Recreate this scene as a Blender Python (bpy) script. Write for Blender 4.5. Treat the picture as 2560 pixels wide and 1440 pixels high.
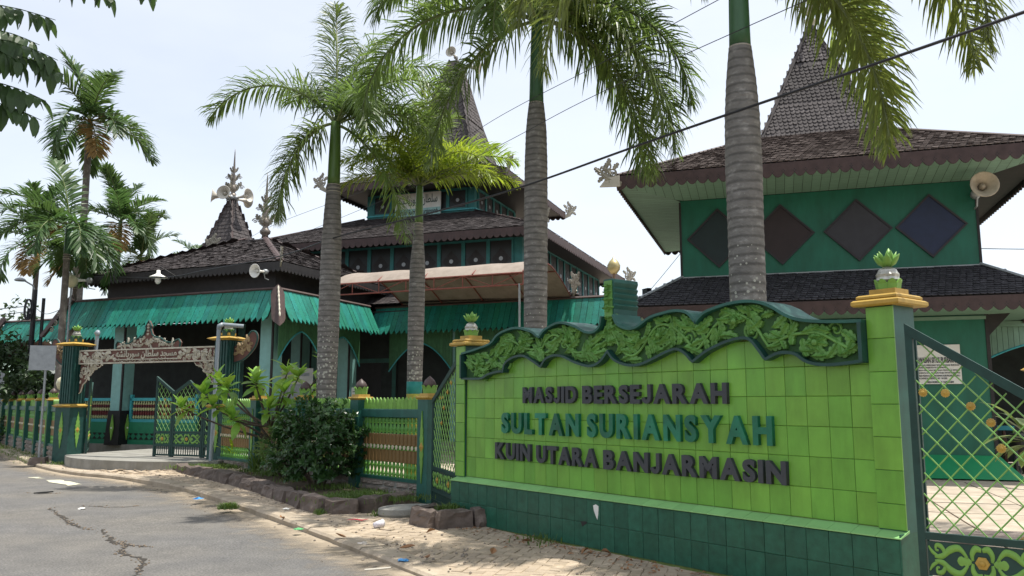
import bpy, math, random
from mathutils import Vector, Matrix, Euler
random.seed(7)
SC = bpy.context.scene
for o in list(bpy.data.objects): bpy.data.objects.remove(o)
COL = SC.collection
rad = math.radians

# ---------------------------------------------------------------- camera, sky, sun, exposure
cam_d = bpy.data.cameras.new('camera'); cam_d.sensor_width = 36.0
cam_d.lens = 36.0 * 2050 / 2560; cam_d.clip_start = 0.05; cam_d.clip_end = 2000
cam = bpy.data.objects.new('camera', cam_d); COL.objects.link(cam)
cam.location = (0, 0, 1.57); cam.rotation_euler = (rad(90 + 7.97), 0, 0)
SC.camera = cam
SUN_EL, SUN_AZ = 73.5, 12.0           # azimuth: degrees from +X towards +Y of where the sun stands
W = bpy.data.worlds.new('World'); SC.world = W; W.use_nodes = True
wn = W.node_tree.nodes; wl = W.node_tree.links
bg = wn['Background']; sky = wn.new('ShaderNodeTexSky'); sky.sky_type = 'NISHITA'; sky.sun_disc = False
sky.sun_elevation = rad(SUN_EL); sky.sun_rotation = rad(90 - SUN_AZ)
sky.air_density = 1.0; sky.dust_density = 2.0; sky.ozone_density = 1.0; sky.altitude = 0
# hazy tropical noon: the sky's blue washed out by an even white veil
hz = wn.new('ShaderNodeHueSaturation'); hz.inputs['Saturation'].default_value = .68; wl.new(sky.outputs[0], hz.inputs['Color'])
hv = wn.new('ShaderNodeMix'); hv.data_type = 'RGBA'; hv.inputs['Factor'].default_value = .40; hv.inputs['B'].default_value = (6.1, 6.25, 6.4, 1); wl.new(hz.outputs[0], hv.inputs['A'])
cn = wn.new('ShaderNodeTexNoise'); cn.inputs['Scale'].default_value = 2.2; cn.inputs['Detail'].default_value = 5; wtc = wn.new('ShaderNodeTexCoord'); wmp = wn.new('ShaderNodeMapping'); wmp.inputs['Scale'].default_value = (1, 1, 2.6); wl.new(wtc.outputs['Generated'], wmp.inputs[0]); wl.new(wmp.outputs[0], cn.inputs['Vector'])
cm = wn.new('ShaderNodeMapRange'); cm.inputs['From Min'].default_value = .35; cm.inputs['From Max'].default_value = .7; cm.inputs['To Min'].default_value = .30; cm.inputs['To Max'].default_value = .52; wl.new(cn.outputs[0], cm.inputs[0]); wl.new(cm.outputs[0], hv.inputs['Factor'])
wl.new(hv.outputs['Result'], bg.inputs[0]); bg.inputs[1].default_value = 0.15
sd = bpy.data.lights.new('sun', 'SUN'); sd.energy = 4.6; sd.angle = rad(0.6); sd.color = (1.0, .955, .88)
sun = bpy.data.objects.new('sun', sd); COL.objects.link(sun)
sv = Vector((math.cos(rad(SUN_AZ)) * math.cos(rad(SUN_EL)), math.sin(rad(SUN_AZ)) * math.cos(rad(SUN_EL)), math.sin(rad(SUN_EL))))
sun.rotation_euler = sv.to_track_quat('Z', 'Y').to_euler(); sun.location = (0, 0, 30)
SC.view_settings.view_transform = 'Standard'; SC.view_settings.look = 'None'
SC.view_settings.gamma = 1; SC.view_settings.use_curve_mapping = False
SC.view_settings.exposure = 0.5
SC.render.engine = 'CYCLES'
SC.cycles.max_bounces = 6; SC.cycles.diffuse_bounces = 4; SC.cycles.transparent_max_bounces = 12
SC.cycles.use_denoising = True

# ---------------------------------------------------------------- materials
def srgb(r, g, b):
    f = lambda c: (c / 255 / 12.92) if c / 255 <= .04045 else ((c / 255 + .055) / 1.055) ** 2.4
    return (f(r), f(g), f(b))
def mat(name, col, rough=.6, var=.18, scale=6, col2=None, c2fac=.5, bump=0, bscale=60, metal=0, rnd=0, stretch=None, spec=.4, stain=0, trans=0, hue=0):
    m = bpy.data.materials.new(name); m.use_nodes = True
    nt = m.node_tree; N = nt.nodes; L = nt.links; N.clear()
    out = N.new('ShaderNodeOutputMaterial'); bs = N.new('ShaderNodeBsdfPrincipled')
    bs.inputs['Roughness'].default_value = rough; bs.inputs['Metallic'].default_value = metal
    bs.inputs['Specular IOR Level'].default_value = spec
    tc = N.new('ShaderNodeTexCoord'); mp = N.new('ShaderNodeMapping'); L.new(tc.outputs['Object'], mp.inputs[0])
    if stretch: mp.inputs['Scale'].default_value = stretch
    oi = N.new('ShaderNodeObjectInfo')
    ad = N.new('ShaderNodeVectorMath'); ad.operation = 'ADD'; L.new(mp.outputs[0], ad.inputs[0])
    sc_ = N.new('ShaderNodeVectorMath'); sc_.operation = 'SCALE'; sc_.inputs[0].default_value = (17, 31, 23); L.new(oi.outputs['Random'], sc_.inputs['Scale'])
    L.new(sc_.outputs[0], ad.inputs[1])
    nz = N.new('ShaderNodeTexNoise'); nz.inputs['Scale'].default_value = scale; nz.inputs['Detail'].default_value = 7; nz.inputs['Roughness'].default_value = .62
    L.new(ad.outputs[0], nz.inputs['Vector'])
    rp = N.new('ShaderNodeValToRGB'); e = rp.color_ramp.elements
    a = [max(0, c * (1 - var)) for c in col]; b = [min(1, c * (1 + var)) for c in col]
    e[0].position = .3; e[0].color = (*a, 1); e[1].position = .7; e[1].color = (*(col2 if col2 else b), 1)
    if col2:
        x = e.new(c2fac); x.color = (*col, 1)
    L.new(nz.outputs['Fac'], rp.inputs[0]); cur = rp.outputs[0]
    if stain:
        n3 = N.new('ShaderNodeTexNoise'); n3.inputs['Scale'].default_value = 1.3; n3.inputs['Detail'].default_value = 8; n3.inputs['Roughness'].default_value = .7
        m3 = N.new('ShaderNodeMapping'); m3.inputs['Scale'].default_value = (2.6, 2.6, .5); L.new(tc.outputs['Object'], m3.inputs[0])
        a3 = N.new('ShaderNodeVectorMath'); a3.operation = 'ADD'; L.new(m3.outputs[0], a3.inputs[0]); L.new(sc_.outputs[0], a3.inputs[1]); L.new(a3.outputs[0], n3.inputs['Vector'])
        r3 = N.new('ShaderNodeValToRGB'); r3.color_ramp.elements[0].position = .42; r3.color_ramp.elements[1].position = .75
        r3.color_ramp.elements[0].color = (1, 1, 1, 1); q = 1 - stain; r3.color_ramp.elements[1].color = (q, q * .97, q * .9, 1)
        L.new(n3.outputs['Fac'], r3.inputs[0])
        mx = N.new('ShaderNodeMix'); mx.data_type = 'RGBA'; mx.blend_type = 'MULTIPLY'; mx.inputs['Factor'].default_value = 1
        L.new(cur, mx.inputs['A']); L.new(r3.outputs[0], mx.inputs['B']); cur = mx.outputs['Result']
    if rnd or hue:
        hs = N.new('ShaderNodeHueSaturation')
        mr = N.new('ShaderNodeMapRange'); mr.inputs['To Min'].default_value = 1 - rnd; mr.inputs['To Max'].default_value = 1 + rnd
        L.new(oi.outputs['Random'], mr.inputs[0]); L.new(mr.outputs[0], hs.inputs['Value']); L.new(cur, hs.inputs['Color'])
        if hue:
            wn_ = N.new('ShaderNodeTexWhiteNoise'); wn_.noise_dimensions = '1D'; L.new(oi.outputs['Random'], wn_.inputs['W'])
            m2 = N.new('ShaderNodeMapRange'); m2.inputs['To Min'].default_value = .5 - hue; m2.inputs['To Max'].default_value = .5 + hue
            L.new(wn_.outputs['Value'], m2.inputs[0]); L.new(m2.outputs[0], hs.inputs['Hue'])
        cur = hs.outputs[0]
    L.new(cur, bs.inputs['Base Color'])
    if bump:
        n2 = N.new('ShaderNodeTexNoise'); n2.inputs['Scale'].default_value = bscale; n2.inputs['Detail'].default_value = 5; L.new(ad.outputs[0], n2.inputs['Vector'])
        bp = N.new('ShaderNodeBump'); bp.inputs['Strength'].default_value = bump; bp.inputs['Distance'].default_value = .02
        L.new(n2.outputs['Fac'], bp.inputs['Height']); L.new(bp.outputs[0], bs.inputs['Normal'])
    if trans:
        tr = N.new('ShaderNodeBsdfTranslucent'); ms = N.new('ShaderNodeMixShader'); ms.inputs[0].default_value = trans
        hb = N.new('ShaderNodeHueSaturation'); hb.inputs['Hue'].default_value = .485; hb.inputs['Value'].default_value = 1.9; hb.inputs['Saturation'].default_value = 1.05
        L.new(cur, hb.inputs['Color']); L.new(hb.outputs[0], tr.inputs[0]); L.new(bs.outputs[0], ms.inputs[1]); L.new(tr.outputs[0], ms.inputs[2]); L.new(ms.outputs[0], out.inputs[0])
    else:
        L.new(bs.outputs[0], out.inputs[0])
    return m
def banded(name, bands, rough=.5, axis=2):
    """paint in bands along one local axis: [(upto, colour), ...]"""
    m = mat(name, (1, 1, 1), rough, .0)
    nt = m.node_tree; N = nt.nodes; L = nt.links
    tc = N.new('ShaderNodeTexCoord'); sp = N.new('ShaderNodeSeparateXYZ'); L.new(tc.outputs['Object'], sp.inputs[0])
    mr = N.new('ShaderNodeMapRange'); lo = bands[0][0]; hi = bands[-1][0]
    mr.inputs['From Min'].default_value = lo; mr.inputs['From Max'].default_value = hi; L.new(sp.outputs[axis], mr.inputs[0])
    rp = N.new('ShaderNodeValToRGB'); rp.color_ramp.interpolation = 'CONSTANT'; e = rp.color_ramp.elements
    e[0].position = 0; e[0].color = (*bands[0][1], 1)
    e[1].position = .9999; e[1].color = (*bands[-1][1], 1)
    for p, c in bands[1:-1]:
        x = e.new((p - lo) / (hi - lo)); x.color = (*c, 1)
    L.new(mr.outputs[0], rp.inputs[0])
    nz = N.new('ShaderNodeTexNoise'); nz.inputs['Scale'].default_value = 14; nz.inputs['Detail'].default_value = 6; L.new(tc.outputs['Object'], nz.inputs['Vector'])
    m2 = N.new('ShaderNodeMapRange'); m2.inputs['To Min'].default_value = .7; m2.inputs['To Max'].default_value = 1.25; L.new(nz.outputs[0], m2.inputs[0])
    hs = N.new('ShaderNodeHueSaturation'); L.new(rp.outputs[0], hs.inputs['Color']); L.new(m2.outputs[0], hs.inputs['Value'])
    bs = [n for n in N if n.type == 'BSDF_PRINCIPLED'][0]; L.new(hs.outputs[0], bs.inputs['Base Color'])
    return m
LIME = mat('lime_tile', (.148, .355, .047), .3, .12, 3, rnd=.06, stain=.3, hue=.006)
LIME2 = mat('lime_ledge_tile', (.24, .48, .18), .34, .10, 3, rnd=.06)
DTILE = mat('dark_green_tile', (.018, .095, .060), .38, .25, 14, rnd=.10, stain=.2, spec=.3)
GROUT = mat('grout', (.15, .21, .06), .95, .35, 5, col2=(.10, .07, .04), c2fac=.55)
TEALP = mat('teal_paint', (.018, .10, .078), .45, .2, 5, stain=.25)
DGREEN = mat('dark_green_paint', (.011, .05, .042), .4, .25, 6)
CARVE = mat('carved_green_paint', (.125, .29, .065), .5, .2, 9, stain=.25)
CARVBACK = mat('carving_ground_shade', (.03, .09, .024), .7, .25, 9)  # lime ground darkened: the shade between the carved leaves is in this colour
CHAR = mat('charcoal_letter', (.04, .045, .053), .6, .15, 8)
GLET = mat('green_letter', (.010, .135, .075), .35, .35, 5, rnd=.25)
GOLD = mat('yellow_paint', (.42, .27, .05), .5, .18, 8, stain=.2)
SILVER = mat('silver_paint', (.42, .41, .36), .32, .35, 18, metal=.55, bump=.4, bscale=30)
LEAFG = mat('painted_leaf_green', (.16, .33, .06), .5, .15, 8)
AWN = mat('teal_board', (.012, .20, .15), .55, .22, 3, rnd=.2, stretch=(8, 8, .8), stain=.42, hue=.016)
AWNTRIM = mat('brown_trim', (.07, .045, .04), .6, .25, 6)
PALEBLUE = mat('pale_blue_paint', (.20, .40, .38), .5, .1, 6, stain=.15)
BLUETRIM = mat('cyan_paint', (.05, .33, .36), .5, .12, 6)
BLUEGR = mat('bluegreen_board', (.03, .17, .17), .6, .2, 5, rnd=.06, stain=.2)
PAVG = mat('pavilion_green', (.012, .125, .078), .5, .14, 2.5, stain=.28, stretch=(1, 1, .5))
SKIRT = mat('bright_green', (.012, .24, .09), .5, .1, 3)
BROWN = mat('fascia_brown', (.058, .036, .034), .65, .25, 6, rnd=.1, stain=.2)
SOFF = mat('soffit_green', (.16, .27, .20), .6, .15, 3, rnd=.08, stretch=(1, 8, 1))
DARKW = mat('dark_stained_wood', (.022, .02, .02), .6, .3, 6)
BLACK = mat('black_paint', (.012, .012, .013), .45, .2, 6)
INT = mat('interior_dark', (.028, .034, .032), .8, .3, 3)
SHING = mat('ironwood_shingle', (.10, .075, .066), .85, .35, 9, col2=(.19, .155, .14), c2fac=.5, rnd=.16, bump=.3, bscale=30)
SHINGD = mat('dark_shingle', (.040, .038, .044), .8, .35, 9, col2=(.09, .088, .10), c2fac=.5, rnd=.3)
SHINGW = mat('weathered_shingle', (.078, .068, .067), .85, .4, 5, col2=(.165, .148, .143), c2fac=.62, rnd=.2)
SHINGH = mat('hall_shingle', (.058, .047, .046), .85, .4, 6, col2=(.12, .10, .096), c2fac=.55, rnd=.3)
ROOFU = mat('roof_underlay', (.02, .017, .016), .9, .2, 6)
FRETW = mat('fret_silver', (.50, .47, .38), .5, .25, 10, stain=.25)
FRETB = mat('fret_brown_ground', (.13, .06, .045), .7, .2, 8)
DIAM = [mat('diamond_green_black', (.012, .024, .026), .5, .15), mat('diamond_brown_black', (.028, .017, .018), .5, .15), mat('diamond_charcoal', (.035, .034, .042), .5, .15), mat('diamond_navy', (.015, .024, .062), .5, .15)]
DFRAME = mat('diamond_frame', (.028, .022, .026), .5, .15)
WHITE = mat('white_paint', (.72, .72, .68), .5, .08, 6, stain=.15)
CREAM = mat('speaker_cream', (.50, .47, .40), .5, .12, 6)
GREYM = mat('grey_metal', (.30, .32, .33), .45, .15, 8, metal=.3)
PIPE = mat('grey_pvc', (.24, .28, .31), .4, .1, 8)
TARP = mat('tarpaulin', (.27, .225, .185), .7, .12, 2, stain=.3)
REDM = mat('rusty_red_steel', (.20, .06, .045), .6, .3, 9)
WIREM = mat('black_cable', (.016, .017, .022), .5, .1)
GLASS = mat('dark_pane', (.014, .019, .021), .5, .1, spec=.5)
ASPH = mat('asphalt', (.128, .126, .122), .9, .14, 2.2, bump=.35, bscale=160, spec=.25)
PAVE = mat('paver_concrete', (.39, .32, .24), .92, .16, 3.5, rnd=.14, bump=.35, bscale=60, stain=.28, spec=.2)
SAND = mat('sand_fill', (.40, .325, .235), .95, .25, 3, bump=.5, bscale=50, spec=.15)
YARD = mat('yard_paving', (.40, .345, .275), .9, .18, 2.5, stain=.3, spec=.2)
KERB = mat('kerb_concrete', (.38, .32, .245), .92, .2, 3, bump=.4, bscale=40, stain=.3, spec=.2)
CONC = mat('concrete', (.25, .245, .22), .9, .2, 3, bump=.3, bscale=40, stain=.25)
CRACK = mat('crack_dirt', (.035, .03, .024), .95, .4, 30)
STONE = mat('brown_stone', (.135, .105, .088), .88, .35, 5, col2=(.22, .18, .15), c2fac=.58, rnd=.2, bump=.9, bscale=16)
ASHLAR = mat('pale_stone_block', (.25, .215, .18), .9, .3, 8, col2=(.36, .32, .27), c2fac=.6, rnd=.15, bump=.9, bscale=22)
SOIL = mat('soil', (.10, .075, .05), .95, .4, 9, col2=(.17, .13, .08), c2fac=.6, bump=.8, bscale=25)
PAINTL = mat('road_paint', (.50, .48, .36), .8, .25, 9)
PALMTR = mat('palm_trunk_grey', (.15, .132, .112), .9, .3, 7, col2=(.255, .232, .205), c2fac=.55, bump=.6, bscale=24)
SHAFT = mat('crownshaft_green', (.085, .155, .035), .4, .2, 3, stretch=(4, 4, .6))
SHAFT2 = mat('crownshaft_blue_green', (.045, .115, .05), .4, .2, 3, stretch=(4, 4, .6))
FRD_A = mat('frond_green', (.095, .150, .038), .42, .35, 3, rnd=.18, trans=.42, hue=.01)
FRD_Y = mat('frond_yellow_green', (.155, .225, .028), .42, .3, 3, rnd=.18, trans=.42, hue=.012)
FRD_D = mat('frond_deep_green', (.112, .150, .036), .42, .35, 3, rnd=.2, trans=.42, hue=.01)
FRD_AR = mat('areca_green', (.050, .10, .028), .45, .3, 3, rnd=.18, trans=.32, hue=.012)
FRD_DRY = mat('dry_frond', (.23, .15, .05), .7, .3, 4, trans=.25)
RACH = mat('rachis', (.12, .15, .05), .5, .2, 5)
LEAF_PL = mat('plumeria_leaf', (.18, .33, .05), .38, .25, 5, rnd=.25, trans=.38, hue=.015)
LEAF_BU = mat('bush_leaf', (.036, .09, .026), .26, .4, 2.6, col2=(.17, .26, .09), c2fac=.58, trans=.22)
LEAF_TR = mat('tree_leaf', (.045, .085, .026), .45, .3, 4, trans=.3)
LEAF_FAR = mat('far_tree_leaf', (.03, .06, .02), .5, .4, 3, trans=.2)
GRASS = mat('grass_blade', (.10, .17, .035), .6, .4, 2, col2=(.22, .20, .07), c2fac=.62, trans=.3)
BARK = mat('bark', (.085, .065, .05), .9, .3, 9, bump=.5, bscale=30)
DRYLEAF = mat('dry_leaf', (.25, .13, .06), .8, .3, 9)
REDFL = mat('red_flower', (.62, .09, .035), .5, .2)
ROOFTILE = mat('far_roof_tile', (.13, .075, .06), .8, .3, 6, rnd=.1)

# ---------------------------------------------------------------- mesh helpers
class MB:
    def __init__(s): s.v = []; s.f = []
    def add(s, vs, fs):
        n = len(s.v); s.v += [tuple(p) for p in vs]; s.f += [tuple(i + n for i in q) for q in fs]; return s
    def box(s, x0, x1, y0, y1, z0, z1):
        return s.add([(x0, y0, z0), (x1, y0, z0), (x1, y1, z0), (x0, y1, z0), (x0, y0, z1), (x1, y0, z1), (x1, y1, z1), (x0, y1, z1)],
                     [(3, 2, 1, 0), (4, 5, 6, 7), (0, 1, 5, 4), (1, 2, 6, 5), (2, 3, 7, 6), (3, 0, 4, 7)])
    def cbox(s, x0, x1, y0, y1, z0, z1, c=.006):
        """box with chamfered edges on the front (-y) face"""
        v = [(x0 + c, y0, z0 + c), (x1 - c, y0, z0 + c), (x1 - c, y0, z1 - c), (x0 + c, y0, z1 - c), (x0, y0 + c, z0), (x1, y0 + c, z0), (x1, y0 + c, z1), (x0, y0 + c, z1), (x0, y1, z0), (x1, y1, z0), (x1, y1, z1), (x0, y1, z1)]
        return s.add(v, [(0, 1, 2, 3), (4, 5, 1, 0), (5, 6, 2, 1), (6, 7, 3, 2), (7, 4, 0, 3), (8, 9, 5, 4), (9, 10, 6, 5), (10, 11, 7, 6), (11, 8, 4, 7)])
    def tbox(s, c0, h0, c1, h1, z0, z1):
        a = [(c0[0] - h0[0], c0[1] - h0[1], z0), (c0[0] + h0[0], c0[1] - h0[1], z0), (c0[0] + h0[0], c0[1] + h0[1], z0), (c0[0] - h0[0], c0[1] + h0[1], z0)]
        b = [(c1[0] - h1[0], c1[1] - h1[1], z1), (c1[0] + h1[0], c1[1] - h1[1], z1), (c1[0] + h1[0], c1[1] + h1[1], z1), (c1[0] - h1[0], c1[1] + h1[1], z1)]
        return s.add(a + b, [(3, 2, 1, 0), (4, 5, 6, 7), (0, 1, 5, 4), (1, 2, 6, 5), (2, 3, 7, 6), (3, 0, 4, 7)])
    def prism(s, poly, d0, d1, fn=lambda a, b, d: (a, d, b)):
        n = len(poly)
        vs = [fn(a, b, d0) for a, b in poly] + [fn(a, b, d1) for a, b in poly]
        fs = [tuple(range(n)), tuple(range(2 * n - 1, n - 1, -1))] + [(i, i + n, (i + 1) % n + n, (i + 1) % n) for i in range(n)]
        return s.add(vs, fs)
    def tube(s, pts, r, n=8, sq=(1, 1), cap=True):
        pts = [Vector(p) for p in pts]
        if not isinstance(r, (list, tuple)): r = [r] * len(pts)
        T0 = (pts[1] - pts[0]).normalized(); ref = Vector((0, 0, 1)) if abs(T0.z) < .9 else Vector((1, 0, 0))
        A = T0.cross(ref).normalized(); vs = []
        for i, p in enumerate(pts):
            T = (pts[min(i + 1, len(pts) - 1)] - pts[max(i - 1, 0)])
            T = T.normalized() if T.length > 1e-9 else T0
            A = (A - T * A.dot(T)); A = A.normalized() if A.length > 1e-6 else T.orthogonal().normalized(); B = T.cross(A)
            for k in range(n):
                a = 2 * math.pi * k / n; vs.append(p + A * math.cos(a) * r[i] * sq[0] + B * math.sin(a) * r[i] * sq[1])
        fs = [(i * n + k, i * n + (k + 1) % n, (i + 1) * n + (k + 1) % n, (i + 1) * n + k) for i in range(len(pts) - 1) for k in range(n)]
        if cap: fs += [tuple(range(n - 1, -1, -1)), tuple(range((len(pts) - 1) * n, len(pts) * n))]
        return s.add(vs, fs)
    def lathe(s, prof, n=12, c=(0, 0), rot=0, sy=1):
        vs = [(c[0] + r * math.cos(rot + 2 * math.pi * k / n), c[1] + sy * r * math.sin(rot + 2 * math.pi * k / n), z) for r, z in prof for k in range(n)]
        m = len(prof)
        fs = [(i * n + k, i * n + (k + 1) % n, (i + 1) * n + (k + 1) % n, (i + 1) * n + k) for i in range(m - 1) for k in range(n)]
        fs += [tuple(range(n - 1, -1, -1)), tuple(range((m - 1) * n, m * n))]
        return s.add(vs, fs)
    def xf(s, mtx, start=0):
        s.v[start:] = [tuple(mtx @ Vector(p)) for p in s.v[start:]]; return s
    def join(s, o, mtx=None):
        return s.add([mtx @ Vector(p) for p in o.v] if mtx else o.v, o.f)
    def mesh(s, name, m, smooth=False):
        me = bpy.data.meshes.new(name); me.from_pydata(s.v, [], s.f)
        if m: me.materials.append(m)
        if smooth: me.polygons.foreach_set('use_smooth', [True] * len(me.polygons))
        me.update(); return me
def link(name, me, parent=None, loc=(0, 0, 0), rot=(0, 0, 0), scale=None):
    o = bpy.data.objects.new(name, me); COL.objects.link(o); o.parent = parent; o.location = loc; o.rotation_euler = rot
    if scale: o.scale = scale
    return o
def part(name, mb, m, parent=None, loc=(0, 0, 0), rot=(0, 0, 0), smooth=False, scale=None):
    return link(name, mb.mesh(name, m, smooth), parent, loc, rot, scale)
def tag(o, label=None, cat=None, group=None, kind=None):
    if label: o['label'] = label
    if cat: o['category'] = cat
    if group: o['group'] = group
    if kind: o['kind'] = kind
    return o
def thing(name, label, cat, loc=(0, 0, 0), rz=0, group=None):
    return tag(link(name, None, None, loc, (0, 0, rz)), label, cat, group, 'thing')
def clone(o, parent=None, loc=None, rot=None, label=None, group=None, name=None):
    c = o.copy(); COL.objects.link(c); c.parent = parent
    if loc is not None: c.location = loc
    if rot is not None: c.rotation_euler = rot
    if label: c['label'] = label
    if group: c['group'] = group
    for ch in list(o.children): clone(ch, c)
    return c
class Frame:
    """a building's ground frame: x along its front, y to its back, turned by -phi"""
    def __init__(s, phi): s.p = rad(phi); s.c = math.cos(s.p); s.s = math.sin(s.p)
    def w(s, x, y, z=0): return (x * s.c + y * s.s, -x * s.s + y * s.c, z)
    @property
    def rz(s): return -s.p
FV = Frame(22.5); FH = Frame(20); FP = Frame(17.5)
def lerp(a, b, t): return a + (b - a) * t
def bez(p, n=12):
    """Catmull-Rom through 2D/3D points"""
    out = []; P = [p[0]] + list(p) + [p[-1]]
    for i in range(1, len(P) - 2):
        for k in range(n):
            t = k / n
            out.append(tuple(.5 * ((2 * b) + (-a + c) * t + (2 * a - 5 * b + 4 * c - d) * t * t + (-a + 3 * b - 3 * c + d) * t ** 3) for a, b, c, d in zip(P[i - 1], P[i], P[i + 1], P[i + 2])))
    out.append(tuple(p[-1])); return out
# ================================================================ ground, road, pavement
from mathutils import noise as MN
KL = [(9.0, -6.7), (6.0, -2.4), (3.0, 1.9), (1.0, 4.9), (-.88, 7.8), (-1.59, 8.9), (-3.03, 11.05), (-4.48, 13.09), (-6.11, 15.27), (-8.1, 17.25), (-9.7, 18.45), (-11.6, 20.45), (-16.5, 26.9), (-24, 37), (-42, 61)]
IN = [(12, -2.0), (6.0, 3.75), (2.87, 6.28), (-.79, 10.98), (-1.28, 12.85), (-6.6, 19.0), (-11.18, 20.97), (-19.5, 31.8), (-40, 58.6)]
def inside(p, poly):
    c = False; j = len(poly) - 1
    for i in range(len(poly)):
        a, b = poly[i], poly[j]
        if (a[1] > p[1]) != (b[1] > p[1]) and p[0] < (b[0] - a[0]) * (p[1] - a[1]) / (b[1] - a[1]) + a[0]: c = not c
        j = i
    return c
def pdist(p, line):
    best = 1e9
    for a, b in zip(line, line[1:]):
        d = (b[0] - a[0], b[1] - a[1]); t = max(0, min(1, ((p[0] - a[0]) * d[0] + (p[1] - a[1]) * d[1]) / (d[0] ** 2 + d[1] ** 2)))
        best = min(best, math.hypot(p[0] - a[0] - d[0] * t, p[1] - a[1] - d[1] * t))
    return best
g = MB().add([(-400, -400, -.06), (400, -400, -.06), (400, 400, -.06), (-400, 400, -.06)], [(0, 1, 2, 3)])
tag(part('ground', g, SOIL), 'bare ground around the road and yard', kind='structure')
# road: fine grid near the camera so its surface is gently uneven
rd = MB(); off = [(p[0] - 7.2 * .827, p[1] - 7.2 * .563) for p in KL]
NS = 24
def roadz(x, y): return .012 * MN.noise((x * .5, y * .5, 0)) + .005 * MN.noise((x * 2, y * 2, 3))
cl = bez(KL, 5); rows = []
for i, p in enumerate(cl):
    row = []
    for k in range(NS + 1):
        t = k / NS; x = p[0] + .05 - 7.4 * t * .827; y = p[1] - 7.4 * t * .563
        row.append((x, y, roadz(x, y) - .03 * (1 - t) * 0))
    rows.append(row)
n = NS + 1
rd.add([q for r_ in rows for q in r_], [(i * n + k, (i + 1) * n + k, (i + 1) * n + k + 1, i * n + k + 1) for i in range(len(rows) - 1) for k in range(NS)])
ROAD = tag(part('road', rd, ASPH, smooth=True), 'worn grey asphalt road curving past the fence', kind='structure')
# extra asphalt tones: patches and speckle
nt = ASPH.node_tree; N = nt.nodes; L = nt.links
bs = [q for q in N if q.type == 'BSDF_PRINCIPLED'][0]; src = bs.inputs['Base Color'].links[0].from_socket
tc = [q for q in N if q.type == 'TEX_COORD'][0]
sp = N.new('ShaderNodeTexNoise'); sp.inputs['Scale'].default_value = 48; sp.inputs['Detail'].default_value = 6; L.new(tc.outputs['Object'], sp.inputs['Vector'])
mr = N.new('ShaderNodeMapRange'); mr.inputs['From Min'].default_value = .35; mr.inputs['From Max'].default_value = .7; mr.inputs['To Min'].default_value = .66; mr.inputs['To Max'].default_value = 1.35; L.new(sp.outputs[0], mr.inputs[0])
pn = N.new('ShaderNodeTexNoise'); pn.inputs['Scale'].default_value = .55; pn.inputs['Detail'].default_value = 5; L.new(tc.outputs['Object'], pn.inputs['Vector'])
pr = N.new('ShaderNodeValToRGB'); pr.color_ramp.elements[0].position = .35; pr.color_ramp.elements[0].color = (.95, .95, .96, 1); pr.color_ramp.elements[1].position = .68; pr.color_ramp.elements[1].color = (1.14, 1.08, .98, 1); L.new(pn.outputs[0], pr.inputs[0])
m1 = N.new('ShaderNodeMix'); m1.data_type = 'RGBA'; m1.blend_type = 'MULTIPLY'; m1.inputs['Factor'].default_value = 1; L.new(src, m1.inputs['A']); L.new(pr.outputs[0], m1.inputs['B'])
hs = N.new('ShaderNodeHueSaturation'); L.new(m1.outputs['Result'], hs.inputs['Color']); L.new(mr.outputs[0], hs.inputs['Value']); L.new(hs.outputs[0], bs.inputs['Base Color'])
# dust washed along the kerb: ragged thin sheet, fading out with its own coverage
DUST = mat('road_dust', (.33, .275, .205), .95, .2, 4, spec=.1)
nt = DUST.node_tree; N = nt.nodes; L = nt.links
at = N.new('ShaderNodeAttribute'); at.attribute_name = 'cover'; tc = [q for q in N if q.type == 'TEX_COORD'][0]
nz = N.new('ShaderNodeTexNoise'); nz.inputs['Scale'].default_value = 3.2; nz.inputs['Detail'].default_value = 9; nz.inputs['Roughness'].default_value = .7; L.new(tc.outputs['Object'], nz.inputs['Vector'])
a1 = N.new('ShaderNodeMath'); a1.operation = 'ADD'; L.new(nz.outputs[0], a1.inputs[0]); L.new(at.outputs['Fac'], a1.inputs[1])
r1 = N.new('ShaderNodeMapRange'); r1.inputs['From Min'].default_value = .72; r1.inputs['From Max'].default_value = 1.25; r1.inputs['To Max'].default_value = .9; L.new(a1.outputs[0], r1.inputs[0])
tb = N.new('ShaderNodeBsdfTransparent'); mx = N.new('ShaderNodeMixShader'); out = [q for q in N if q.type == 'OUTPUT_MATERIAL'][0]; bs = [q for q in N if q.type == 'BSDF_PRINCIPLED'][0]
L.new(r1.outputs[0], mx.inputs[0]); L.new(tb.outputs[0], mx.inputs[1]); L.new(bs.outputs[0], mx.inputs[2]); L.new(mx.outputs[0], out.inputs[0])
du = MB(); cov = []; dl = bez(KL[2:14], 6); wid = [0, .12, .3, .55, .9, 1.5]; cv = [1, .8, .5, .3, .12, 0]
for p in dl:
    for w_, c_ in zip(wid, cv):
        x = p[0] - w_ * .827 + .04; y = p[1] - w_ * .563 + .02; du.v.append((x, y, roadz(x, y) + .006)); cov.append(c_)
m_ = len(wid); du.f = [(i * m_ + k, (i + 1) * m_ + k, (i + 1) * m_ + k + 1, i * m_ + k + 1) for i in range(len(dl) - 1) for k in range(m_ - 1)]
me = du.mesh('dust', DUST); me.attributes.new('cover', 'FLOAT', 'POINT').data.foreach_set('value', cov)
tag(link('dust', me, ROAD), kind='stuff')
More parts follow.
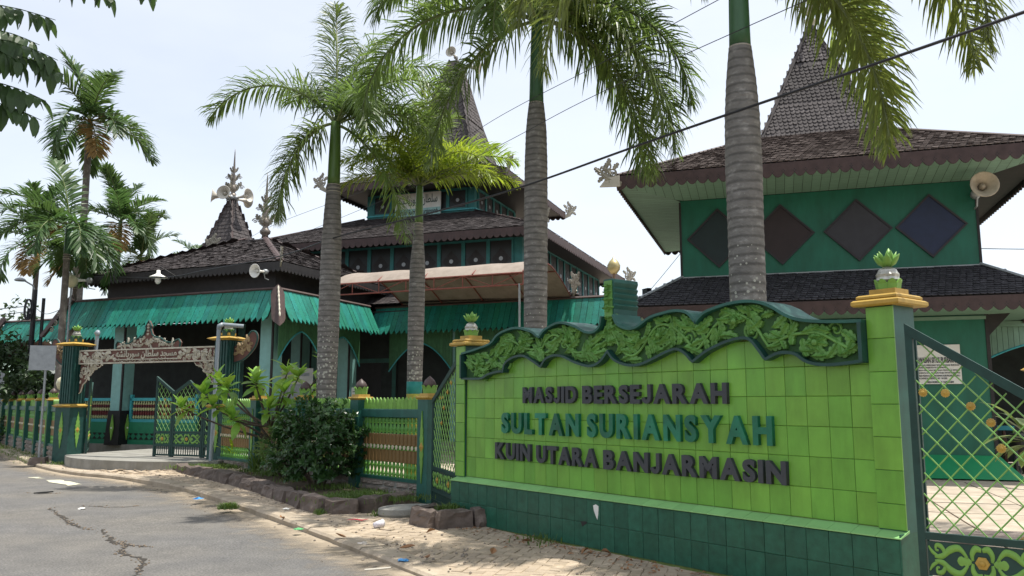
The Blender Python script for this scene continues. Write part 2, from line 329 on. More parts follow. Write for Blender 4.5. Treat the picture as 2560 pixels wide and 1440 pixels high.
# cracks with crumbled edges
def crack(pts, w, seed):
    r_ = random.Random(seed); P = bez(pts, 7); a = []; b = []
    for i, p in enumerate(P):
        q = P[min(i + 1, len(P) - 1)]; o = P[max(i - 1, 0)]; d = Vector((q[0] - o[0], q[1] - o[1])); d.normalize()
        t = i / (len(P) - 1); ww = w * (math.sin(math.pi * min(.97, max(.03, t))) ** .5) * r_.uniform(.25, 1.2); j = r_.uniform(-.03, .03)
        x, y = p[0] - d.y * j, p[1] + d.x * j
        a.append((x - d.y * ww, y + d.x * ww)); b.append((x + d.y * ww * r_.uniform(.3, 1), y - d.x * ww * r_.uniform(.3, 1)))
    m = MB(); k = len(P); m.v = [(x, y, roadz(x, y) + .004) for x, y in a + b]; m.f = [(i, i + 1, k + i + 1, k + i) for i in range(k - 1)]
    return m, a + b
CP = [(-6.94, 12.65), (-6.5, 12.02), (-6.07, 11.46), (-5.8, 11.09), (-5.51, 10.77), (-5.29, 10.61), (-5.17, 10.61), (-4.81, 10.07), (-4.54, 9.62), (-4.31, 9.46), (-4.2, 9.09), (-4.04, 8.86), (-3.7, 8.53), (-3.57, 8.15), (-3.47, 7.8), (-3.5, 7.0)]
crumbs = MB(); cr = random.Random(3)
for pts, w, sd_ in ((CP[:6], .045, 1), (CP[6:], .05, 2), ([(-4.5, 9.7), (-4.2, 9.4), (-3.95, 9.3)], .03, 5), ([(-6.6, 12.9), (-6.0, 12.75), (-5.7, 12.95)], .02, 3), ([(-8.6, 14.9), (-8.2, 14.7), (-7.9, 14.8)], .02, 4)):
    m, ed = crack(pts, w, sd_); part('road_crack', m, CRACK, ROAD)
    for _ in range(int(9 * len(pts))):
        x, y = cr.choice(ed); s_ = cr.uniform(.004, .014); x += cr.gauss(0, .03); y += cr.gauss(0, .03)
        crumbs.lathe([(s_, roadz(x, y)), (s_ * 1.1, roadz(x, y) + s_ * .5), (s_ * .4, roadz(x, y) + s_)], 5, (x, y), cr.random() * 6)
tag(part('asphalt_crumbs', crumbs, mat('crumbs', (.17, .135, .10), .95, .4, 20), ROAD), kind='stuff')
pm = MB(); pr_ = random.Random(5)
for poly in ([(-9.5, 17.05), (-9.28, 17.22), (-8.31, 16.23), (-8.42, 15.92)], [(-10.2, 17.75), (-10.05, 17.8), (-9.8, 17.5), (-9.9, 17.42)]):
    q = []
    for a, b in zip(poly, poly[1:] + poly[:1]):
        for k in range(6): q.append((lerp(a[0], b[0], k / 6) + pr_.uniform(-.05, .05), lerp(a[1], b[1], k / 6) + pr_.uniform(-.05, .05)))
    pm.add([(x, y, roadz(x, y) + .008) for x, y in q], [tuple(range(len(q)))])
part('painted_marking', pm, PAINTL, ROAD)
# sidewalk: sand bed, kerb stones, paving blocks
WALK = KL[1:] + IN[::-1]
def wbase(y): return lerp(.05, .08, max(0, min(1, (y - 8) / 6)))
def walkz(x, y): return wbase(y) + .012 * MN.noise((x * .7, y * .7, 5)) + .16 * max(0, min(1, (pdist((x, y), KL) - .5) / 1.6)) * max(0, 1 - abs(y - 19.2) / 5.5)
sb = MB(); st = .14; idx = {}
ys = [4 + st * i for i in range(int(18.5 / st))] ; xs = [-13 + st * i for i in range(int(19 / st))]
def okp(x, y): return inside((x, y), WALK)
for j, y in enumerate(ys):
    for i, x in enumerate(xs):
        if okp(x, y) and pdist((x, y), KL) > .1 or (not okp(x, y) and pdist((x, y), IN) < .2 and pdist((x, y), KL) > .3):
            idx[(i, j)] = len(sb.v); sb.v.append((x, y, walkz(x, y) - .010 + .011 * MN.noise((x * 3.1, y * 3.1, 9)) + .006 * MN.noise((x * 9, y * 9, 2))))
for (i, j), a in idx.items():
    q = [idx.get((i + 1, j)), idx.get((i + 1, j + 1)), idx.get((i, j + 1))]
    if None not in q: sb.f.append((a, *q))
# far left stretch, coarser
far = [p for p in KL if p[1] > 20]; fi = [p for p in IN if p[1] > 20]
sb.add([(x, y, .055) for x, y in (KL[11], KL[12], KL[13], KL[14], IN[8], IN[7], IN[6])], [(0, 1, 5, 6), (1, 2, 3, 4, 5)])
WALKO = tag(part('sidewalk', sb, SAND, smooth=True), 'sandy paved sidewalk between road and fence', kind='structure')
pv = MB(); U = .105; G_ = .0035
def paver_mb():
    m = MB(); c = .005
    x, y = U - G_, U / 2 - G_
    m.add([(-x, -y, -.03), (x, -y, -.03), (x, y, -.03), (-x, y, -.03), (-x, -y, -c), (x, -y, -c), (x, y, -c), (-x, y, -c), (-x + c, -y + c, 0), (x - c, -y + c, 0), (x - c, y - c, 0), (-x + c, y - c, 0)],
          [(0, 1, 5, 4), (1, 2, 6, 5), (2, 3, 7, 6), (3, 0, 4, 7), (4, 5, 9, 8), (5, 6, 10, 9), (6, 7, 11, 10), (7, 4, 8, 11), (8, 9, 10, 11)])
    return m
pmesh = paver_mb().mesh('paver', PAVE); pgeo = paver_mb()
ang = math.atan2(.8267, -.5626) + rad(40); ca, sa = math.cos(ang), math.sin(ang); slots = []; pr_ = random.Random(11)
for a in range(-200, 201):
    for b in range(-80, 81):
        for hv in (0, 1):
            gx, gy = a + 2 * b, a - 2 * b
            cx, cy, r_ = (gx + 1, gy + .5, 0) if hv == 0 else (gx + .5, gy + 2, 1)
            x, y = cx * U, cy * U
            x, y = x * ca - y * sa - 3, x * sa + y * ca + 13
            if not (4.5 < y < 21.5 and -12.5 < x < 5) or not inside((x, y), WALK): continue
            dk = pdist((x, y), KL)
            if dk < .30 or pdist((x, y), IN) < .06: continue
            slots.append((x, y, ang + r_ * math.pi / 2, dk))
def inview(x, y):
    d = y * .99 - .1; u = 1280 + 2050 * x / d; v = 1010 + 2050 * 1.5 / d
    return d > 2 and -20 < u < 2250 and v < 1445
vis = sorted([s_ for s_ in slots if inview(s_[0], s_[1])], key=lambda s_: math.hypot(s_[0], s_[1]))
near = set(id(s_) for s_ in vis[:300])
for s_ in slots:
    x, y, r_, dk = s_
    hv = max(0, 1 - math.hypot(x + 8.3, y - 18.6) / 1.3)          # blocks heaved loose before the gate
    if hv > .3 and pr_.random() < .12: continue
    tl = .012 + hv * .16 + (.05 if pr_.random() < .05 else 0)
    sink = .016 * max(0, MN.noise((x * .9, y * .9, 21)))
    e = Euler((pr_.gauss(0, tl), pr_.gauss(0, tl), r_ + pr_.gauss(0, .012 + hv * .25)))
    z = walkz(x, y) + pr_.gauss(0, .0025) - sink + hv * pr_.uniform(0, .06)
    if id(s_) in near: link('paver', pmesh, WALKO, (x, y, z), e)
    else: pv.join(pgeo, Matrix.Translation((x, y, z)) @ e.to_matrix().to_4x4())
tag(part('paving_blocks', pv, PAVE, WALKO), kind='stuff')
# kerb stones
KO = tag(link('kerb', None), 'low worn concrete kerb along the road', kind='structure'); kr = random.Random(4)
kp = bez(KL[2:13], 8); acc = 0; seg = [kp[0]]
def kstone(pts):
    m = MB(); n_ = len(pts); hj = kr.uniform(-.008, .01)
    for i, p in enumerate(pts):
        q = pts[min(i + 1, n_ - 1)]; o = pts[max(i - 1, 0)]; d = Vector((q[0] - o[0], q[1] - o[1])).normalized(); nx, ny = d.y, -d.x
        if nx * .8 + ny * .6 < 0: nx, ny = -nx, -ny
        h = wbase(p[1]) + .014 + hj + .006 * MN.noise((p[0] * 4, p[1] * 4, 1)); e = .02 * MN.noise((p[0] * 5, p[1] * 5, 7))
        for w_, z in ((e, -.05), (e - .005, h - .025), (e + .025, h), (.30, h - .005), (.36, -.02)): m.v.append((p[0] + nx * w_, p[1] + ny * w_, z))
    m.f = [(i * 5 + k, i * 5 + k + 1, (i + 1) * 5 + k + 1, (i + 1) * 5 + k) for i in range(n_ - 1) for k in range(4)] + [(4, 3, 2, 1, 0), tuple((n_ - 1) * 5 + k for k in range(5))]
    return m
for a, b in zip(kp, kp[1:]):
    acc += math.hypot(b[0] - a[0], b[1] - a[1]); seg.append(b)
    if acc > 1.5:
        part('kerb_stone', kstone(seg), KERB, KO)
        d = Vector((b[0] - a[0], b[1] - a[1])).normalized() * .012; seg = [(b[0] + d.x, b[1] + d.y)]; acc = 0
# yard behind the fence
yd = MB(); yp = [IN[0], IN[1], (2.95, 6.5), (-.6, 11.1), (-1.28, 12.85), (-6.6, 19.0), (-11.18, 20.97), (-19.5, 31.8), (-40, 58.6), (-20, 90), (70, 90), (70, -2)]
yd.add([(x, y, .03) for x, y in yp], [tuple(range(len(yp)))])
YO = tag(part('yard', yd, YARD), 'pale paved mosque yard', kind='structure')
# painted joints of the yard's large slabs near the right gate
ysl = MB(); yr = random.Random(9)
for i in range(7):
    for j in range(6):
        x0, y0 = 3.3 + i * 1.15, 7.3 + j * 1.25
        ysl.box(x0, x0 + 1.13, y0, y0 + 1.23, .03, .062 + yr.uniform(-.004, .004))
slabm = MB().box(-.56, .56, -.61, .61, -.03, 0).mesh('paving_slab', YARD)
for i in range(9):
    for j in range(8):
        p = FP.w(-.6 + i * 1.15, 8.6 + j * 1.25)
        if p[0] > 2.6 and (p[0] - 2.87) * .789 + (p[1] - 6.28) * .614 > .9:
            link('paving_slab', slabm, YO, (p[0], p[1], .064 + yr.uniform(-.004, .004)), (0, 0, FP.rz))
# weathered boards let into the yard behind the right gate
dkm = mat('grey_deck_board', (.20, .165, .14), .85, .25, 6, stretch=(.6, 6, 1), rnd=.15)
for k in range(6):
    link('deck_plank', MB().box(-1.6, 2.4, -.07, .07, -.02, .012).mesh('deck_plank', dkm), YO, (5.2 + .05 * k, 9.1 + .15 * k, .075), (0, 0, rad(-8)))
# raised concrete threshold at the main gate
gs = MB(); fr = [(-18.0, 14.75), (-17.2, 14.2), (-16.2, 13.85), (-15.0, 13.75), (-14.0, 13.9), (-13.0, 14.5)]
poly = bez(fr, 5) + [(-13.0, 18.6), (-18.25, 18.6), (-18.25, 15.5)]
gs.prism(poly, .0, .30, lambda a, b, d: FV.w(a, b, d))
tag(part('threshold_slab', gs, CONC), 'low concrete threshold with curved front edge before the gate', kind='structure')
# ================================================================ tiled name wall
SO = thing('name_wall', 'lime green tiled name wall with carved crest and raised lettering', 'sign', (-.79, 10.98, 0), math.atan2(-.789, .6144))
SL = 5.96
# core and grout bed
part('core', MB().box(-.01, SL + .005, .012, .40, -.02, .565).box(-.02 + .02, SL, .128, .36, .6, 2.15), GROUT, SO)
gcap = .003
def tiles(name, m, x0, x1, z0, z1, y, w, h, parent, dy=.012):
    cache = {}; x = x0
    while x < x1 - .01:
        xe = min(x + w, x1); z = z0
        while z < z1 - .01:
            ze = min(z + h, z1); k = (round(xe - x, 3), round(ze - z, 3))
            if k not in cache: cache[k] = MB().cbox(gcap / 2, k[0] - gcap / 2, 0, dy, gcap / 2, k[1] - gcap / 2, .0035).mesh(name, m)
            link(name, cache[k], parent, (x, y + random.uniform(-.0015, .0015), z), (random.gauss(0, .003), 0, random.gauss(0, .003)))
            z = ze
        x = xe
tiles('base_tile', DTILE, -.02, SL, .06, .56, 0, .2, .25, SO)
led = MB().add([(gcap / 2, -.012, -.004), (.2 - gcap / 2, -.012, -.004), (.2 - gcap / 2, -.012, .004), (gcap / 2, -.012, .004), (gcap / 2, .128, .05), (.2 - gcap / 2, .128, .05), (.2 - gcap / 2, .128, .03), (gcap / 2, .128, .03)], [(0, 1, 2, 3), (3, 2, 5, 4), (0, 3, 4, 7), (1, 6, 5, 2), (0, 7, 6, 1)]).mesh('ledge_tile', LIME2)
for i in range(30): link('ledge_tile', led, SO, (-.02 + i * .2, -.002, .57), (random.gauss(0, .004), 0, 0))
# dark skin on the base's right end
part('base_end', MB().box(SL, SL + .012, .0, .40, .02, .60), DTILE, SO)
tiles('wall_tile', LIME, .17, 5.75, .625, 2.125, .118, .2, .25, SO)
# pillars with lime fronts and dark sides, caps and pineapples
def petals(n, r, z, h, w, m, parent, name='petal', lean=.35, thick=.012):
    pm_ = MB(); pts = [(-w * .5, 0), (-w * .52, h * .55), (-w * .3, h * .88), (0, h), (w * .3, h * .88), (w * .52, h * .55), (w * .5, 0)]
    pm_.prism(pts, 0, thick)
    for i, (x, y, zz) in enumerate(pm_.v): pm_.v[i] = (x, y - lean * zz * zz / h - .02 * (1 - (x / (w * .52)) ** 2) * 0, zz)
    me = pm_.mesh(name, m)
    for k in range(n):
        a = 2 * math.pi * k / n; link(name, me, parent, (r * math.sin(a), -r * math.cos(a), z), (0, 0, a))
def pineapple(parent, x, y, z, s=1.0, bodymat=None):
    """gold base, petal cup, round silver fruit, green leaf tuft"""
    c = link('pineapple_finial', MB().box(-.095 * s, .095 * s, -.095 * s, .095 * s, 0, .045 * s).mesh('pineapple_finial', GOLD), parent, (x, y, z))
    petals(8, .075 * s, .045 * s, .075 * s, .062 * s, LEAFG, c, 'cup_petal', .28)
    fr_ = MB(); R_ = .078 * s
    fr_.lathe([(R_ * math.cos(a) * (1 + (.06 if i % 2 else -.03)), .06 * s + R_ * .95 + R_ * 1.05 * math.sin(a)) for i, a in enumerate([rad(-85 + 170 * q / 12) for q in range(13)])], 14)
    part('fruit', fr_, bodymat or SILVER, c)
    lf = MB(); r0 = .03 * s
    for ring, (n_, ln, el) in enumerate(((6, .10, 38), (5, .10, 60), (1, .11, 90))):
        for k in range(n_):
            a = 2 * math.pi * (k + .5 * ring) / n_; ce, se = math.cos(rad(el)), math.sin(rad(el)); b0 = (r0 * .6 * math.cos(a), r0 * .6 * math.sin(a), .06 * s + 2 * R_)
            pts = []; rr = [.022 * s, .034 * s, .022 * s, .002]
            for q, tt in enumerate((0, .4, .75, 1)):
                pts.append((b0[0] + math.cos(a) * ce * ln * s * tt, b0[1] + math.sin(a) * ce * ln * s * tt, b0[2] + se * ln * s * tt - .0 + .02 * s * tt * tt))
            lf.tube(pts, rr, 6, (1, .5) if el < 80 else (1, 1))
    part('leaf_tuft', lf, LEAFG, c, smooth=True)
    return c
def pillar(x0, x1):
    p = part('pillar', MB().box(x0 + .002, x1 - .002, .10, .42, .60, 2.325), TEALP, SO)
    cache = {}
    for z0, z1 in ((.618, .81), (.81, 1.06), (1.06, 1.31), (1.31, 1.56), (1.56, 1.81), (1.81, 2.07), (2.07, 2.32)):
        link('pillar_tile', MB().cbox(0, x1 - x0, -.012, .004, gcap / 2, z1 - z0 - gcap / 2, .0035).mesh('pillar_tile', LIME), p, (x0, .098, z0))
    cx, cy = (x0 + x1) / 2, .26; hw = (x1 - x0) / 2 + .085
    cp = MB()
    for h0, z0, z1 in ((hw, 2.325, 2.375), (hw - .03, 2.375, 2.415)):
        cp.tbox((cx, cy), (h0 - .012, h0 + .03), (cx, cy), (h0, h0 + .045), z0, z0 + .012).tbox((cx, cy), (h0, h0 + .045), (cx, cy), (h0, h0 + .045), z0 + .012, z1 - .012).tbox((cx, cy), (h0, h0 + .045), (cx, cy), (h0 - .015, h0 + .03), z1 - .012, z1)
    part('cap', cp, GOLD, p)
    pineapple(p, cx, cy, 2.415, 1.12)
    return p
pillar(-.05, .15); pillar(5.755, 5.975)
# carved header: waved slab, mouldings, scrollwork in relief
UP = [(.16, 2.2), (.47, 2.24), (.8, 2.3), (.94, 2.39), (1.1, 2.44), (1.34, 2.46), (1.6, 2.4), (1.72, 2.34), (1.77, 2.32), (1.87, 2.4), (2.08, 2.46), (2.22, 2.45), (2.39, 2.4), (2.55, 2.33), (2.69, 2.32), (2.79, 2.38), (2.825, 2.49), (2.975, 2.49), (3.04, 2.38), (3.19, 2.32), (3.33, 2.33), (3.51, 2.41), (3.69, 2.44), (3.84, 2.45), (3.98, 2.42), (4.06, 2.34), (4.085, 2.31), (4.18, 2.39), (4.31, 2.43), (4.5, 2.46), (4.69, 2.46), (4.83, 2.43), (4.94, 2.38), (5.05, 2.31), (5.17, 2.26), (5.33, 2.23), (5.55, 2.21), (5.75, 2.2)]
LO = [(.16, 1.9), (.58, 1.89), (.76, 1.94), (1.01, 1.97), (1.05, 1.95), (1.1, 2.06), (1.27, 2.13), (1.47, 2.14), (1.65, 2.07), (1.79, 2.0), (1.87, 2.08), (2.02, 2.12), (2.19, 2.1), (2.38, 2.03), (2.6, 1.98), (2.76, 2.01), (2.9, 2.13), (3.0, 2.03), (3.18, 1.97), (3.36, 1.97), (3.54, 2.02), (3.72, 2.08), (3.85, 2.1), (3.96, 2.05), (4.04, 1.97), (4.2, 2.06), (4.41, 2.13), (4.58, 2.16), (4.7, 2.14), (4.8, 2.03), (4.85, 1.96), (4.95, 2.0), (5.04, 2.01), (5.15, 1.99), (5.26, 1.92), (5.44, 1.89), (5.75, 1.91)]
def smooth_cusp(P, cusps):
    out = []; start = 0
    for c_ in cusps + [len(P) - 1]:
        seg = bez(P[start:c_ + 1], 4); out += seg if not out else seg[1:]; start = c_
    return out
UPs = smooth_cusp(UP, [8, 16, 17, 26]); LOs = smooth_cusp(LO, [4, 9, 16, 24, 30])
def yat(P, x):
    for a, b in zip(P, P[1:]):
        if a[0] <= x <= b[0] and b[0] > a[0]: return lerp(a[1], b[1], (x - a[0]) / (b[0] - a[0]))
    return P[-1][1]
H = link('carved_header', None, SO)
xsn = sorted(set([round(p[0], 4) for p in UPs + LOs])); sl = MB()
tops = [(x, yat(UPs, x)) for x in xsn]; bots = [(x, yat(LOs, x)) for x in xsn]; n = len(xsn)
def slab(mb, y0, y1, inset=0):
    base = len(mb.v)
    for y in (y0, y1):
        mb.v += [(x, y, z - inset) for x, z in tops] + [(x, y, z + inset) for x, z in bots]
    for i in range(n - 1):
        a, b, c, d = base + i, base + i + 1, base + n + i + 1, base + n + i; m2 = 2 * n
        mb.f += [(a, d, c, b), (a + m2, b + m2, c + m2, d + m2), (a, b, b + m2, a + m2), (d, d + m2, c + m2, c)]
    mb.f += [(base, base + 2 * n, base + 3 * n, base + n), (base + n - 1, base + 2 * n - 1, base + 4 * n - 1, base + 3 * n - 1)]
slab(sl, .100, .40); part('backing_board', sl, CARVBACK, H)
def ribbon(P, y0, y1, t, side):
    """flat moulding of thickness t following the wave, in front and over the slab"""
    m = MB(); k = len(P)
    for y in (y0, y1):
        for i, p in enumerate(P): m.v.append((p[0], y, p[1]))
        for i, p in enumerate(P):
            a = P[max(i - 1, 0)]; b = P[min(i + 1, k - 1)]; d = Vector((b[0] - a[0], b[1] - a[1])); d = d.normalized() if d.length else Vector((1, 0))
            m.v.append((p[0] - d.y * t * side, y, p[1] + d.x * t * side))
    for i in range(k - 1):
        m.f += [(i, i + 1, k + i + 1, k + i), (2 * k + i, 3 * k + i, 3 * k + i + 1, 2 * k + i + 1), (i, 2 * k + i, 2 * k + i + 1, i + 1), (k + i, k + i + 1, 3 * k + i + 1, 3 * k + i)]
    m.f += [(0, k, 3 * k, 2 * k), (k - 1, 3 * k - 1, 4 * k - 1, 2 * k - 1)]
    return m
iL = [i for i, p in enumerate(UPs) if abs(p[0] - 2.825) < 1e-3][0]; iR = [i for i, p in enumerate(UPs) if abs(p[0] - 2.975) < 1e-3][0]
part('top_moulding', ribbon(UPs[:iL + 1], .02, .43, .026, 1), TEALP, H)
part('top_moulding', ribbon(UPs[iR:], .02, .43, .026, 1), TEALP, H)
part('bottom_moulding', ribbon(LOs, .02, .112, .026, -1), DGREEN, H)
part('end_moulding', MB().box(5.722, 5.754, .0, .10, 1.89, 2.2), DGREEN, H); part('end_moulding', MB().box(.156, .185, .0, .10, 1.89, 2.2), DGREEN, H)
# crest: stepped profile, carved face
cr_p = [(2.825, 2.48), (2.825, 2.56)]; side = []
zz = [2.48, 2.56, 2.60, 2.62, 2.66, 2.68, 2.72, 2.74, 2.78, 2.80, 2.845, 2.88, 2.89]
xx = [0, .0, .018, .0, .018, .0, .018, .0, .018, .0, .018, .012, -.01]
cpoly = [(2.83 - a * .6, b) for a, b in zip(xx, zz)] + [(2.97 + a * 1.2, b) for a, b in reversed(list(zip(xx, zz)))]
part('crest', MB().prism(cpoly, .06, .42), TEALP, H)
part('crest_face', MB().prism([(2.845, 2.48), (2.955, 2.48), (2.955, 2.87), (2.845, 2.87)], .045, .0595), CARVE, H)
# relief pieces
def leaf_piece(L_, Wd, lobes, bend, seed):
    """a carved acanthus leaf: lobed outline, raised midrib; lies in x-z, relief towards -y"""
    r_ = random.Random(seed); m = MB(); n_ = lobes * 4 + 1; sp_ = []
    for i in range(n_):
        t = i / (n_ - 1); lb = abs(math.sin(math.pi * lobes * t)) ** .6
        w_ = Wd * (math.sin(math.pi * min(1, t * .92 + .08)) ** .7) * (.62 + .38 * lb) * (1 if i < n_ - 1 else .05)
        a = bend * t; cx = L_ * (math.sin(a) / bend if abs(bend) > 1e-3 else t) if abs(bend) > 1e-3 else L_ * t
        cz = L_ * (1 - math.cos(a)) / bend if abs(bend) > 1e-3 else 0
        nx, nz = -math.sin(a), math.cos(a); ox, oz = math.cos(a), math.sin(a); sw = .25 * Wd * lb
        hgt = .042 * (1 - .5 * t)
        row = [(cx + nx * w_ + ox * sw, 0, cz + nz * w_ + oz * sw), (cx + nx * w_ * .9 + ox * sw * .8, -hgt * .6, cz + nz * w_ * .9 + oz * sw * .8), (cx + nx * w_ * .35, -hgt * .75, cz + nz * w_ * .35), (cx, -hgt * 1.25, cz),
               (cx - nx * w_ * .35, -hgt * .75, cz - nz * w_ * .35), (cx - nx * w_ * .9 + ox * sw * .8, -hgt * .6, cz - nz * w_ * .9 + oz * sw * .8), (cx - nx * w_ + ox * sw, 0, cz - nz * w_ + oz * sw)]
        m.v += row
    m.f = [(i * 7 + k, i * 7 + k + 1, (i + 1) * 7 + k + 1, (i + 1) * 7 + k) for i in range(n_ - 1) for k in range(6)]
    return m
def scroll_piece(R_, turns, w0, seed, sgn=1):
    pts = []; rr = []; n_ = 26
    for i in range(n_):
        t = i / (n_ - 1); r_ = R_ * (1 - .86 * t); a = sgn * t * turns * 2 * math.pi; pts.append((r_ * math.cos(a) - R_, 0, r_ * math.sin(a))); rr.append(w0 * (1 - .45 * t))
    m = MB().tube(pts, rr, 6, (1, 1)); 
    m.lathe([(w0 * 1.2, 0), (w0 * 1.1, w0 * .9), (w0 * .2, w0 * 1.5)], 8); k = len(m.v) - 24
    m.v[k:] = [(x + pts[-1][0], -z_ * 1.2 + .0, y_ + pts[-1][2]) for x, y_, z_ in m.v[k:]]
    return m
def leaf_set(tagn, mt):
    return [leaf_piece(.26, .075, 4, .5, 1).mesh('carved_leaf', mt), leaf_piece(.20, .055, 3, -.9, 2).mesh('carved_leaf', mt), leaf_piece(.32, .06, 5, 1.0, 3).mesh('carved_leaf', mt), leaf_piece(.15, .05, 3, .2, 4).mesh('carved_leaf', mt)], [scroll_piece(.085, 1.5, .018, 1).mesh('carved_scroll', mt, True), scroll_piece(.085, 1.5, .018, 1, -1).mesh('carved_scroll', mt, True)]
LV, SCRL = leaf_set('wall', CARVE)
flw = MB()
for k in range(7):
    a = rad(-15 + 35 * k); q = leaf_piece(.10, .032, 2, 0, k); flw.join(q, Matrix.Rotation(-a, 4, 'Y'))
flw.lathe([(.03, 0), (.026, .05), (.008, .062)], 8); k = len(flw.v) - 24; flw.v[k:] = [(x, -z_, y_) for x, y_, z_ in flw.v[k:]]
flowm = flw.mesh('carved_flower', CARVE)
cvr = random.Random(21); FY = .104
def put(me, x, z, rot, s=1.0): return link(me.name.split('.')[0], me, H, (x, FY, z), (0, -rad(rot), 0), (s, 1.45, s))
# scroll units: a coiled stem with leaves springing from it, alternately high and low
def fits(x, z, m_=.035): return .2 < x < 5.7 and yat(LOs, x) + m_ < z < yat(UPs, x) - m_
stem = []
for i in range(120):
    x = .22 + i * (5.68 - .22) / 119; a, b = yat(LOs, x) + .06, yat(UPs, x) - .06
    stem.append((x, .075, lerp(a, b, .5 + .40 * math.sin(x * 7.4))))
part('carved_stem', MB().tube(stem, .015, 6), CARVE, H, smooth=True)
LEN = [.26, .20, .32, .15]
def leaf_at(x, z, rot, want):
    k = min(range(4), key=lambda q: abs(LEN[q] - want)); s_ = want / LEN[k]
    while s_ > .35:
        L_ = LEN[k] * s_ * .95
        if all(fits(x + math.cos(rad(rot)) * L_ * t, z + math.sin(rad(rot)) * L_ * t) for t in (.6, 1)): put(LV[k], x, z, rot, s_); return True
        s_ *= .86
    return False
ctrs = []
ux = .36; ui = 0
while ux < 5.6:
    if abs(ux - 2.9) > .2:
        zc = lerp(yat(LOs, ux), yat(UPs, ux), .5 + (.12 if ui % 2 else -.12)); put(SCRL[ui % 2], ux + .075, zc, 60 * ui, 1.0); ctrs += [(ux, zc), (ux + .05, zc + .04), (ux - .05, zc - .04)]
    ux += .30; ui += 1
for k in range(9000):      # leaves fill the band, following the swing of the vine
    x = cvr.uniform(.2, 5.7); lo_, up_ = yat(LOs, x) + .02, yat(UPs, x) - .03
    if abs(x - 2.9) < .10 or up_ <= lo_: continue
    z = cvr.uniform(lo_, up_)
    if any((x - a) ** 2 + (z - b) ** 2 < .0049 for a, b in ctrs): continue
    rot = 75 * math.cos(x * 7.4) * (1 if z > (lo_ + up_) / 2 else -1) + cvr.uniform(-35, 35) + (180 if cvr.random() < .3 else 0); w_ = cvr.uniform(.13, .19); bx, bz = x - math.cos(rad(rot)) * w_ * .5, z - math.sin(rad(rot)) * w_ * .5
    if not fits(bx, bz, .012) or not fits(x + math.cos(rad(rot)) * w_ * .42, z + math.sin(rad(rot)) * w_ * .42, .02): continue
    q = min(range(4), key=lambda q_: abs(LEN[q_] * (.8 + .1 * q_) - w_)) if cvr.random() < .5 else cvr.choice((0, 1, 3)); put(LV[q], bx, bz, rot, w_ / LEN[q]); ctrs.append((x, z))
for fx in (.50, 1.40, 2.22, 3.60, 4.52, 5.32): put(flowm, fx, (yat(UPs, fx) + yat(LOs, fx)) / 2, cvr.uniform(0, 50), 1.0)
for z, s_ in ((2.2, 1.0), (2.33, .85), (2.46, .7), (2.56, .5), (2.65, .42), (2.73, .36), (2.80, .3)):
    put(LV[0], 2.9, z - .03, 90, s_ * .8).location.y = .06 if z > 2.5 else FY
    for sg in (1, -1): 
        for q_ in (put(LV[1], 2.9, z, 90 - sg * 48, s_ * .75), put(LV[3], 2.9 + sg * .02, z + .02, 90 - sg * 95, s_ * .7)): q_.location.y = .06 if z > 2.5 else FY
# letters
def letter_mesh(ch, off, ext):
    if ch == 'J':        # plain hooked J, drawn as a bent stroke
        t = .16; arc = [(.14 + .14 * math.cos(a), .17 + .17 * math.sin(a)) for a in [rad(-180 + 18 * k) for k in range(11)]]
        arc2 = [(.14 + (.14 - t) * math.cos(a) * -1 if False else .14 + .0 * math.cos(a), .17) for a in ()]
        outer = [(-.06, .20)] + [(.16 + .22 * math.cos(a), .20 + .21 * math.sin(a)) for a in [rad(-165 + 16.5 * k) for k in range(11)]] + [(.38, .72), (.38 - t, .72), (.38 - t, .22)]
        inner = [(.16 + .06 * math.cos(a), .20 + .055 * math.sin(a)) for a in [rad(-12 - 15.5 * k) for k in range(11)]] + [(.09, .24)]
        m_ = MB().prism(outer + inner, -ext, ext, lambda a, b, d: (a, b, d)); me = m_.mesh('letter', None)
        return me, -.06, .38, -.01, .72
    c = bpy.data.curves.new('t', 'FONT'); c.body = ch; c.size = 1; c.offset = off; c.extrude = ext; c.resolution_u = 5
    o = bpy.data.objects.new('t', c); COL.objects.link(o); bpy.context.view_layer.update()
    dg = bpy.context.evaluated_depsgraph_get(); me = bpy.data.meshes.new_from_object(o.evaluated_get(dg)); bpy.data.objects.remove(o); bpy.data.curves.remove(c)
    xs_ = [v.co.x for v in me.vertices]; ys_ = [v.co.y for v in me.vertices]
    return me, min(xs_), max(xs_), min(ys_), max(ys_)
def word(txt, x0, x1, z0, z1, off, m, parent, y, depth, gap=.06, slant=0):
    """fit a word between x0..x1, each letter a mesh of its own filling z0..z1"""
    L_ = [(ch,) + letter_mesh(ch, off, .5) for ch in txt]
    tot = sum(q[3] - q[2] for q in L_) + gap * (len(txt) - 1); k = (x1 - x0) / tot; x = x0; out = []
    for ch, me, a, b, c_, d in L_:
        for v in me.vertices:
            px_, py_, pz_ = v.co; nz_ = lerp(z0, z1, (py_ - c_) / (d - c_))
            v.co = ((px_ - a) * k + slant * (nz_ - z0), -(pz_ + .5) * depth, nz_ - z0)
        me.materials.clear(); me.materials.append(m); me.name = 'letter'
        out.append(link('letter', me, parent, (x, y, z0))); x += (b - a) * k + gap * k
    return out
for args in (('MASJID', 1.39, 2.34, 1.565, 1.755, .046, CHAR), ('BERSEJARAH', 2.44, 4.385, 1.56, 1.755, .046, CHAR), ('SULTAN', .97, 2.38, 1.2, 1.45, .046, GLET), ('SURIANSYAH', 2.51, 4.85, 1.2, 1.455, .046, GLET),
             ('KUIN', .84, 1.53, .885, 1.085, .046, CHAR), ('UTARA', 1.64, 2.66, .88, 1.08, .046, CHAR), ('BANJARMASIN', 2.755, 4.97, .875, 1.075, .046, CHAR)):
    word(*args, SO, .122, .045, .17 if args[6] is GLET else .105)
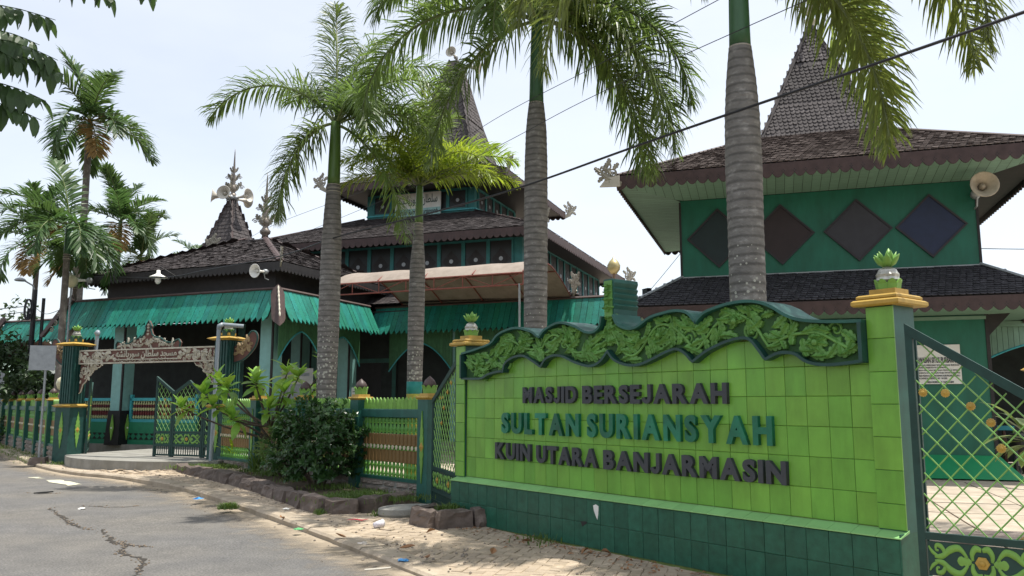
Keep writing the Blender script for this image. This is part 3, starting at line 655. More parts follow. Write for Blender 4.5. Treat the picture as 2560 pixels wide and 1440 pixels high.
# chipped spot and smear on the base
part('paint_smear', MB().prism([(2.68, .50), (2.72, .515), (2.76, .50), (2.755, .42), (2.74, .36), (2.715, .40), (2.69, .45)], -.004, -.001), WHITE, SO)
part('chipped_hole', MB().prism([(2.48, .315), (2.56, .325), (2.585, .31), (2.54, .285), (2.51, .265)], -.0035, -.001), BLACK, SO)
# ================================================================ fences
BALUS = banded('baluster_paint', [(0, (.13, .32, .05)), (.16, (.10, .27, .05)), (.20, (.19, .115, .04)), (.36, (.12, .30, .05)), (.42, (.19, .115, .04)), (.58, (.10, .27, .05)), (.80, (.13, .32, .05))])
PICKET = mat('lime_picket', (.17, .35, .055), .5, .2, 8, rnd=.12)
OVAL = mat('cream_oval', (.58, .5, .36), .6, .1)
BUD = mat('bud_brown', (.075, .05, .045), .5, .3, 8)
# turned baluster, .80 high, with an oval boss
bal = MB().lathe([(.022, 0), (.030, .04), (.018, .08), (.030, .14), (.020, .19), (.031, .2), (.031, .36), (.016, .375), (.026, .40), (.016, .42), (.031, .43), (.031, .57), (.018, .59), (.030, .65), (.018, .71), (.028, .76), (.022, .80)], 6, rot=.5, sy=.7)
BALM = bal.mesh('baluster', BALUS)
ovm = MB().lathe([(.021, 0), (.019, .008), (.008, .010)], 10); ovm.xf(Matrix.Rotation(rad(90), 4, 'X')); ovm.v = [(x, y, z * 1.5) for x, y, z in ovm.v]
OVM = ovm.mesh('oval_boss', OVAL)
pk = MB().prism([(-.043, 0), (.043, 0), (.043, .10), (.03, .15), (0, .19), (-.03, .15), (-.043, .10)], -.012, .012)
PKM = pk.mesh('picket', PICKET)
def ashlar_row(parent, x0, x1, z0, z1, y0, seed, bw=.36, rows=3):
    r_ = random.Random(seed); h = (z1 - z0) / rows
    for j in range(rows):
        x = x0 - (bw / 2 if j % 2 else 0)
        while x < x1 - .02:
            a = max(x, x0); b = min(x + bw * r_.uniform(.85, 1.15), x1)
            if b - a > .04:
                m = MB(); g2 = .006; nx, nz = 5, 4; W_, H_ = b - a - g2, h - g2
                for k in range(nz + 1):
                    for i in range(nx + 1):
                        e = 1 if 0 < i < nx and 0 < k < nz else 0
                        m.v.append((W_ * i / nx, -.05 * e * r_.uniform(.35, 1) + (.012 if not e else 0), H_ * k / nz))
                m.f = [(k * (nx + 1) + i, k * (nx + 1) + i + 1, (k + 1) * (nx + 1) + i + 1, (k + 1) * (nx + 1) + i) for k in range(nz) for i in range(nx)]
                part('stone_block', m, ASHLAR, parent, (a, y0, z0 + j * h))
            x += bw if b < x1 else 9
def bud_cap(parent, x, y, z):
    cp = part('cap', MB().tbox((0, 0), (.13, .13), (0, 0), (.16, .16), 0, .03).tbox((0, 0), (.16, .16), (0, 0), (.15, .15), .03, .055).tbox((0, 0), (.115, .115), (0, 0), (.11, .11), .055, .095), GOLD, parent, (x, y, z))
    petals(8, .095, .095, .13, .085, LEAFG, cp, 'cup_petal', .25)
    part('bud', MB().lathe([(.07, .17), (.098, .215), (.1, .25), (.075, .30), (.03, .34), (.004, .365)], 12), BUD, cp, smooth=True)
def diamond_relief(parent, x, y, z0, z1, w, rz=0):
    n_ = 9; pts = []
    for i in range(n_ * 2 + 1): pts.append((w * math.sin(math.pi * i / (2 * n_)) ** 1.2 * (.75 + .25 * (i % 2)), lerp(z0, z1, i / (2 * n_))))
    m = MB().prism([(a, b) for a, b in pts] + [(-a, b) for a, b in reversed(pts[1:-1])], -.015, .005)
    o = part('lozenge_relief', m, LEAFG, parent, (x, y, 0), (0, 0, rz)); zc = (z0 + z1) / 2
    part('boss', MB().add([(x_ * .055, -.03 if i == 4 else -.016, zc + z_ * .055) for i, (x_, z_) in enumerate(((1, 0), (0, 1.4), (-1, 0), (0, -1.4), (0, 0)))], [(0, 4, 1), (1, 4, 2), (2, 4, 3), (3, 4, 0)]), GOLD, o)
def fence(name, label, a, b, nb, zb, blocks=True, seed=1, postfirst=True, postlast=True):
    d = Vector((b[0] - a[0], b[1] - a[1])); L_ = d.length; o = thing(name, label, 'fence', (a[0], a[1], 0), math.atan2(d.y, d.x)); bay = L_ / nb
    for i in range(nb + 1):
        if (i == 0 and not postfirst) or (i == nb and not postlast): continue
        x = i * bay; p = part('post', MB().box(x - .13, x + .13, -.13, .13, -.03, 1.62), TEALP, o)
        bud_cap(p, x, 0, 1.62)
        diamond_relief(p, x, -.131, .35, 1.45, .05)
    for i in range(nb):
        x0, x1 = i * bay + .13, (i + 1) * bay - .13
        wall_ = part('stone_plinth', MB().box(x0, x1, -.05, .07, -.05, zb), CONC, o)
        if blocks: ashlar_row(wall_, x0, x1, .02, zb, -.052, seed * 31 + i)
        part('rail', MB().box(x0, x1, -.075, .075, zb + .002, zb + .05), TEALP, o)
        tr_ = part('rail', MB().cbox(x0, x1, -.06, .06, 1.33, 1.47, .01), TEALP, o)
        nb_ = 16; st_ = (x1 - x0) / nb_; zr = zb + .05; k = (1.33 - zr) / .8
        for j in range(nb_):
            q = link('baluster', BALM, o, (x0 + st_ * (j + .5), 0, zr), (0, 0, 0), (1.6, 1.1, k))
            link('oval_boss', OVM, q, (0, -.026, .40), (0, 0, 0))
            link('picket', PKM, o, (x0 + st_ * (j + .5), 0, 1.47), (0, 0, 0), (st_ / .094, 1, 1))
        for z in (zr + .13 * k, zr + .37 * k, zr + .6 * k, zr + .72 * k): part('cross_bar', MB().box(x0, x1, -.008, .012, z, z + .02), PICKET, o)
    return o
fence('boundary_fence', 'green and brown baluster fence between gate and name wall', (-6.65, 18.9), (-1.28, 12.85), 4, .33, seed=3, postfirst=False)
fence('boundary_fence', 'green baluster fence on pale stone left of the main gate', (-19.5, 31.9), (-11.45, 21.3), 6, .42, seed=5, postlast=False)

# ================================================================ gates
def clip_seg(p, q, top, x0, x1, z0):
    """clip a bar to the area below a polyline top and above z0"""
    N_ = 60; keep = []
    for i in range(N_ + 1):
        t = i / N_; x = lerp(p[0], q[0], t); z = lerp(p[1], q[1], t)
        if x0 <= x <= x1 and z0 <= z <= yat(top, x): keep.append((x, z))
    return (keep[0], keep[-1]) if len(keep) > 1 else None
LATT = mat('lattice_lime_steel', (.16, .33, .08), .4, .15, 8)
GATEP = mat('gate_dark_green', (.010, .042, .034), .6, .25, 8)
def flower(parent, x, y, z, r, m=GOLD, n_=12, name='gold_flower'):
    me = MB().lathe([(r, 0), (r * .96, .008), (r * .42, .012), (r * .36, .02), (r * .1, .026)], n_ * 2); k = 0
    for i, (a, b, c) in enumerate(me.v):
        if i < n_ * 4 and (i % 2): me.v[i] = (a * .86, b * .86, c)
    me.xf(Matrix.Rotation(rad(90), 4, 'X'))
    return part(name, me, m, parent, (x, y, z))
GLV, GSC = leaf_set('gate', LEAFG)
def motif():
    """flat carved scroll motif, unit = panel height, centred on a flower"""
    m = MB()
    def flat(pts, rr): m.tube([(x, 0, z) for x, z in bez(pts, 5)], [yat(list(zip([i / (len(rr) - 1) for i in range(len(rr))], rr)), i / (5 * (len(pts) - 1))) for i in range(5 * (len(pts) - 1) + 1)], 6, (1, 1))
    for sx in (1, -1):
        for sz in (1, -1):
            flat([(sx * .02, sz * .36), (sx * .26, sz * .40), (sx * .42, sz * .24), (sx * .40, sz * .04)], (.07, .12, .12, .06))
            flat([(sx * .62, sz * .10), (sx * .95, sz * .36), (sx * 1.35, sz * .30), (sx * 1.7, sz * .10), (sx * 2.05, sz * .07)], (.05, .11, .13, .10, .05))
            flat([(sx * 1.55, sz * .14), (sx * 1.72, sz * .36), (sx * 1.95, sz * .40), (sx * 1.98, sz * .27), (sx * 1.86, sz * .25)], (.08, .09, .07, .05, .03))
            flat([(sx * 1.9, sz * .08), (sx * 2.15, sz * .2), (sx * 2.3, sz * .36)], (.05, .07, .03))
        k = len(m.v); m.join(leaf_piece(.62, .17, 2, 0, 1)); m.v[k:] = [(sx * (x + .46), y * 1.2, z) for x, y, z in m.v[k:]]
    m.v = [(x, y * .45, z) for x, y, z in m.v]
    return m
MOTIF = motif()
def carved_panel(parent, x0, x1, z0, z1, y, flowers=1):
    p = part('carved_panel', MB().box(x0, x1, y - .008, y + .012, z0, z1), GATEP, parent); h = z1 - z0; zc = (z0 + z1) / 2; flowers = max(1, round((x1 - x0) / (h * 3.4))); hw = (x1 - x0) / (2 * flowers)
    mm = MB().join(MOTIF, Matrix.Diagonal((min(hw / 2.34, h * 1.1), h * .5, h, 1))).mesh('carved_scroll', LEAFG, True)
    for i in range(flowers):
        cx = lerp(x0, x1, (i + .5) / flowers); link('carved_scroll', mm, p, (cx, y - .009, zc)); flower(p, cx, y - .014, zc, h * .2, n_=6)
    return p
def gate_leaf(name, label, loc, rz, secs, zbot=.12, zl=.62, pitch=.13, steep=1.25, flowers=(), group=None):
    """secs: list of (x0, x1, [(x, z) top line]); welded steel leaf with lattice, carved panel, pickets"""
    o = thing(name, label, 'gate', loc, rz, group)
    for si, (x0, x1, top) in enumerate(secs):
        t_ = .05
        for x, in ((x0,), (x1 - t_,)): part('stile', MB().box(x, x + t_, -.025, .025, zbot - .06, yat(top, min(max(x + t_ / 2, x0), x1)) - .02), GATEP, o)
        for a, b in zip(top, top[1:]):
            part('top_rail', MB().prism([(a[0], a[1] - .05), (b[0], b[1] - .05), (b[0], b[1] + .03), (a[0], a[1] + .03)], -.028, .028), GATEP, o)
        part('rail', MB().box(x0 + t_, x1 - t_, -.024, .024, zl - .05, zl), GATEP, o)
        part('rail', MB().box(x0 + t_, x1 - t_, -.024, .024, zl - .36, zl - .31), GATEP, o)
        part('rail', MB().box(x0 + t_, x1 - t_, -.024, .024, zbot, zbot + .04), GATEP, o)
        carved_panel(o, x0 + t_ + .01, x1 - t_ - .01, zl - .30, zl - .06, -.008, 1)
        k = max(2, int((x1 - x0 - .1) / .065))
        for i in range(k):
            x = lerp(x0 + t_, x1 - t_, (i + .5) / k); part('bottom_bar', MB().box(x - .008, x + .008, -.008, .008, zbot + .04, zl - .36), GATEP, o)
        xa, xb = x0 + t_, x1 - t_; w_ = xb - xa; zt = max(z for _, z in top); hh = zt - zl; nb = int((w_ + hh / steep) / pitch) + 2
        for sg in (1, -1):
            for i in range(-1, nb + 2):
                xs_ = (xa - hh / steep + i * pitch) if sg > 0 else (xb + hh / steep - i * pitch)
                c_ = clip_seg((xs_, zl), (xs_ + sg * hh / steep, zt), [(a, b - .04) for a, b in top], xa, xb, zl)
                if c_ and math.dist(*c_) > .05:
                    yy = .006 * sg; part('lattice_bar', MB().tube([(c_[0][0], yy, c_[0][1]), (c_[1][0], yy, c_[1][1])], .0058, 5), LATT, o)
        for fx, fz in flowers:
            if xa < fx < xb: flower(o, fx, -.016, fz, .033)
    return o
# right leaf, seen through beside the name wall
gr = gate_leaf('steel_gate', 'dark green lattice gate with yellow flowers right of the name wall', (2.98, 6.27, 0), math.atan2(-.63, .777),
               [(.03, 1.55, [(.03, 2.14), (.80, 1.62), (1.05, 1.55), (1.55, 1.72)])], zl=.63, pitch=.148, steep=1.12,
               flowers=((.13, 1.645), (.28, 1.64), (.44, 1.545), (.56, 1.43), (.61, 1.25), (.9, 1.3)))
# weathered hinge post behind it
hp = thing('gate_post', 'peeling dark green square steel post behind the lattice gate', 'post', (3.17, 6.55, 0), rad(-30))
part('shaft', MB().box(-.055, .055, -.055, .055, 0, 2.15), mat('peeling_green', (.012, .05, .042), .6, .3, 9, col2=(.25, .33, .27), c2fac=.66), hp)
part('hinge', MB().box(-.09, -.055, -.07, -.02, 1.05, 1.45).tube([(-.09, -.045, 1.0), (-.09, -.045, 1.5)], .012), GATEP, hp)
part('hinge', MB().box(-.075, .06, -.075, -.05, .82, .86), BLACK, hp)
# small leaf between the fence and the wall
gate_leaf('steel_gate', 'narrow lattice gate between fence post and left end of name wall', (-1.2, 12.62, 0), math.atan2(-1.42, .48), [(.03, 1.45, [(.03, 1.60), (1.45, 2.14)])], zl=.63, pitch=.145, steep=1.12, flowers=((.95, 1.72), (.75, 1.50), (.62, 1.28), (1.15, 1.85)))
# folding leaves in the main gateway
W2 = FV.w
gate_leaf('steel_gate', 'folding lattice gate leaves closed on the right half of the gateway', W2(-15.66, 15.25, .2), FV.rz,
          [(.0, .56, [(0, 1.98), (.56, 1.62)]), (.57, 1.50, [(.57, 1.60), (1.04, 1.88), (1.50, 1.50)]), (1.51, 1.96, [(1.51, 1.50), (1.96, 1.75)])], zl=.70, pitch=.125, steep=1.5,
          flowers=((.3, 1.45), (.34, 1.3), (.3, 1.1), (.85, 1.2), (1.1, 1.38), (1.15, 1.22), (.9, 1.05), (1.7, 1.15)))
gate_leaf('steel_gate', 'lattice gate leaf swung inwards beside the left gatepost', W2(-17.95, 15.3, .2), FV.rz + rad(138), [(.0, 1.9, [(0, 1.95), (.95, 1.6), (1.9, 1.9)])], zl=.70, pitch=.125, steep=1.5)

# ================================================================ main gateway
GP = thing('carved_gateway', 'carved gateway with fluted dark green posts and inscribed lintel', 'gateway', W2(-15.86, 15.07, 0), FV.rz)
FLUTE = mat('gateway_green', (.012, .058, .048), .5, .25, 8)
for sx, zb in ((-2.42, .0), (2.48, .1)):
    p = part('gatepost', MB().box(sx - .25, sx + .25, -.25, .25, zb, 1.46), FLUTE, GP)
    part('collar', MB().tbox((sx, 0), (.27, .27), (sx, 0), (.32, .32), 1.46, 1.50).tbox((sx, 0), (.32, .32), (sx, 0), (.25, .25), 1.50, 1.54), GOLD, p)
    sh = MB().box(sx - .20, sx + .20, -.20, .20, 1.54, 3.0)
    for k in range(5):
        q = -.16 + k * .08; sh.box(sx + q - .022, sx + q + .022, -.222, -.2, 1.56, 2.98).box(sx + .2, sx + .222, q - .022, q + .022, 1.56, 2.98)
    part('fluted_shaft', sh, FLUTE, p)
    part('cap', MB().tbox((sx, 0), (.25, .25), (sx, 0), (.34, .34), 3.0, 3.04).tbox((sx, 0), (.34, .34), (sx, 0), (.2, .2), 3.04, 3.09), GOLD, p)
    petals(8, .13, 3.09, .16, .11, FLUTE, link('petal_cup', None, p, (sx, 0, 0)), 'cup_petal', .2)
    pineapple(p, sx, 0, 3.12, 1.25, mat('stone_fruit', (.28, .28, .24), .7, .2))
    for q, rz_ in ((0, 0),): diamond_relief(p, sx, -.252, .45, 1.35, .07)
    diamond_relief(p, sx + .252, 0, .45, 1.35, .07, rad(90))
lint = part('lintel', MB().box(-2.2, 2.26, -.05, .06, 2.53, 2.88), FRETB, GP)
part('lintel_border', MB().box(-2.2, 2.26, -.075, -.05, 2.53, 2.56).box(-2.2, 2.26, -.075, -.05, 2.85, 2.885).box(-2.2, -2.165, -.075, -.05, 2.56, 2.85).box(2.225, 2.26, -.075, -.05, 2.56, 2.85).box(-1.0, 1.05, -.072, -.05, 2.61, 2.63), FRETW, lint)
FLV, FSC = leaf_set('fret', FRETW); fr_r = random.Random(8)
FGEO = [leaf_piece(.26, .075, 4, .5, 1), leaf_piece(.20, .055, 3, -.9, 2), leaf_piece(.32, .06, 5, 1.0, 3), leaf_piece(.15, .05, 3, .2, 4), scroll_piece(.085, 1.5, .018, 1), scroll_piece(.085, 1.5, .018, 1, -1)]
RELIEF = {}
def fret(parent, x, z, rot, s_, k=None, y=-.052):
    RELIEF.setdefault(parent.name, (parent, MB()))[1].join(FGEO[k if k is not None else fr_r.randrange(6)], Matrix.Translation((x, y, z)) @ Matrix.Rotation(-rad(rot), 4, 'Y') @ Matrix.Diagonal((s_, .8, s_, 1)))
for sg in (-1, 1):
    for i in range(18):
        x = sg * (1.08 + i * .064) + .03
        for k in range(3): fret(lint, x, 2.70 + fr_r.uniform(-.09, .09), fr_r.uniform(0, 360), .62)
for i in range(40): fret(lint, -1.0 + i * .052, 2.59, fr_r.uniform(0, 360), .22)
# Arabic inscription: the word shapes in relief (strokes as on the lintel, read right to left)
def arab(txt, x0, x1, z0, z1, m, parent, y, depth):
    me, a, b, c_, d = letter_mesh(txt, .012, .5); k = (x1 - x0) / (b - a)
    for v in me.vertices:
        px_, py_, pz_ = v.co; v.co = ((px_ - a) * k + x0, -(pz_ + .5) * depth + y, lerp(z0, z1, (py_ - c_) / (d - c_)))
    me.materials.clear(); me.materials.append(m); return link('inscription', me, parent)
AR_GATE = ''.join(reversed('\uFEE3\uFEB4\uFEA0\uFEAA \uFEB3\uFEE0\uFEC4\uFE8E\uFEE5 \uFEB3\uFEEE\uFEAD\uFEF3\uFE8E\uFEE7\uFEB8\uFEEA'))
arab(AR_GATE, -.95, 1.0, 2.63, 2.85, FRETW, lint, -.05, .022)
# crest over the lintel
cpts = [(-1.02, 2.89), (-1.04, 3.0), (-.98, 3.08), (-.88, 3.05), (-.8, 3.0), (-.6, 3.02), (-.42, 3.12), (-.22, 3.16), (-.13, 3.22), (-.07, 3.36), (-.09, 3.42), (0, 3.56)]
cpts = cpts + [(-a, b) for a, b in reversed(cpts[:-1])]
ct = part('lintel_crest', MB().prism([(a + .03, b) for a, b in cpts], -.02, .03), FRETB, GP)
part('crest_border', MB().tube([(a + .03, -.03, b) for a, b in cpts], .022, 6), FLUTE, ct)
for i in range(75):
    x = fr_r.uniform(-.9, .9); zt = 3.02 + .13 * (1 - abs(x) / .9); fret(ct, x + .03, fr_r.uniform(2.93, zt), fr_r.uniform(0, 360), .5, y=-.024)
for z in (3.2, 3.28, 3.36, 3.43):
    for a in (60, 90, 120): fret(ct, .03, z, a, .38, 3, y=-.026)
# brackets under the lintel and curled wings outside the posts
for sg, bx in ((1, -2.18), (-1, 2.24)):
    bp = [(0, 0), (.72, 0), (.66, -.07), (.5, -.1), (.42, -.2), (.3, -.28), (.22, -.42), (.12, -.5), (.06, -.68), (0, -.72)]
    b_ = part('corner_bracket', MB().prism([(bx + sg * a, 2.52 + b) for a, b in bp], -.015, .015), FRETB, GP)
    for i in range(55):
        a = fr_r.uniform(.02, .55); q = fr_r.uniform(0, .55 - a * .9)
        fret(b_, bx + sg * a, 2.50 - max(0, q), fr_r.uniform(0, 360), .45, y=-.017)
    part('bracket_border', MB().tube([(bx + sg * a, -.018, 2.52 + b) for a, b in bp[1:]], .014, 5), FRETW, b_)
for sg, bx in ((-1, -2.62), (1, 2.70)):
    wp = [(0, -.14), (0, .26), (.12, .30), (.28, .30), (.37, .38), (.38, .48), (.48, .58), (.6, .54), (.64, .40), (.58, .22), (.44, .06), (.24, -.08)]
    wg = part('curled_wing', MB().prism([(bx + sg * a, 2.62 + b) for a, b in bez(wp + wp[:1], 3)[:-1]], -.03, .03), FRETB, GP)
    part('wing_border', MB().tube([(bx + sg * a, -.02, 2.62 + b) for a, b in bez(wp[1:] + wp[:1], 3)], .022, 6), FLUTE, wg)
    for i in range(34):
        t = fr_r.random(); a = lerp(.08, .46, t); fret(wg, bx + sg * a, 2.62 + lerp(.1, .34, t) + fr_r.uniform(-.09, .1), fr_r.uniform(0, 360), .55, y=-.032)

for pn_, (po, mb_) in RELIEF.items(): tag(part('carved_relief', mb_, FRETW if 'wing' not in pn_ else mat('wing_tan', (.36, .26, .14), .6, .2), po), kind='stuff')
# ================================================================ building helpers
def shingle_geo(w, h, style='round', t=.012):
    """one shingle: x along eave, y up the slope, z out; hangs from y=h*1.5 down to y=0"""
    k = w * .47; L_ = h * 1.55
    bot = {'round': [(-k, .35 * h), (-k * .75, .10 * h), (0, 0), (k * .75, .10 * h), (k, .35 * h)], 'hex': [(-k, .45 * h), (-k * .45, 0), (k * .45, 0), (k, .45 * h)], 'flat': [(-k, .02 * h), (k, 0)]}[style]
    n_ = len(bot); m = MB(); T = t * 2.4
    m.v = [(x, y, T * (1 - y / L_ * .75)) for x, y in bot] + [(k, L_, t * .25), (-k, L_, t * .25)] + [(x, y, T * (1 - y / L_ * .75) - t) for x, y in bot]
    q = n_ + 2
    m.f = [tuple(range(n_ + 2))] + [(i, q + i, q + i + 1, i + 1) for i in range(n_ - 1)]
    return m
def facet(parent, a, b, c, d, w, h, m, style='round', seed=1, singles=0, jit=.01, pick=None, und=True):
    """shingle a roof plane: a,b eave ends, c,d upper ends (b below c)"""
    a, b, c, d = map(Vector, (a, b, c, d)); e = (b - a).normalized(); up = ((c + d) / 2 - (a + b) / 2); sdir = (up - e * up.dot(e)).normalized(); nrm = e.cross(sdir)
    S_ = sdir.dot(((c + d) / 2 - a)); r_ = random.Random(seed); geo = shingle_geo(w, h, style); all_ = []
    base = Matrix((e, sdir, nrm)).transposed().to_4x4(); nr = int(S_ / h)
    for j in range(nr):
        t = (j * h + h * .2) / S_; l = a.lerp(d, t); rr = b.lerp(c, t); x0 = (l - a).dot(e); x1 = (rr - a).dot(e)
        x = x0 + (w / 2 if j % 2 else 0)
        while x <= x1:
            p = a + e * x + sdir * (j * h) + nrm * .012
            R_ = Matrix.Rotation(r_.gauss(0, jit * 2.5), 4, 'Z') @ Matrix.Rotation(r_.gauss(0, jit * 2), 4, 'X')
            all_.append((p, Matrix.Translation(p + nrm * abs(r_.gauss(0, jit * .4))) @ base @ R_)); x += w
    if und: part('underlay', MB().add([a, b, c, d], [(0, 1, 2, 3)]), ROOFU, parent)
    one = set()
    if singles:
        me = geo.mesh('shingle', m); order = sorted(range(len(all_)), key=lambda i: pick(all_[i][0]))[:singles]; one = set(order)
        for i in order:
            o = link('shingle', me, parent); o.matrix_local = all_[i][1]
    rest = MB()
    for i, (p, M_) in enumerate(all_):
        if i not in one: rest.join(geo, M_)
    if rest.f: tag(part('shingle_field', rest, m, parent), kind='stuff')
def ring(hx, hy, z): return [(-hx, -hy, z), (hx, -hy, z), (hx, hy, z), (-hx, hy, z)]
def hip(parent, h0, z0, h1, z1, w, h, m, style, seed, singles=0, pick=None, sides=(0, 1, 2, 3), caps=True, capm=None):
    lo, hi = ring(*h0, z0), ring(*h1, z1)
    for k in sides:
        n_ = (k + 1) % 4
        facet(parent, lo[k], lo[n_], hi[n_], hi[k], w, h, m, style, seed + k, singles if k == 0 else 0, pick=pick)
    if caps:
        for k in range(4): part('hip_cap', MB().tube([Vector(lo[k]) + Vector((0, 0, .03)), Vector(hi[k]) + Vector((0, 0, .03))], .06, 6, (1.2, .6)), capm or m, parent)
def plain_hip(parent, h0, z0, h1, z1, m, sides):
    lo, hi = ring(h0, h0, z0), ring(h1, h1, z1)
    for k in sides: part('roof_slope', MB().add([lo[k], lo[(k + 1) % 4], hi[(k + 1) % 4], hi[k]], [(0, 1, 2, 3)]), m, parent)
def fascia(parent, hx, hy, z0, z1, m, tooth=.16, th=.03, sides=(0, 1, 2, 3), dots=True, name='fascia_board'):
    R_ = ring(hx, hy, 0)
    for k in sides:
        a, b = Vector(R_[k]), Vector(R_[(k + 1) % 4]); L_ = (b - a).length; n_ = int(L_ / tooth); tw = L_ / n_; d = .3 * (z1 - z0)
        pts = [(0, z1), (0, z0 + d)]
        for i in range(n_):
            x = i * tw; pts += [(x + tw * .12, z0 + d * .55), (x + tw * .3, z0 + d * .15), (x + tw * .5, z0), (x + tw * .7, z0 + d * .15), (x + tw * .88, z0 + d * .55), (x + tw, z0 + d)]
        pts.append((L_, z1)); dv = (b - a) / L_; nv = Vector((dv.y, -dv.x, 0))
        # strips instead of one huge polygon
        m_ = MB(); bt = pts[1:-1]
        for y in (0, th):
            m_.v += [tuple(a + dv * x - nv * y + Vector((0, 0, z))) for x, z in bt] + [tuple(a + dv * x - nv * y + Vector((0, 0, z1))) for x, z in bt]
        q = len(bt)
        for i in range(q - 1):
            m_.f += [(i, i + 1, q + i + 1, q + i), (2 * q + i, 3 * q + i, 3 * q + i + 1, 2 * q + i + 1), (i, 2 * q + i, 2 * q + i + 1, i + 1)]
        m_.f += [(q, 2 * q - 1, 4 * q - 1, 3 * q)]
        f_ = part(name, m_, m, parent)
        if dots:
            dm = MB()
            for i in range(1, n_):
                c_ = a + dv * (i * tw) + nv * .002; z = z0 + d * 1.35
                for (du_, dz_) in ((0, .035), (-.025, 0), (.025, 0), (0, -.03)):
                    p = c_ + dv * du_ + Vector((0, 0, z + dz_)); s_ = .013
                    dm.add([p - dv * s_, p - Vector((0, 0, s_)), p + dv * s_, p + Vector((0, 0, s_))], [(0, 1, 2, 3)])
            tag(part('pierced_pattern', dm, BLACK, f_), kind='stuff')
FRETO = mat('ornament_silver', (.27, .25, .20), .5, .3, 10, metal=.2)
OLV, OSC = leaf_set('orn', FRETO)
def eave_orn(parent, loc, rz, s=1.0, tilt=20):
    """silver pierced leaf scroll standing at a roof corner; lies in its local x-z plane"""
    o = part('eave_ornament', MB().prism([(-.15 * s, -.06 * s), (.10 * s, -.05 * s), (.10 * s, .10 * s), (-.15 * s, .03 * s)], -.02 * s, .02 * s), FRETO, parent, loc, (0, -rad(tilt), rz))
    r_ = random.Random(int(abs(loc[0] * 97 + loc[1] * 13)))
    for x, z, rt, k, sc_ in ((.05, .02, 10, 0, 1.0), (.1, .12, 60, 1, 1.0), (.2, .06, -30, 1, .9), (.24, .18, 80, 2, .8), (.08, .24, 110, 3, 1.1), (.3, .12, 20, 3, 1.1), (.18, .30, 70, 3, 1.0)):
        for yy, ry in ((-.006, 1), (.006, -1)):
            link('carved_leaf', OLV[k], o, (x * s, yy, z * s), (0, -rad(rt), 0), (sc_ * s, ry * .5, sc_ * s))
    for x, z, rt, k in ((.16, .16, 0, 0), (.30, .26, 50, 1), (.05, .20, 120, 0), (.36, .10, -40, 1), (.22, .36, 90, 0)):
        link('carved_scroll', OSC[k], o, (x * s, 0, z * s), (0, -rad(rt), 0), (s * 1.1, .8, s * 1.1))
    return o
def roof_finial(parent, loc, s=1.0, m=None):
    m = m or FRETW
    o = part('roof_finial', MB().lathe([(.13, 0), (.11, .10), (.18, .16), (.2, .26), (.13, .34), (.09, .42), (.15, .5), (.16, .62), (.1, .72), (.07, .8), (.1, .9), (.055, 1.02), (.06, 1.2), (.045, 1.35), (.05, 1.6), (.02, 2.3), (.003, 2.5)], 10), m, parent, loc, (0, 0, 0), True, (s, s, s))
    for z, q in ((.45, 1.5), (.95, 1.15), (1.35, .8)):
        for k in range(4):
            a = rad(22 + 90 * k)
            lf = link('carved_leaf', OLV[2], o, (.05 * math.cos(a), .05 * math.sin(a), z), (0, -rad(38), a), (q, 1, q))
            link('carved_leaf', OLV[3], o, (.2 * q * math.cos(a), .2 * q * math.sin(a), z + .16 * q), (0, -rad(75), a), (q, 1, q))
            if q > 1: link('carved_scroll', OSC[0], o, (.33 * q * math.cos(a), .33 * q * math.sin(a), z + .13 * q), (0, 0, a), (q * .8, 1, q * .8))
    return o
def horn_speaker(label, loc, yaw, pitch=0, s=1.0, m=None, group='horn loudspeakers'):
    m = m or CREAM
    o = thing('loudspeaker', label, 'loudspeaker', loc, yaw, group)
    e = (0, -rad(pitch), 0); c = link('horn', None, o, (0, 0, 0), e)
    h = MB(); pr = [(.03, .0), (.032, .10), (.045, .2), (.075, .29), (.13, .36), (.19, .40), (.205, .405), (.20, .41), (.185, .402), (.125, .352), (.07, .285), (.035, .2), (.02, .12)]
    h.lathe([(r_ * s, z * s) for r_, z in pr], 20); h.xf(Matrix.Rotation(rad(90), 4, 'Y'))
    bell = part('bell', h, m, c, smooth=True)
    part('driver', MB().lathe([(.05 * s, -.12 * s), (.075 * s, -.1 * s), (.075 * s, -.01 * s), (.035 * s, .02 * s)], 12).xf(Matrix.Rotation(rad(90), 4, 'Y')), GREYM, c, smooth=True)
    part('bullet', MB().lathe([(.022 * s, .1 * s), (.045 * s, .22 * s), (.045 * s, .30 * s), (.03 * s, .335 * s), (.004, .35 * s)], 10).xf(Matrix.Rotation(rad(90), 4, 'Y')), m, c, smooth=True)
    part('bracket', MB().tube([(0, 0, -.07 * s), (-.05 * s, 0, -.2 * s), (-.2 * s, 0, -.22 * s)], .014 * s, 6), GREYM, o)
    return o
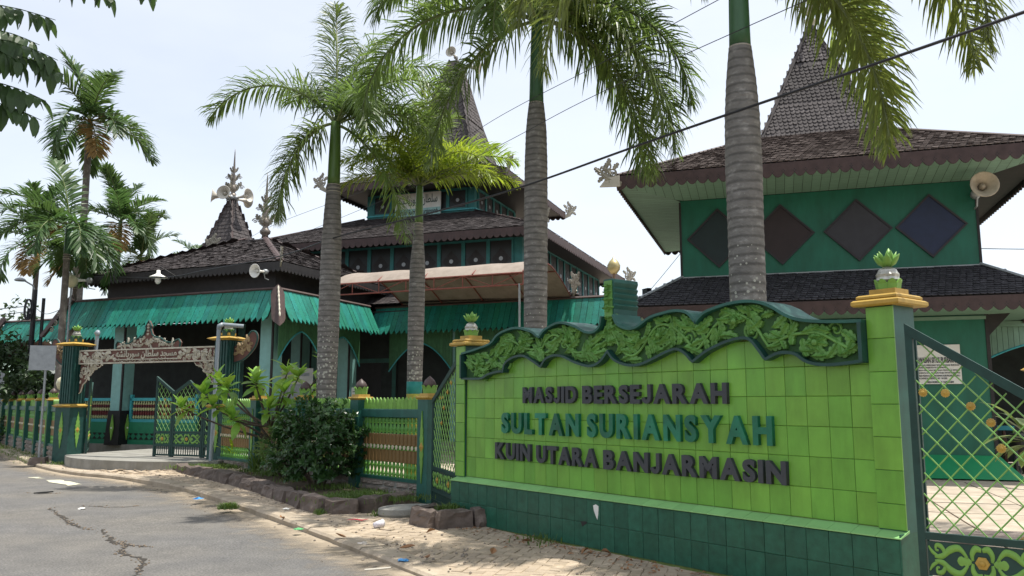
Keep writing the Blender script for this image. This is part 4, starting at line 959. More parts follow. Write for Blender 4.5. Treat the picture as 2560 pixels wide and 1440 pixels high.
def awning(parent, top0, top1, out, zt, zb, seed, pitch=.195, m=None):
    """row of teal boards with pointed feet; top edge from top0 to top1, leaning outwards"""
    m = m or AWN; a = Vector((*top0, zt)); b = Vector((*top1, zt)); L_ = (b - a).length; e = (b - a) / L_; o2 = Vector((*out, zb - zt)); ln = o2.length; sd = -o2 / ln; nrm = e.cross(sd)
    n_ = round(L_ / pitch); w = L_ / n_; base = Matrix((e, sd, nrm)).transposed().to_4x4(); r_ = random.Random(seed)
    g = MB(); k = w / 2 - .005; tp = .15
    g.v = [(-k, ln, .012), (-k, tp, .012), (0, 0, .012), (k, tp, .012), (k, ln, .012), (-k, ln, -.012), (-k, tp, -.012), (0, 0, -.012), (k, tp, -.012), (k, ln, -.012)]
    g.f = [(0, 1, 2, 3, 4), (9, 8, 7, 6, 5), (0, 5, 6, 1), (1, 6, 7, 2), (2, 7, 8, 3), (3, 8, 9, 4), (4, 9, 5, 0)]
    me = g.mesh('awning_board', m)
    nl = MB()
    for q in (.06, .33, .58):
        nl.lathe([(.012, .012), (.011, .017)], 6, (-k - .003, ln * (1 - q)))
    nme = nl.mesh('batten_nail', BLACK)
    aw = link('awning', None, parent)
    for i in range(n_):
        p = a + e * (w * (i + .5)) + o2 + nrm * r_.gauss(0, .003)
        ob = link('awning_board', me, aw); ob.matrix_local = Matrix.Translation(p) @ base @ Matrix.Rotation(r_.gauss(0, .004), 4, 'Z')
        link('nail', nme, ob)
    part('top_trim', MB().tube([a - e * .05 + Vector((0, 0, .03)), b + e * .05 + Vector((0, 0, .03))], .05, 4), AWNTRIM, aw)
    # rafters and back sheet behind the boards
    part('backing', MB().add([a - nrm * .05, b - nrm * .05, b + o2 * .9 - nrm * .05, a + o2 * .9 - nrm * .05], [(0, 1, 2, 3)]), DARKW, aw)
    return aw
def corner_trim(parent, x, y, zt, zb, out):
    """brown pointed corner board with a silver carved strip"""
    ox, oy = out; o = link('corner_board', None, parent, (x, y, 0))
    for (ax, ay) in ((-.27, 0), (0, .27)):
        m = MB(); pts = []
        for t, k in ((0, .0), (.12, .7), (.25, 1), (.9, 1), (1.0, .75), (1.12, 0)):
            pts.append((ox * t * .96 + .02 * (1 if ox > 0 else -1), oy * t * .96 - .02, lerp(zt + .16, zb - .02, t), k))
        for cx, cy, cz, k in pts: m.v += [(cx, cy, cz), (cx + ax * k, cy + ay * k, cz)]
        m.f = [(2 * i, 2 * i + 1, 2 * i + 3, 2 * i + 2) for i in range(len(pts) - 1)]
        part('board_face', m, AWNTRIM, o)
    st = MB().tube([(ox * t * .96 + .04, oy * t * .96 - .04, lerp(zt + .1, zb + .12, t)) for t in [i / 14 for i in range(15)]], [.018 + .012 * (i % 2) for i in range(15)], 5)
    part('carved_strip', st, FRETW, o)
def pal_column(parent, x, y, z0, z1, w=.42, dark=None, m=None):
    c = part('column', MB().box(x - w / 2, x + w / 2, y - w / 2, y + w / 2, z0, z1), m or PALEBLUE, parent)
    part('column_edge', MB().box(x + w / 2 - .05, x + w / 2 + .004, y - w / 2 - .004, y - w / 2 + .05, z0, z1), DARKW, c)
    if dark:
        d = part('column_base', MB().tbox((x, y), (w / 2 + .08, w / 2 + .08), (x, y), (w / 2 + .03, w / 2 + .03), z0, z0 + dark), BLACK, c)
        for rz_, dx, dy in ((0, 0, -w / 2 - .085), (rad(90), w / 2 + .085, 0)):
            q = part('lozenge_relief', MB().prism([(0, z0 + .15), (.07, z0 + dark * .5), (0, z0 + dark - .12), (-.07, z0 + dark * .5)], -.012, .02), LEAFG, d, (x + dx, y + dy, 0), (0, 0, rz_))
            part('boss', MB().tube([(0, -.02, z0 + dark * .5), (0, .0, z0 + dark * .5)], .03, 8), WHITE, q)
    return c
VALG = mat('valance_green', (.045, .14, .06), .6, .2, 6, rnd=.12)
def arch_valance(parent, p0, p1, zt, zs, za, y_out=.0, pitch=.115, m=None):
    """row of narrow boards whose feet follow a pointed arch; p0..p1 in plan, zs at springing, za at apex"""
    p0, p1 = Vector((*p0, 0)), Vector((*p1, 0)); L_ = (p1 - p0).length; e = (p1 - p0) / L_; n_ = round(L_ / pitch); w = L_ / n_; rz_ = math.atan2(e.y, e.x)
    v_ = link('arch_valance', None, parent, p0, (0, 0, rz_))
    def prof(t):
        s_ = abs(2 * t - 1); return lerp(za, zs, s_ ** 1.9 * .8 + .2 * s_)
    for i in range(n_):
        a, b = i / n_, (i + 1) / n_; za_, zb_ = prof(a), prof(b)
        part('valance_board', MB().prism([(w * i + .004, zt), (w * i + .004, za_ + .03), (w * (i + .5), (za_ + zb_) / 2 - .01), (w * (i + 1) - .004, zb_ + .03), (w * (i + 1) - .004, zt)], -.012, .012), m or VALG, v_)
    part('arch_trim', MB().tube([(L_ * i / 20, -.02, prof(i / 20) + .02) for i in range(21)], .022, 5), BLUETRIM, v_)
    return v_
def balustrade(parent, p0, p1, z0, z1, m1, cols, frame=None):
    p0, p1 = Vector((*p0, 0)), Vector((*p1, 0)); L_ = (p1 - p0).length; e = (p1 - p0) / L_
    b_ = link('balustrade', None, parent, p0, (0, 0, math.atan2(e.y, e.x)))
    part('handrail', MB().box(0, L_, -.05, .05, z1 - .09, z1).box(0, L_, -.05, .05, z0, z0 + .09).box(0, .08, -.05, .05, z0, z1 + .1).box(L_ - .08, L_, -.05, .05, z0, z1 + .1), frame or BLUETRIM, b_)
    h = z1 - z0 - .18; n_ = int(L_ / .105); pr = [(.02, 0), (.042, .1), (.02, .2), (.042, .33), (.02, .46), (.05, .56), (.02, .68), (.042, .8), (.02, .9), (.03, 1)]
    me = MB().lathe([(r_, z * h) for r_, z in pr], 8).mesh('baluster', banded('veranda_baluster', [(0, cols[0]), (h * .2, cols[1]), (h * .45, cols[0]), (h * .62, cols[1]), (h * .8, cols[0]), (h, cols[0])]), True)
    for i in range(n_): link('baluster', me, b_, (.1 + (L_ - .2) * (i + .5) / n_, 0, z0 + .09))
    return b_
# ================================================================ veranda with hipped shingle roof
VC = (-18.66, 22.08)
V = thing('mosque_veranda', 'open veranda with teal board awnings and brown hipped shingle roof', 'building', FV.w(*VC), FV.rz)
def vl(x, y): return (x - VC[0], y - VC[1])
vr = link('roof', None, V)
lo = [(-3.8, -3.38), (3.8, -3.38), (3.8, 3.38), (-3.8, 3.38)]
A_, B_ = (-.42, 0, 7.1), (.42, 0, 7.1); q = [(x, y, 5.55) for x, y in lo]
facet(vr, q[0], q[1], B_, A_, .15, .125, SHINGH, 'flat', 11, jit=.02); facet(vr, q[1], q[2], (B_[0], .02, 7.1), (B_[0], -.02, 7.1), .15, .125, SHINGH, 'flat', 12, jit=.02)
facet(vr, q[2], q[3], A_, B_, .3, .25, SHINGH, 'flat', 13); facet(vr, q[3], q[0], (A_[0], -.02, 7.1), (A_[0], .02, 7.1), .3, .25, SHINGH, 'flat', 14)
for i, (c_, t_) in enumerate(((q[0], A_), (q[1], B_), (q[2], B_), (q[3], A_))): part('hip_cap', MB().tube([Vector(c_) + Vector((0, 0, .04)), Vector(t_) + Vector((0, 0, .04))], .09, 4, (1.2, .6)), BROWN, vr)
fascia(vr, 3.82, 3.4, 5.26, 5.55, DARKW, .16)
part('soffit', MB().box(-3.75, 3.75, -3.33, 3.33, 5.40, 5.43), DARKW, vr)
roof_finial(vr, (.42, 0, 7.12), .92, mat('finial_bronze', (.19, .165, .14), .45, .3, 9, metal=.4))
eave_orn(vr, (-3.85, -3.43, 5.5), math.pi, 1.25, 15); eave_orn(vr, (3.85, -3.43, 5.5), rad(-45), 1.0, 35)
# upper wall strip under the eaves, floor, ceiling, dark back wall
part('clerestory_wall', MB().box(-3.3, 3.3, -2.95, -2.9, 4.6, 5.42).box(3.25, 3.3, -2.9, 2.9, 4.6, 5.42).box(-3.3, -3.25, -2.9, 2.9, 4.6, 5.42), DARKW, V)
part('floor', MB().box(-3.9, 3.75, -3.0, 4.4, 0, .30), CONC, V)
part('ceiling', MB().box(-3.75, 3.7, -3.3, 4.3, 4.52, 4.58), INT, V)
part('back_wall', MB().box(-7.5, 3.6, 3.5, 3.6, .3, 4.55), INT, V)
lw = link('louvre_window', None, V)
for k in range(12): part('slat', MB().box(-5.1, -3.2, 3.44, 3.49, 1.55 + k * .13, 1.60 + k * .13), mat('louvre_slit_light', (.13, .16, .17), .4, .1) if k == 0 else bpy.data.materials['louvre_slit_light'], lw)  # pale slats carry the bright daylight slits of the louvres as colour
# awnings: front, right side, left return
awning(V, (vl(-22.9, 18.68)), (vl(-14.9, 18.68)), (0, -.47), 4.74, 3.80, 1)
awning(V, (vl(-14.9, 18.68)), (vl(-14.9, 23.45)), (.47, 0), 4.74, 3.80, 2)
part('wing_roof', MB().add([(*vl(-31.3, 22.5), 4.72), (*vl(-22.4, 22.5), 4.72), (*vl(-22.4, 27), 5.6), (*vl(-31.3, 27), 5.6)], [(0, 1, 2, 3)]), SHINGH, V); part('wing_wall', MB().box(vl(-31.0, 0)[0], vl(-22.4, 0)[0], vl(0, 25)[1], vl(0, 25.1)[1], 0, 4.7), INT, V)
awning(V, (vl(-31.3, 22.5)), (vl(-23.2, 22.5)), (0, -.47), 4.74, 3.86, 3)
corner_trim(V, *vl(-14.9, 18.68), 4.74, 3.80, (.47, -.47))
for ex_, ey_ in ((-22.92, 18.66), (-31.32, 22.48)):
    x, y = vl(ex_, ey_)
    eb = part('end_board', MB().add([(x - .06, y - .06, 4.98), (x - .62, y - .60, 3.66), (x - .50, y - .62, 3.60), (x + .12, y - .10, 4.80), (x - .06, y + .03, 4.98), (x - .62, y - .49, 3.66), (x - .50, y - .51, 3.60), (x + .12, y - .01, 4.80)], [(0, 1, 2, 3), (7, 6, 5, 4), (0, 4, 5, 1), (1, 5, 6, 2), (2, 6, 7, 3), (3, 7, 4, 0)]), AWNTRIM, V)
    for k in range(6): link('carved_scroll', OSC[k % 2], eb, (x - .1 - .06 * k, y - .1 - .07 * k, 4.72 - .17 * k), (0, rad(40 + 30 * k), 0), (1.3, 1, 1.3))
awf = mat('awning_fill', (.012, .27, .19), .55, .2, 3)
# triangular infill boards at the flared ends
part('awning_gusset', MB().add([(*vl(-22.9, 18.68), 4.74), (*vl(-22.9, 18.21), 3.86), (*vl(-23.32, 18.21), 3.86)], [(0, 1, 2)]), awf, V)
for x, y, dk in ((-21.2, 19.25, 1.05), (-15.55, 19.3, 0), (-21.2, 24.3, 0), (-18.3, 24.3, 0), (-15.55, 23.2, 0), (-18.4, 25.0, 0)):
    pal_column(V, *vl(x, y), .28, 4.5, .44, dk)
for x0, x1 in ((-24.4, -21.5), (-20.9, -18.2)):
    balustrade(V, vl(x0, 19.35), vl(x1, 19.35), .98, 1.72, None, ((.42, .44, .22), (.12, .02, .02)))
    p_ = part('parapet_panel', MB().box(*[vl(x0, 0)[0], vl(x1, 0)[0]], vl(0, 19.3)[1], vl(0, 19.4)[1], .3, .98), mat('parapet_green', (.02, .19, .10), .5, .1) if x0 < -23 else bpy.data.materials['parapet_green'], V)
    for k in range(int((x1 - x0) / .22)):
        xx_ = vl(x0 + .12 + k * .22, 0)[0]; yy_ = vl(0, 19.29)[1]
        part('pierced_cross', MB().prism([(xx_ - .09, .45), (xx_ + .09, .45), (xx_, .54)], yy_ - .004, yy_ + .002).prism([(xx_ - .09, .64), (xx_, .56), (xx_ + .09, .64)], yy_ - .004, yy_ + .002), BLACK, p_)
arch_valance(V, vl(-15.15, 19.1), vl(-15.15, 21.2), 4.3, 2.75, 3.65)
arch_valance(V, vl(-15.15, 21.3), vl(-15.15, 23.3), 4.3, 2.75, 3.65)
# second spire, of the small roof behind
TC = (-26.95, 30.2)
T = thing('tomb_pavilion', 'small pavilion behind the veranda with a weathered pointed shingle spire', 'building', FV.w(*TC), FV.rz)
tr_ = link('spire_roof', None, T)
for (h0, z0, h1, z1) in ((1.0, 7.6, .86, 8.7), (.86, 8.7, .09, 11.1)): hip(tr_, (h0, h0), z0, (h1, h1), z1, .22, .2, SHINGW, 'flat', int(h0 * 10), capm=BROWN)
roof_finial(tr_, (0, 0, 11.1), 1.05, bpy.data.materials['finial_bronze'])
part('wall', MB().box(-.9, .9, -.9, .9, 0, 7.7), TEALP, T)
for k, (yaw, lb) in enumerate(((200, 'cream horn loudspeaker on the small spire facing left'), (262, 'cream horn loudspeaker on the small spire facing the road'), (338, 'cream horn loudspeaker on the small spire facing right'), (60, 'cream horn loudspeaker at the back of the small spire'))):
    p = FV.w(*TC); horn_speaker(lb, (p[0] + .28 * math.cos(rad(yaw)), p[1] + .28 * math.sin(rad(yaw)), 11.25), rad(yaw), 5, 1.65, group='loudspeakers on the small spire')

# ================================================================ main hall, two tiers and a spire
HC = (-14.7, 31.8)
Hh = thing('mosque_hall', 'two tiered wooden mosque hall with tall dark shingle spire', 'building', FH.w(*HC), FH.rz)
r1 = link('roof', None, Hh); r1['label'] = 'wide lower tier of dark weathered shingles'
hip(r1, (6.5, 6.5), 7.4, (2.5, 2.5), 9.1, .17, .15, SHINGH, 'flat', 31, sides=(0, 1), capm=BROWN)
plain_hip(r1, 6.5, 7.4, 2.5, 9.1, SHINGH, (2, 3))
fascia(r1, 6.52, 6.52, 7.08, 7.4, BROWN, .24)
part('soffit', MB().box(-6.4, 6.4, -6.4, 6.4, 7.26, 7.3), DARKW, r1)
for sx, sy, rz_ in ((1, -1, -45), (1, 1, 45), (-1, -1, 225)): eave_orn(r1, (6.6 * sx, 6.6 * sy, 7.3), rad(rz_ if sx > 0 or sy > 0 else 180), 1.5, 25)
r2 = link('upper_roof', None, Hh)
prof = [(3.9, 10.25), (2.3, 11.0), (1.45, 12.0), (.98, 13.6), (.45, 15.7), (.18, 16.6)]; r2.location.x = .42
for i, ((h0, z0), (h1, z1)) in enumerate(zip(prof, prof[1:])): hip(r2, (h0, h0), z0, (h1, h1), z1, .2, .19, SHINGW if i else SHINGH, 'hex', 41 + 5 * i, sides=(0, 1), capm=SHINGW if i else BROWN); plain_hip(r2, h0, z0, h1, z1, SHINGW, (2, 3))
fascia(r2, 3.92, 3.92, 9.95, 10.25, BROWN, .24)
part('soffit', MB().box(-3.8, 3.8, -3.8, 3.8, 10.1, 10.14), DARKW, r2)
for sx, sy, rz_ in ((1, -1, -45), (1, 1, 45), (-1, -1, 180)): eave_orn(r2, (4.0 * sx, 4.0 * sy, 10.15), rad(rz_), 1.4, 25)
def window_wall(parent, hw, z0, z1, n_, sides=(0, 1), sill=.35):
    """boarded band below, row of dark windows with a round boss above"""
    part('wall', MB().box(-hw, hw, -hw, hw, z0, z1), BLUEGR, parent)
    R_ = ring(hw, hw, 0)
    for k in sides:
        a = Vector(R_[k]); b = Vector(R_[(k + 1) % 4]); e = (b - a).normalized(); L_ = (b - a).length; w = (L_ - .6) / n_; nv = Vector((e.y, -e.x, 0)); rz_ = math.atan2(e.y, e.x)
        part('sill', MB().box(0, L_, -.06, .0, z0 + sill - .06, z0 + sill), BLUETRIM, parent, a, (0, 0, rz_))
        fr_ = MB().box(.07, w - .07, -.012, .02, .06, z1 - z0 - sill - .12).mesh('window', GLASS)
        f2 = MB().box(0, .07, -.05, .02, 0, z1 - z0 - sill).box(w - .07, w, -.05, .02, 0, z1 - z0 - sill).box(.07, w - .07, -.05, .02, 0, .05).box(.07, w - .07, -.05, .02, z1 - z0 - sill - .1, z1 - z0 - sill).mesh('frame', BLUEGR)
        bm_ = MB().tube([(w / 2, -.03, (z1 - z0 - sill) * .42), (w / 2, -.0, (z1 - z0 - sill) * .42)], .075, 14); bo = bm_.mesh('round_boss', GREYM)
        dm_ = MB().prism([(w * .12, (z1 - z0 - sill) * .42), (w / 2, (z1 - z0 - sill) * .12), (w * .88, (z1 - z0 - sill) * .42), (w / 2, (z1 - z0 - sill) * .72)], -.02, -.0125).mesh('lozenge', DARKW)
        for i in range(n_):
            p = a + e * (.3 + w * i) + Vector((0, 0, z0 + sill)) + nv * .004
            o = link('window', fr_, parent, p, (0, 0, rz_)); link('frame', f2, o); link('lozenge', dm_, o); link('round_boss', bo, o)
window_wall(Hh, 5.5, 5.4, 7.3, 11, (0, 1), .6)
window_wall(Hh, 2.42, 8.75, 10.12, 5, (0, 1), .5)
r0 = link('skirt_roof', None, Hh)
facet(r0, (-6.5, -7.5, 4.85), (8.0, -7.5, 4.85), (5.5, -5.5, 5.75), (-5.5, -5.5, 5.75), .17, .15, SHINGH, 'flat', 51); facet(r0, (8.0, -7.5, 4.85), (8.0, 7.5, 4.85), (5.5, 5.5, 5.75), (5.5, -5.5, 5.75), .17, .15, SHINGH, 'flat', 52)
eave_orn(r0, (7.9, -7.5, 4.95), rad(-45), 1.4, 40)
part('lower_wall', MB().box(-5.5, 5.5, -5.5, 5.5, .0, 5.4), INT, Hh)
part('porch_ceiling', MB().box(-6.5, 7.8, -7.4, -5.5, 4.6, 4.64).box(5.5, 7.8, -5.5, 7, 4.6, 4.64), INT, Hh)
part('porch_floor', MB().box(-6.5, 7.6, -7.3, -5.5, .0, .32), CONC, Hh)
def hl(x, y):   # veranda frame -> hall local
    w = FV.w(x, y); xx_ = w[0] * FH.c - w[1] * FH.s; yy_ = w[0] * FH.s + w[1] * FH.c; return (xx_ - HC[0], yy_ - HC[1])
awning(Hh, hl(-14.9, 23.9), hl(-6.2, 23.9), (-.47 * math.sin(rad(2.5)), -.47), 4.74, 3.80, 4)
awning(Hh, hl(-6.2, 23.9), hl(-6.2, 33), (.47, 0), 4.74, 3.80, 6)
for i, (x0, x1) in enumerate(((-14.6, -12.2), (-12.1, -9.2), (-9.1, -6.4))): arch_valance(Hh, hl(x0, 24.3), hl(x1, 24.3), 4.3, 2.6, 3.55)
for x in (-12.15, -9.15, -6.4): pal_column(Hh, *hl(x, 24.5), .3, 4.5, .3)
dd = link('door', None, Hh)
part('door_panel', MB().box(-1.6, .6, -5.56, -5.5, .3, 3.0), DARKW, dd); part('door_frame', MB().box(-1.75, -1.6, -5.6, -5.5, .3, 3.1).box(.6, .75, -5.6, -5.5, .3, 3.1).box(-1.75, .75, -5.6, -5.5, 3.0, 3.15), TEALP, dd)
# name board on the upper tier
nb = thing('name_board', 'white board with Arabic and script lettering on the upper tier', 'sign', FH.w(HC[0] + .02, HC[1] - 2.62, 9.0), FH.rz)
part('panel', MB().box(-1.02, 1.02, -.03, .03, 0, 1.0), WHITE, nb); part('lower_band', MB().box(-1.02, 1.02, -.034, -.03, 0, .36), mat('band_pale_blue', (.30, .52, .50), .5, .1), nb)
def text_line(txt, x0, x1, z0, z1, m, parent, y, off=.0, shear=0, name='lettering'):
    me, a, b, c_, d = letter_mesh(txt, off, .004); k = (x1 - x0) / (b - a)
    for v in me.vertices:
        px_, py_, pz_ = v.co; zz_ = lerp(z0, z1, (py_ - c_) / (d - c_)); v.co = ((px_ - a) * k + x0 + shear * (zz_ - z0), y - (pz_ + .004), zz_)
    me.materials.clear(); me.materials.append(m); return link(name, me, parent)
text_line(''.join(reversed('\uFEB3\uFEE0\uFEC4\uFE8E\uFEE5 \uFEB3\uFEEE\uFEAD\uFEF3\uFE8E\uFEE7\uFEB8\uFEEA')), -.88, .88, .46, .92, DGREEN, nb, -.031, .008)
text_line('Mesjid Sulthan Suriansyah', -.95, .86, .05, .33, BLACK, nb, -.035, .01, .25)
p = FH.w(*HC); horn_speaker('horn loudspeaker at the tip of the tall hall spire', (p[0] + .9, p[1] - .5, 16.2), rad(-20), -8, 1.5); horn_speaker('smaller horn loudspeaker half hidden behind the spire tip', (p[0] + .45, p[1] - .7, 16.6), rad(-110), 5, 1.2)

# ================================================================ barrel canopy of tarpaulin
CN = thing('tarpaulin_canopy', 'barrel vaulted beige tarpaulin canopy on a red steel truss', 'canopy', FV.w(-10.85, 21.8), FV.rz)
cx0, cx1, cy0, cy1 = -3.05, 2.9, -1.85, 2.45; cb = MB(); nx, ny = 24, 14
def vault(t): return cy0 + (cy1 - cy0) * t, 5.06 + .50 * math.sin(math.pi * min(1, t * 1.02) ** .8) - .75 * max(0, t - .5) ** 1.2
for i in range(nx + 1):
    for j in range(ny + 1):
        y, z = vault(j / ny); sag = -.035 * math.sin(math.pi * ((i / nx * 4) % 1)) * math.sin(math.pi * j / ny); cb.v.append((lerp(cx0, cx1, i / nx), y, z + sag + .01 * MN.noise((i * .7, j * .6, 1)) - (.05 if j == 0 else 0)))
cb.f = [(i * (ny + 1) + j, (i + 1) * (ny + 1) + j, (i + 1) * (ny + 1) + j + 1, i * (ny + 1) + j + 1) for i in range(nx) for j in range(ny)]
part('tarpaulin', cb, TARP, CN, smooth=True)
tr = link('truss', None, CN)
def tbar(a, b, r_=.022): part('steel_bar', MB().tube([a, b], r_, 6), REDM, tr)
tbar((cx0 - .25, cy0, 5.0), (cx1, cy0, 5.0)); tbar((cx0 - .25, cy0, 4.68), (cx1, cy0, 4.68)); nbay = 7
for i in range(nbay + 1):
    x = lerp(cx0 - .25, cx1, i / nbay); tbar((x, cy0, 4.68), (x, cy0, 5.0), .016)
    if i < nbay: x2 = lerp(cx0 - .25, cx1, (i + 1) / nbay); tbar((x, cy0, 5.0) if i % 2 else (x, cy0, 4.68), (x2, cy0, 4.68) if i % 2 else (x2, cy0, 5.0), .012)
for i in range(5):
    x = lerp(cx0, cx1, i / 4); part('arch_rib', MB().tube([(x, vault(t / 14)[0], vault(t / 14)[1] - .03) for t in range(15)], .02, 6), REDM, tr)
for t in (.3, .6, 1): y, z = vault(t); tbar((cx0, y, z - .04), (cx1, y, z - .04), .016)
for x, y in ((cx1 - .1, cy0), (cx0 + .1, cy0), (cx1 - .1, cy1), (cx0 + .1, cy1)): part('prop', MB().tube([(x, y, .05), (x, y, 4.7)], .03, 8), GREYM, CN)
# ================================================================ green pavilion on the right
PC = (1.2, 22.32)
Pv = thing('green_pavilion', 'green two tiered pavilion with dark diamond panels and shingle roofs', 'building', FP.w(*PC), FP.rz)
wh = 3.1
part('upper_wall', MB().box(-wh, wh, -wh, wh, 4.35, 6.28), PAVG, Pv); part('lower_wall', MB().box(-wh, wh - .0, -wh, wh, .05, 4.3), PAVG, Pv)
part('corner_trim', MB().box(wh - .02, wh + .05, -wh - .02, -wh + .05, .1, 3.6).box(wh - .02, wh + .03, -wh - .015, -wh + .04, 4.4, 6.25).box(-wh - .03, -wh + .02, -wh - .015, -wh + .04, 4.4, 6.25), DARKW, Pv)
part('skirting', MB().add([(.6, -wh - .02, .5), (wh + .05, -wh - .02, .5), (wh + .4, -wh - .5, .06), (.6, -wh - .5, .06), (wh + .05, -wh + .5, .5), (wh + .4, -wh + .5, .06), (.6, -wh, .06)], [(3, 2, 1, 0), (2, 5, 4, 1), (3, 0, 6)]), SKIRT, Pv)
for i, xc in enumerate((-1.05, .34, 1.94, 3.40)):
    x = xc - PC[0]; z = 5.345; w_, h_ = .71, .70
    d = part('diamond_panel', MB().prism([(x - w_, z), (x, z - h_), (x + w_, z), (x, z + h_)], -wh - .025, -wh - .002), DIAM[i], Pv)
    d['label'] = ('dark green black', 'dark brown', 'charcoal', 'navy blue')[i] + ' diamond panel'
    fm = MB(); P4 = [(x - w_, z), (x, z - h_), (x + w_, z), (x, z + h_)]
    for k in range(4):
        a, b = P4[k], P4[(k + 1) % 4]; ai = (lerp(x, a[0], .92), lerp(z, a[1], .92)); bi = (lerp(x, b[0], .92), lerp(z, b[1], .92)); fm.prism([a, b, bi, ai], -wh - .05, -wh - .0255)
    part('frame', fm, DFRAME, d)
# upper roof and spire
pr1 = link('upper_roof', None, Pv)
hip(pr1, (4.36, 4.36), 6.66, (1.16, 1.16), 8.28, .125, .105, SHING, 'round', 81, sides=(0, 3), singles=300, pick=lambda p: p.z + abs(p.x) * .05, capm=BROWN); plain_hip(pr1, 4.36, 6.66, 1.16, 8.28, SHING, (1, 2))
fascia(pr1, 4.38, 4.38, 6.34, 6.66, BROWN, .22)
# soffit: boards running outwards, slightly falling to the wall
sf = link('soffit', None, pr1); n_ = 46
for k in range(4):
    R_ = Matrix.Rotation(rad(90 * k), 4, 'Z')
    for i in range(n_):
        x0, x1 = lerp(-4.34, 4.34, i / n_) + .004, lerp(-4.34, 4.34, (i + 1) / n_) - .004
        ya0 = -max(wh, abs(x0)) ; ya1 = -max(wh, abs(x1))
        if k in (0, 3): part('soffit_board', MB().add([(x0, -4.34, 6.44), (x1, -4.34, 6.44), (x1, ya1, 6.29 + .12 * (-ya1 - wh)), (x0, ya0, 6.29 + .12 * (-ya0 - wh))], [(0, 3, 2, 1)]).xf(R_), SOFF, sf)
part('soffit_back', MB().box(-4.3, 4.3, -4.3, 4.3, 6.47, 6.5), ROOFU, sf)
sp_ = link('spire', None, Pv); pfs = [(1.42, 8.05), (.98, 9.15), (.50, 10.4), (.05, 11.55)]; sp_.location = (.18, 0, 0)
for i, ((h0, z0), (h1, z1)) in enumerate(zip(pfs, pfs[1:])): hip(sp_, (h0, h0), z0, (h1, h1), z1, .115, .115, SHINGW, 'hex', 91 + 4 * i, capm=SHINGW)
roof_finial(sp_, (0, 0, 11.55), .8)
for sx, sy, rz_ in ((-1, -1, 190), (1, -1, -45), (1, 1, 20)): eave_orn(pr1, (4.42 * sx, 4.42 * sy, 6.52), rad(rz_), 1.15, 15)
part('hip_end', MB().prism([(-4.75, 6.42), (-4.3, 6.40), (-4.3, 6.66), (-4.6, 6.60)], -4.46, -4.40), CREAM, pr1)
# lower roof
pr2 = link('lower_roof', None, Pv)
hip(pr2, (4.3, 4.3), 3.66, (wh, wh), 4.44, .125, .10, SHINGD, 'round', 101, sides=(0, 3), singles=300, pick=lambda p: abs(p.x - .3) + .2 * abs(p.z - 3.66), capm=GREYM); plain_hip(pr2, 4.3, 3.66, wh, 4.44, SHINGD, (1, 2))
fascia(pr2, 4.32, 4.32, 3.36, 3.66, BROWN, .22)
part('soffit', MB().add([(-4.28, -4.28, 3.44), (4.28, -4.28, 3.44), (wh, -wh, 3.40), (-wh, -wh, 3.40)], [(0, 3, 2, 1)]).add([(-4.28, 4.28, 3.44), (-4.28, -4.28, 3.44), (-wh, -wh, 3.40), (-wh, wh, 3.40)], [(0, 3, 2, 1)]).add([(4.28, -4.28, 3.44), (4.28, 4.28, 3.44), (wh, wh, 3.40), (wh, -wh, 3.40)], [(0, 3, 2, 1)]), SOFF, pr2)
part('dentil_trim', MB().box(-wh, wh, -wh - .05, -wh, 3.30, 3.37), SOFF, pr2)
part('flashing', MB().box(-wh - .05, wh + .05, -wh - .06, -wh - .0, 4.42, 4.46), GREYM, pr2)
part('bracket', MB().prism([(-wh + .0, 3.5), (-wh - .55, 3.5), (-wh - .0, 2.9)], -wh + .02, -wh + .1, lambda a, b, d: (-a, d, b)), DARKW, Pv)
# porch to its right with a fretted arch
pc_ = link('side_porch', None, Pv)
arch_valance(pc_, (wh + .1, -1.0), (wh + 3.4, -1.0), 3.3, 2.35, 2.95, m=SOFF)
part('porch_beam', MB().box(wh + .05, wh + 3.6, -1.1, -.95, 3.3, 3.42), SOFF, pc_); part('porch_wall', MB().box(wh + .05, wh + 6, 2.2, 2.3, .05, 3.6), INT, pc_); part('porch_ceiling', MB().box(wh + .05, wh + 6, -.9, 2.2, 3.45, 3.5), SOFF, pc_)
pal_column(pc_, wh + 3.45, -1.0, .05, 3.3, .24, m=PAVG)
# board on the wall
ib = thing('notice_board', 'white heritage notice board on the pavilion wall behind the gate', 'sign', FP.w(2.87, 19.20, 1.96), FP.rz)
part('panel', MB().box(0, .90, -.03, -.004, 0, .82), WHITE, ib)
text_line('KAWASAN SITUS PURBAKALA', .03, .87, .44, .56, CHAR, ib, -.031, .02)
for i, tx in enumerate(('DILARANG MERUSAK SITUS CAGAR BUDAYA', 'LINGKUNGAN MASJID SULTAN SURIANSYAH', 'APABILA DENGAN SENGAJA MERUSAK BENDA', 'YANG BERADA DI LINGKUNGAN MASJID SULTAN SURIANSYAH', 'DIKENAI PIDANA DAN ANCAMAN KURUNGAN SELAMA 5', 'DAN DENDA SEBESAR RP. 50.000')):
    text_line(tx, .03, .87 if i not in (1, 5) else .62, .375 - i * .055, .41 - i * .055, CHAR, ib, -.031, .0)
text_line('PERDA NOMOR : 21 TAHUN 2009', .22, .74, .02, .06, CHAR, ib, -.031, .008)
p = FP.w(4.28, 19.0); horn_speaker('large round horn loudspeaker on the right corner of the pavilion', (p[0], p[1], 5.95), rad(-104), 5, 1.35, mat('aged_cream', (.42, .36, .27), .55, .25, 5))
bp = tag(part('bamboo_pole', MB().tube([FP.w(-.25 + i * .3, 18.75, 4.10 + .01 * i - .003 * i * i) for i in range(10)], .018, 6), mat('bamboo', (.36, .25, .09), .6, .2, 6)), 'thin tan pole lying across the lower pavilion roof', 'pole', kind='thing')
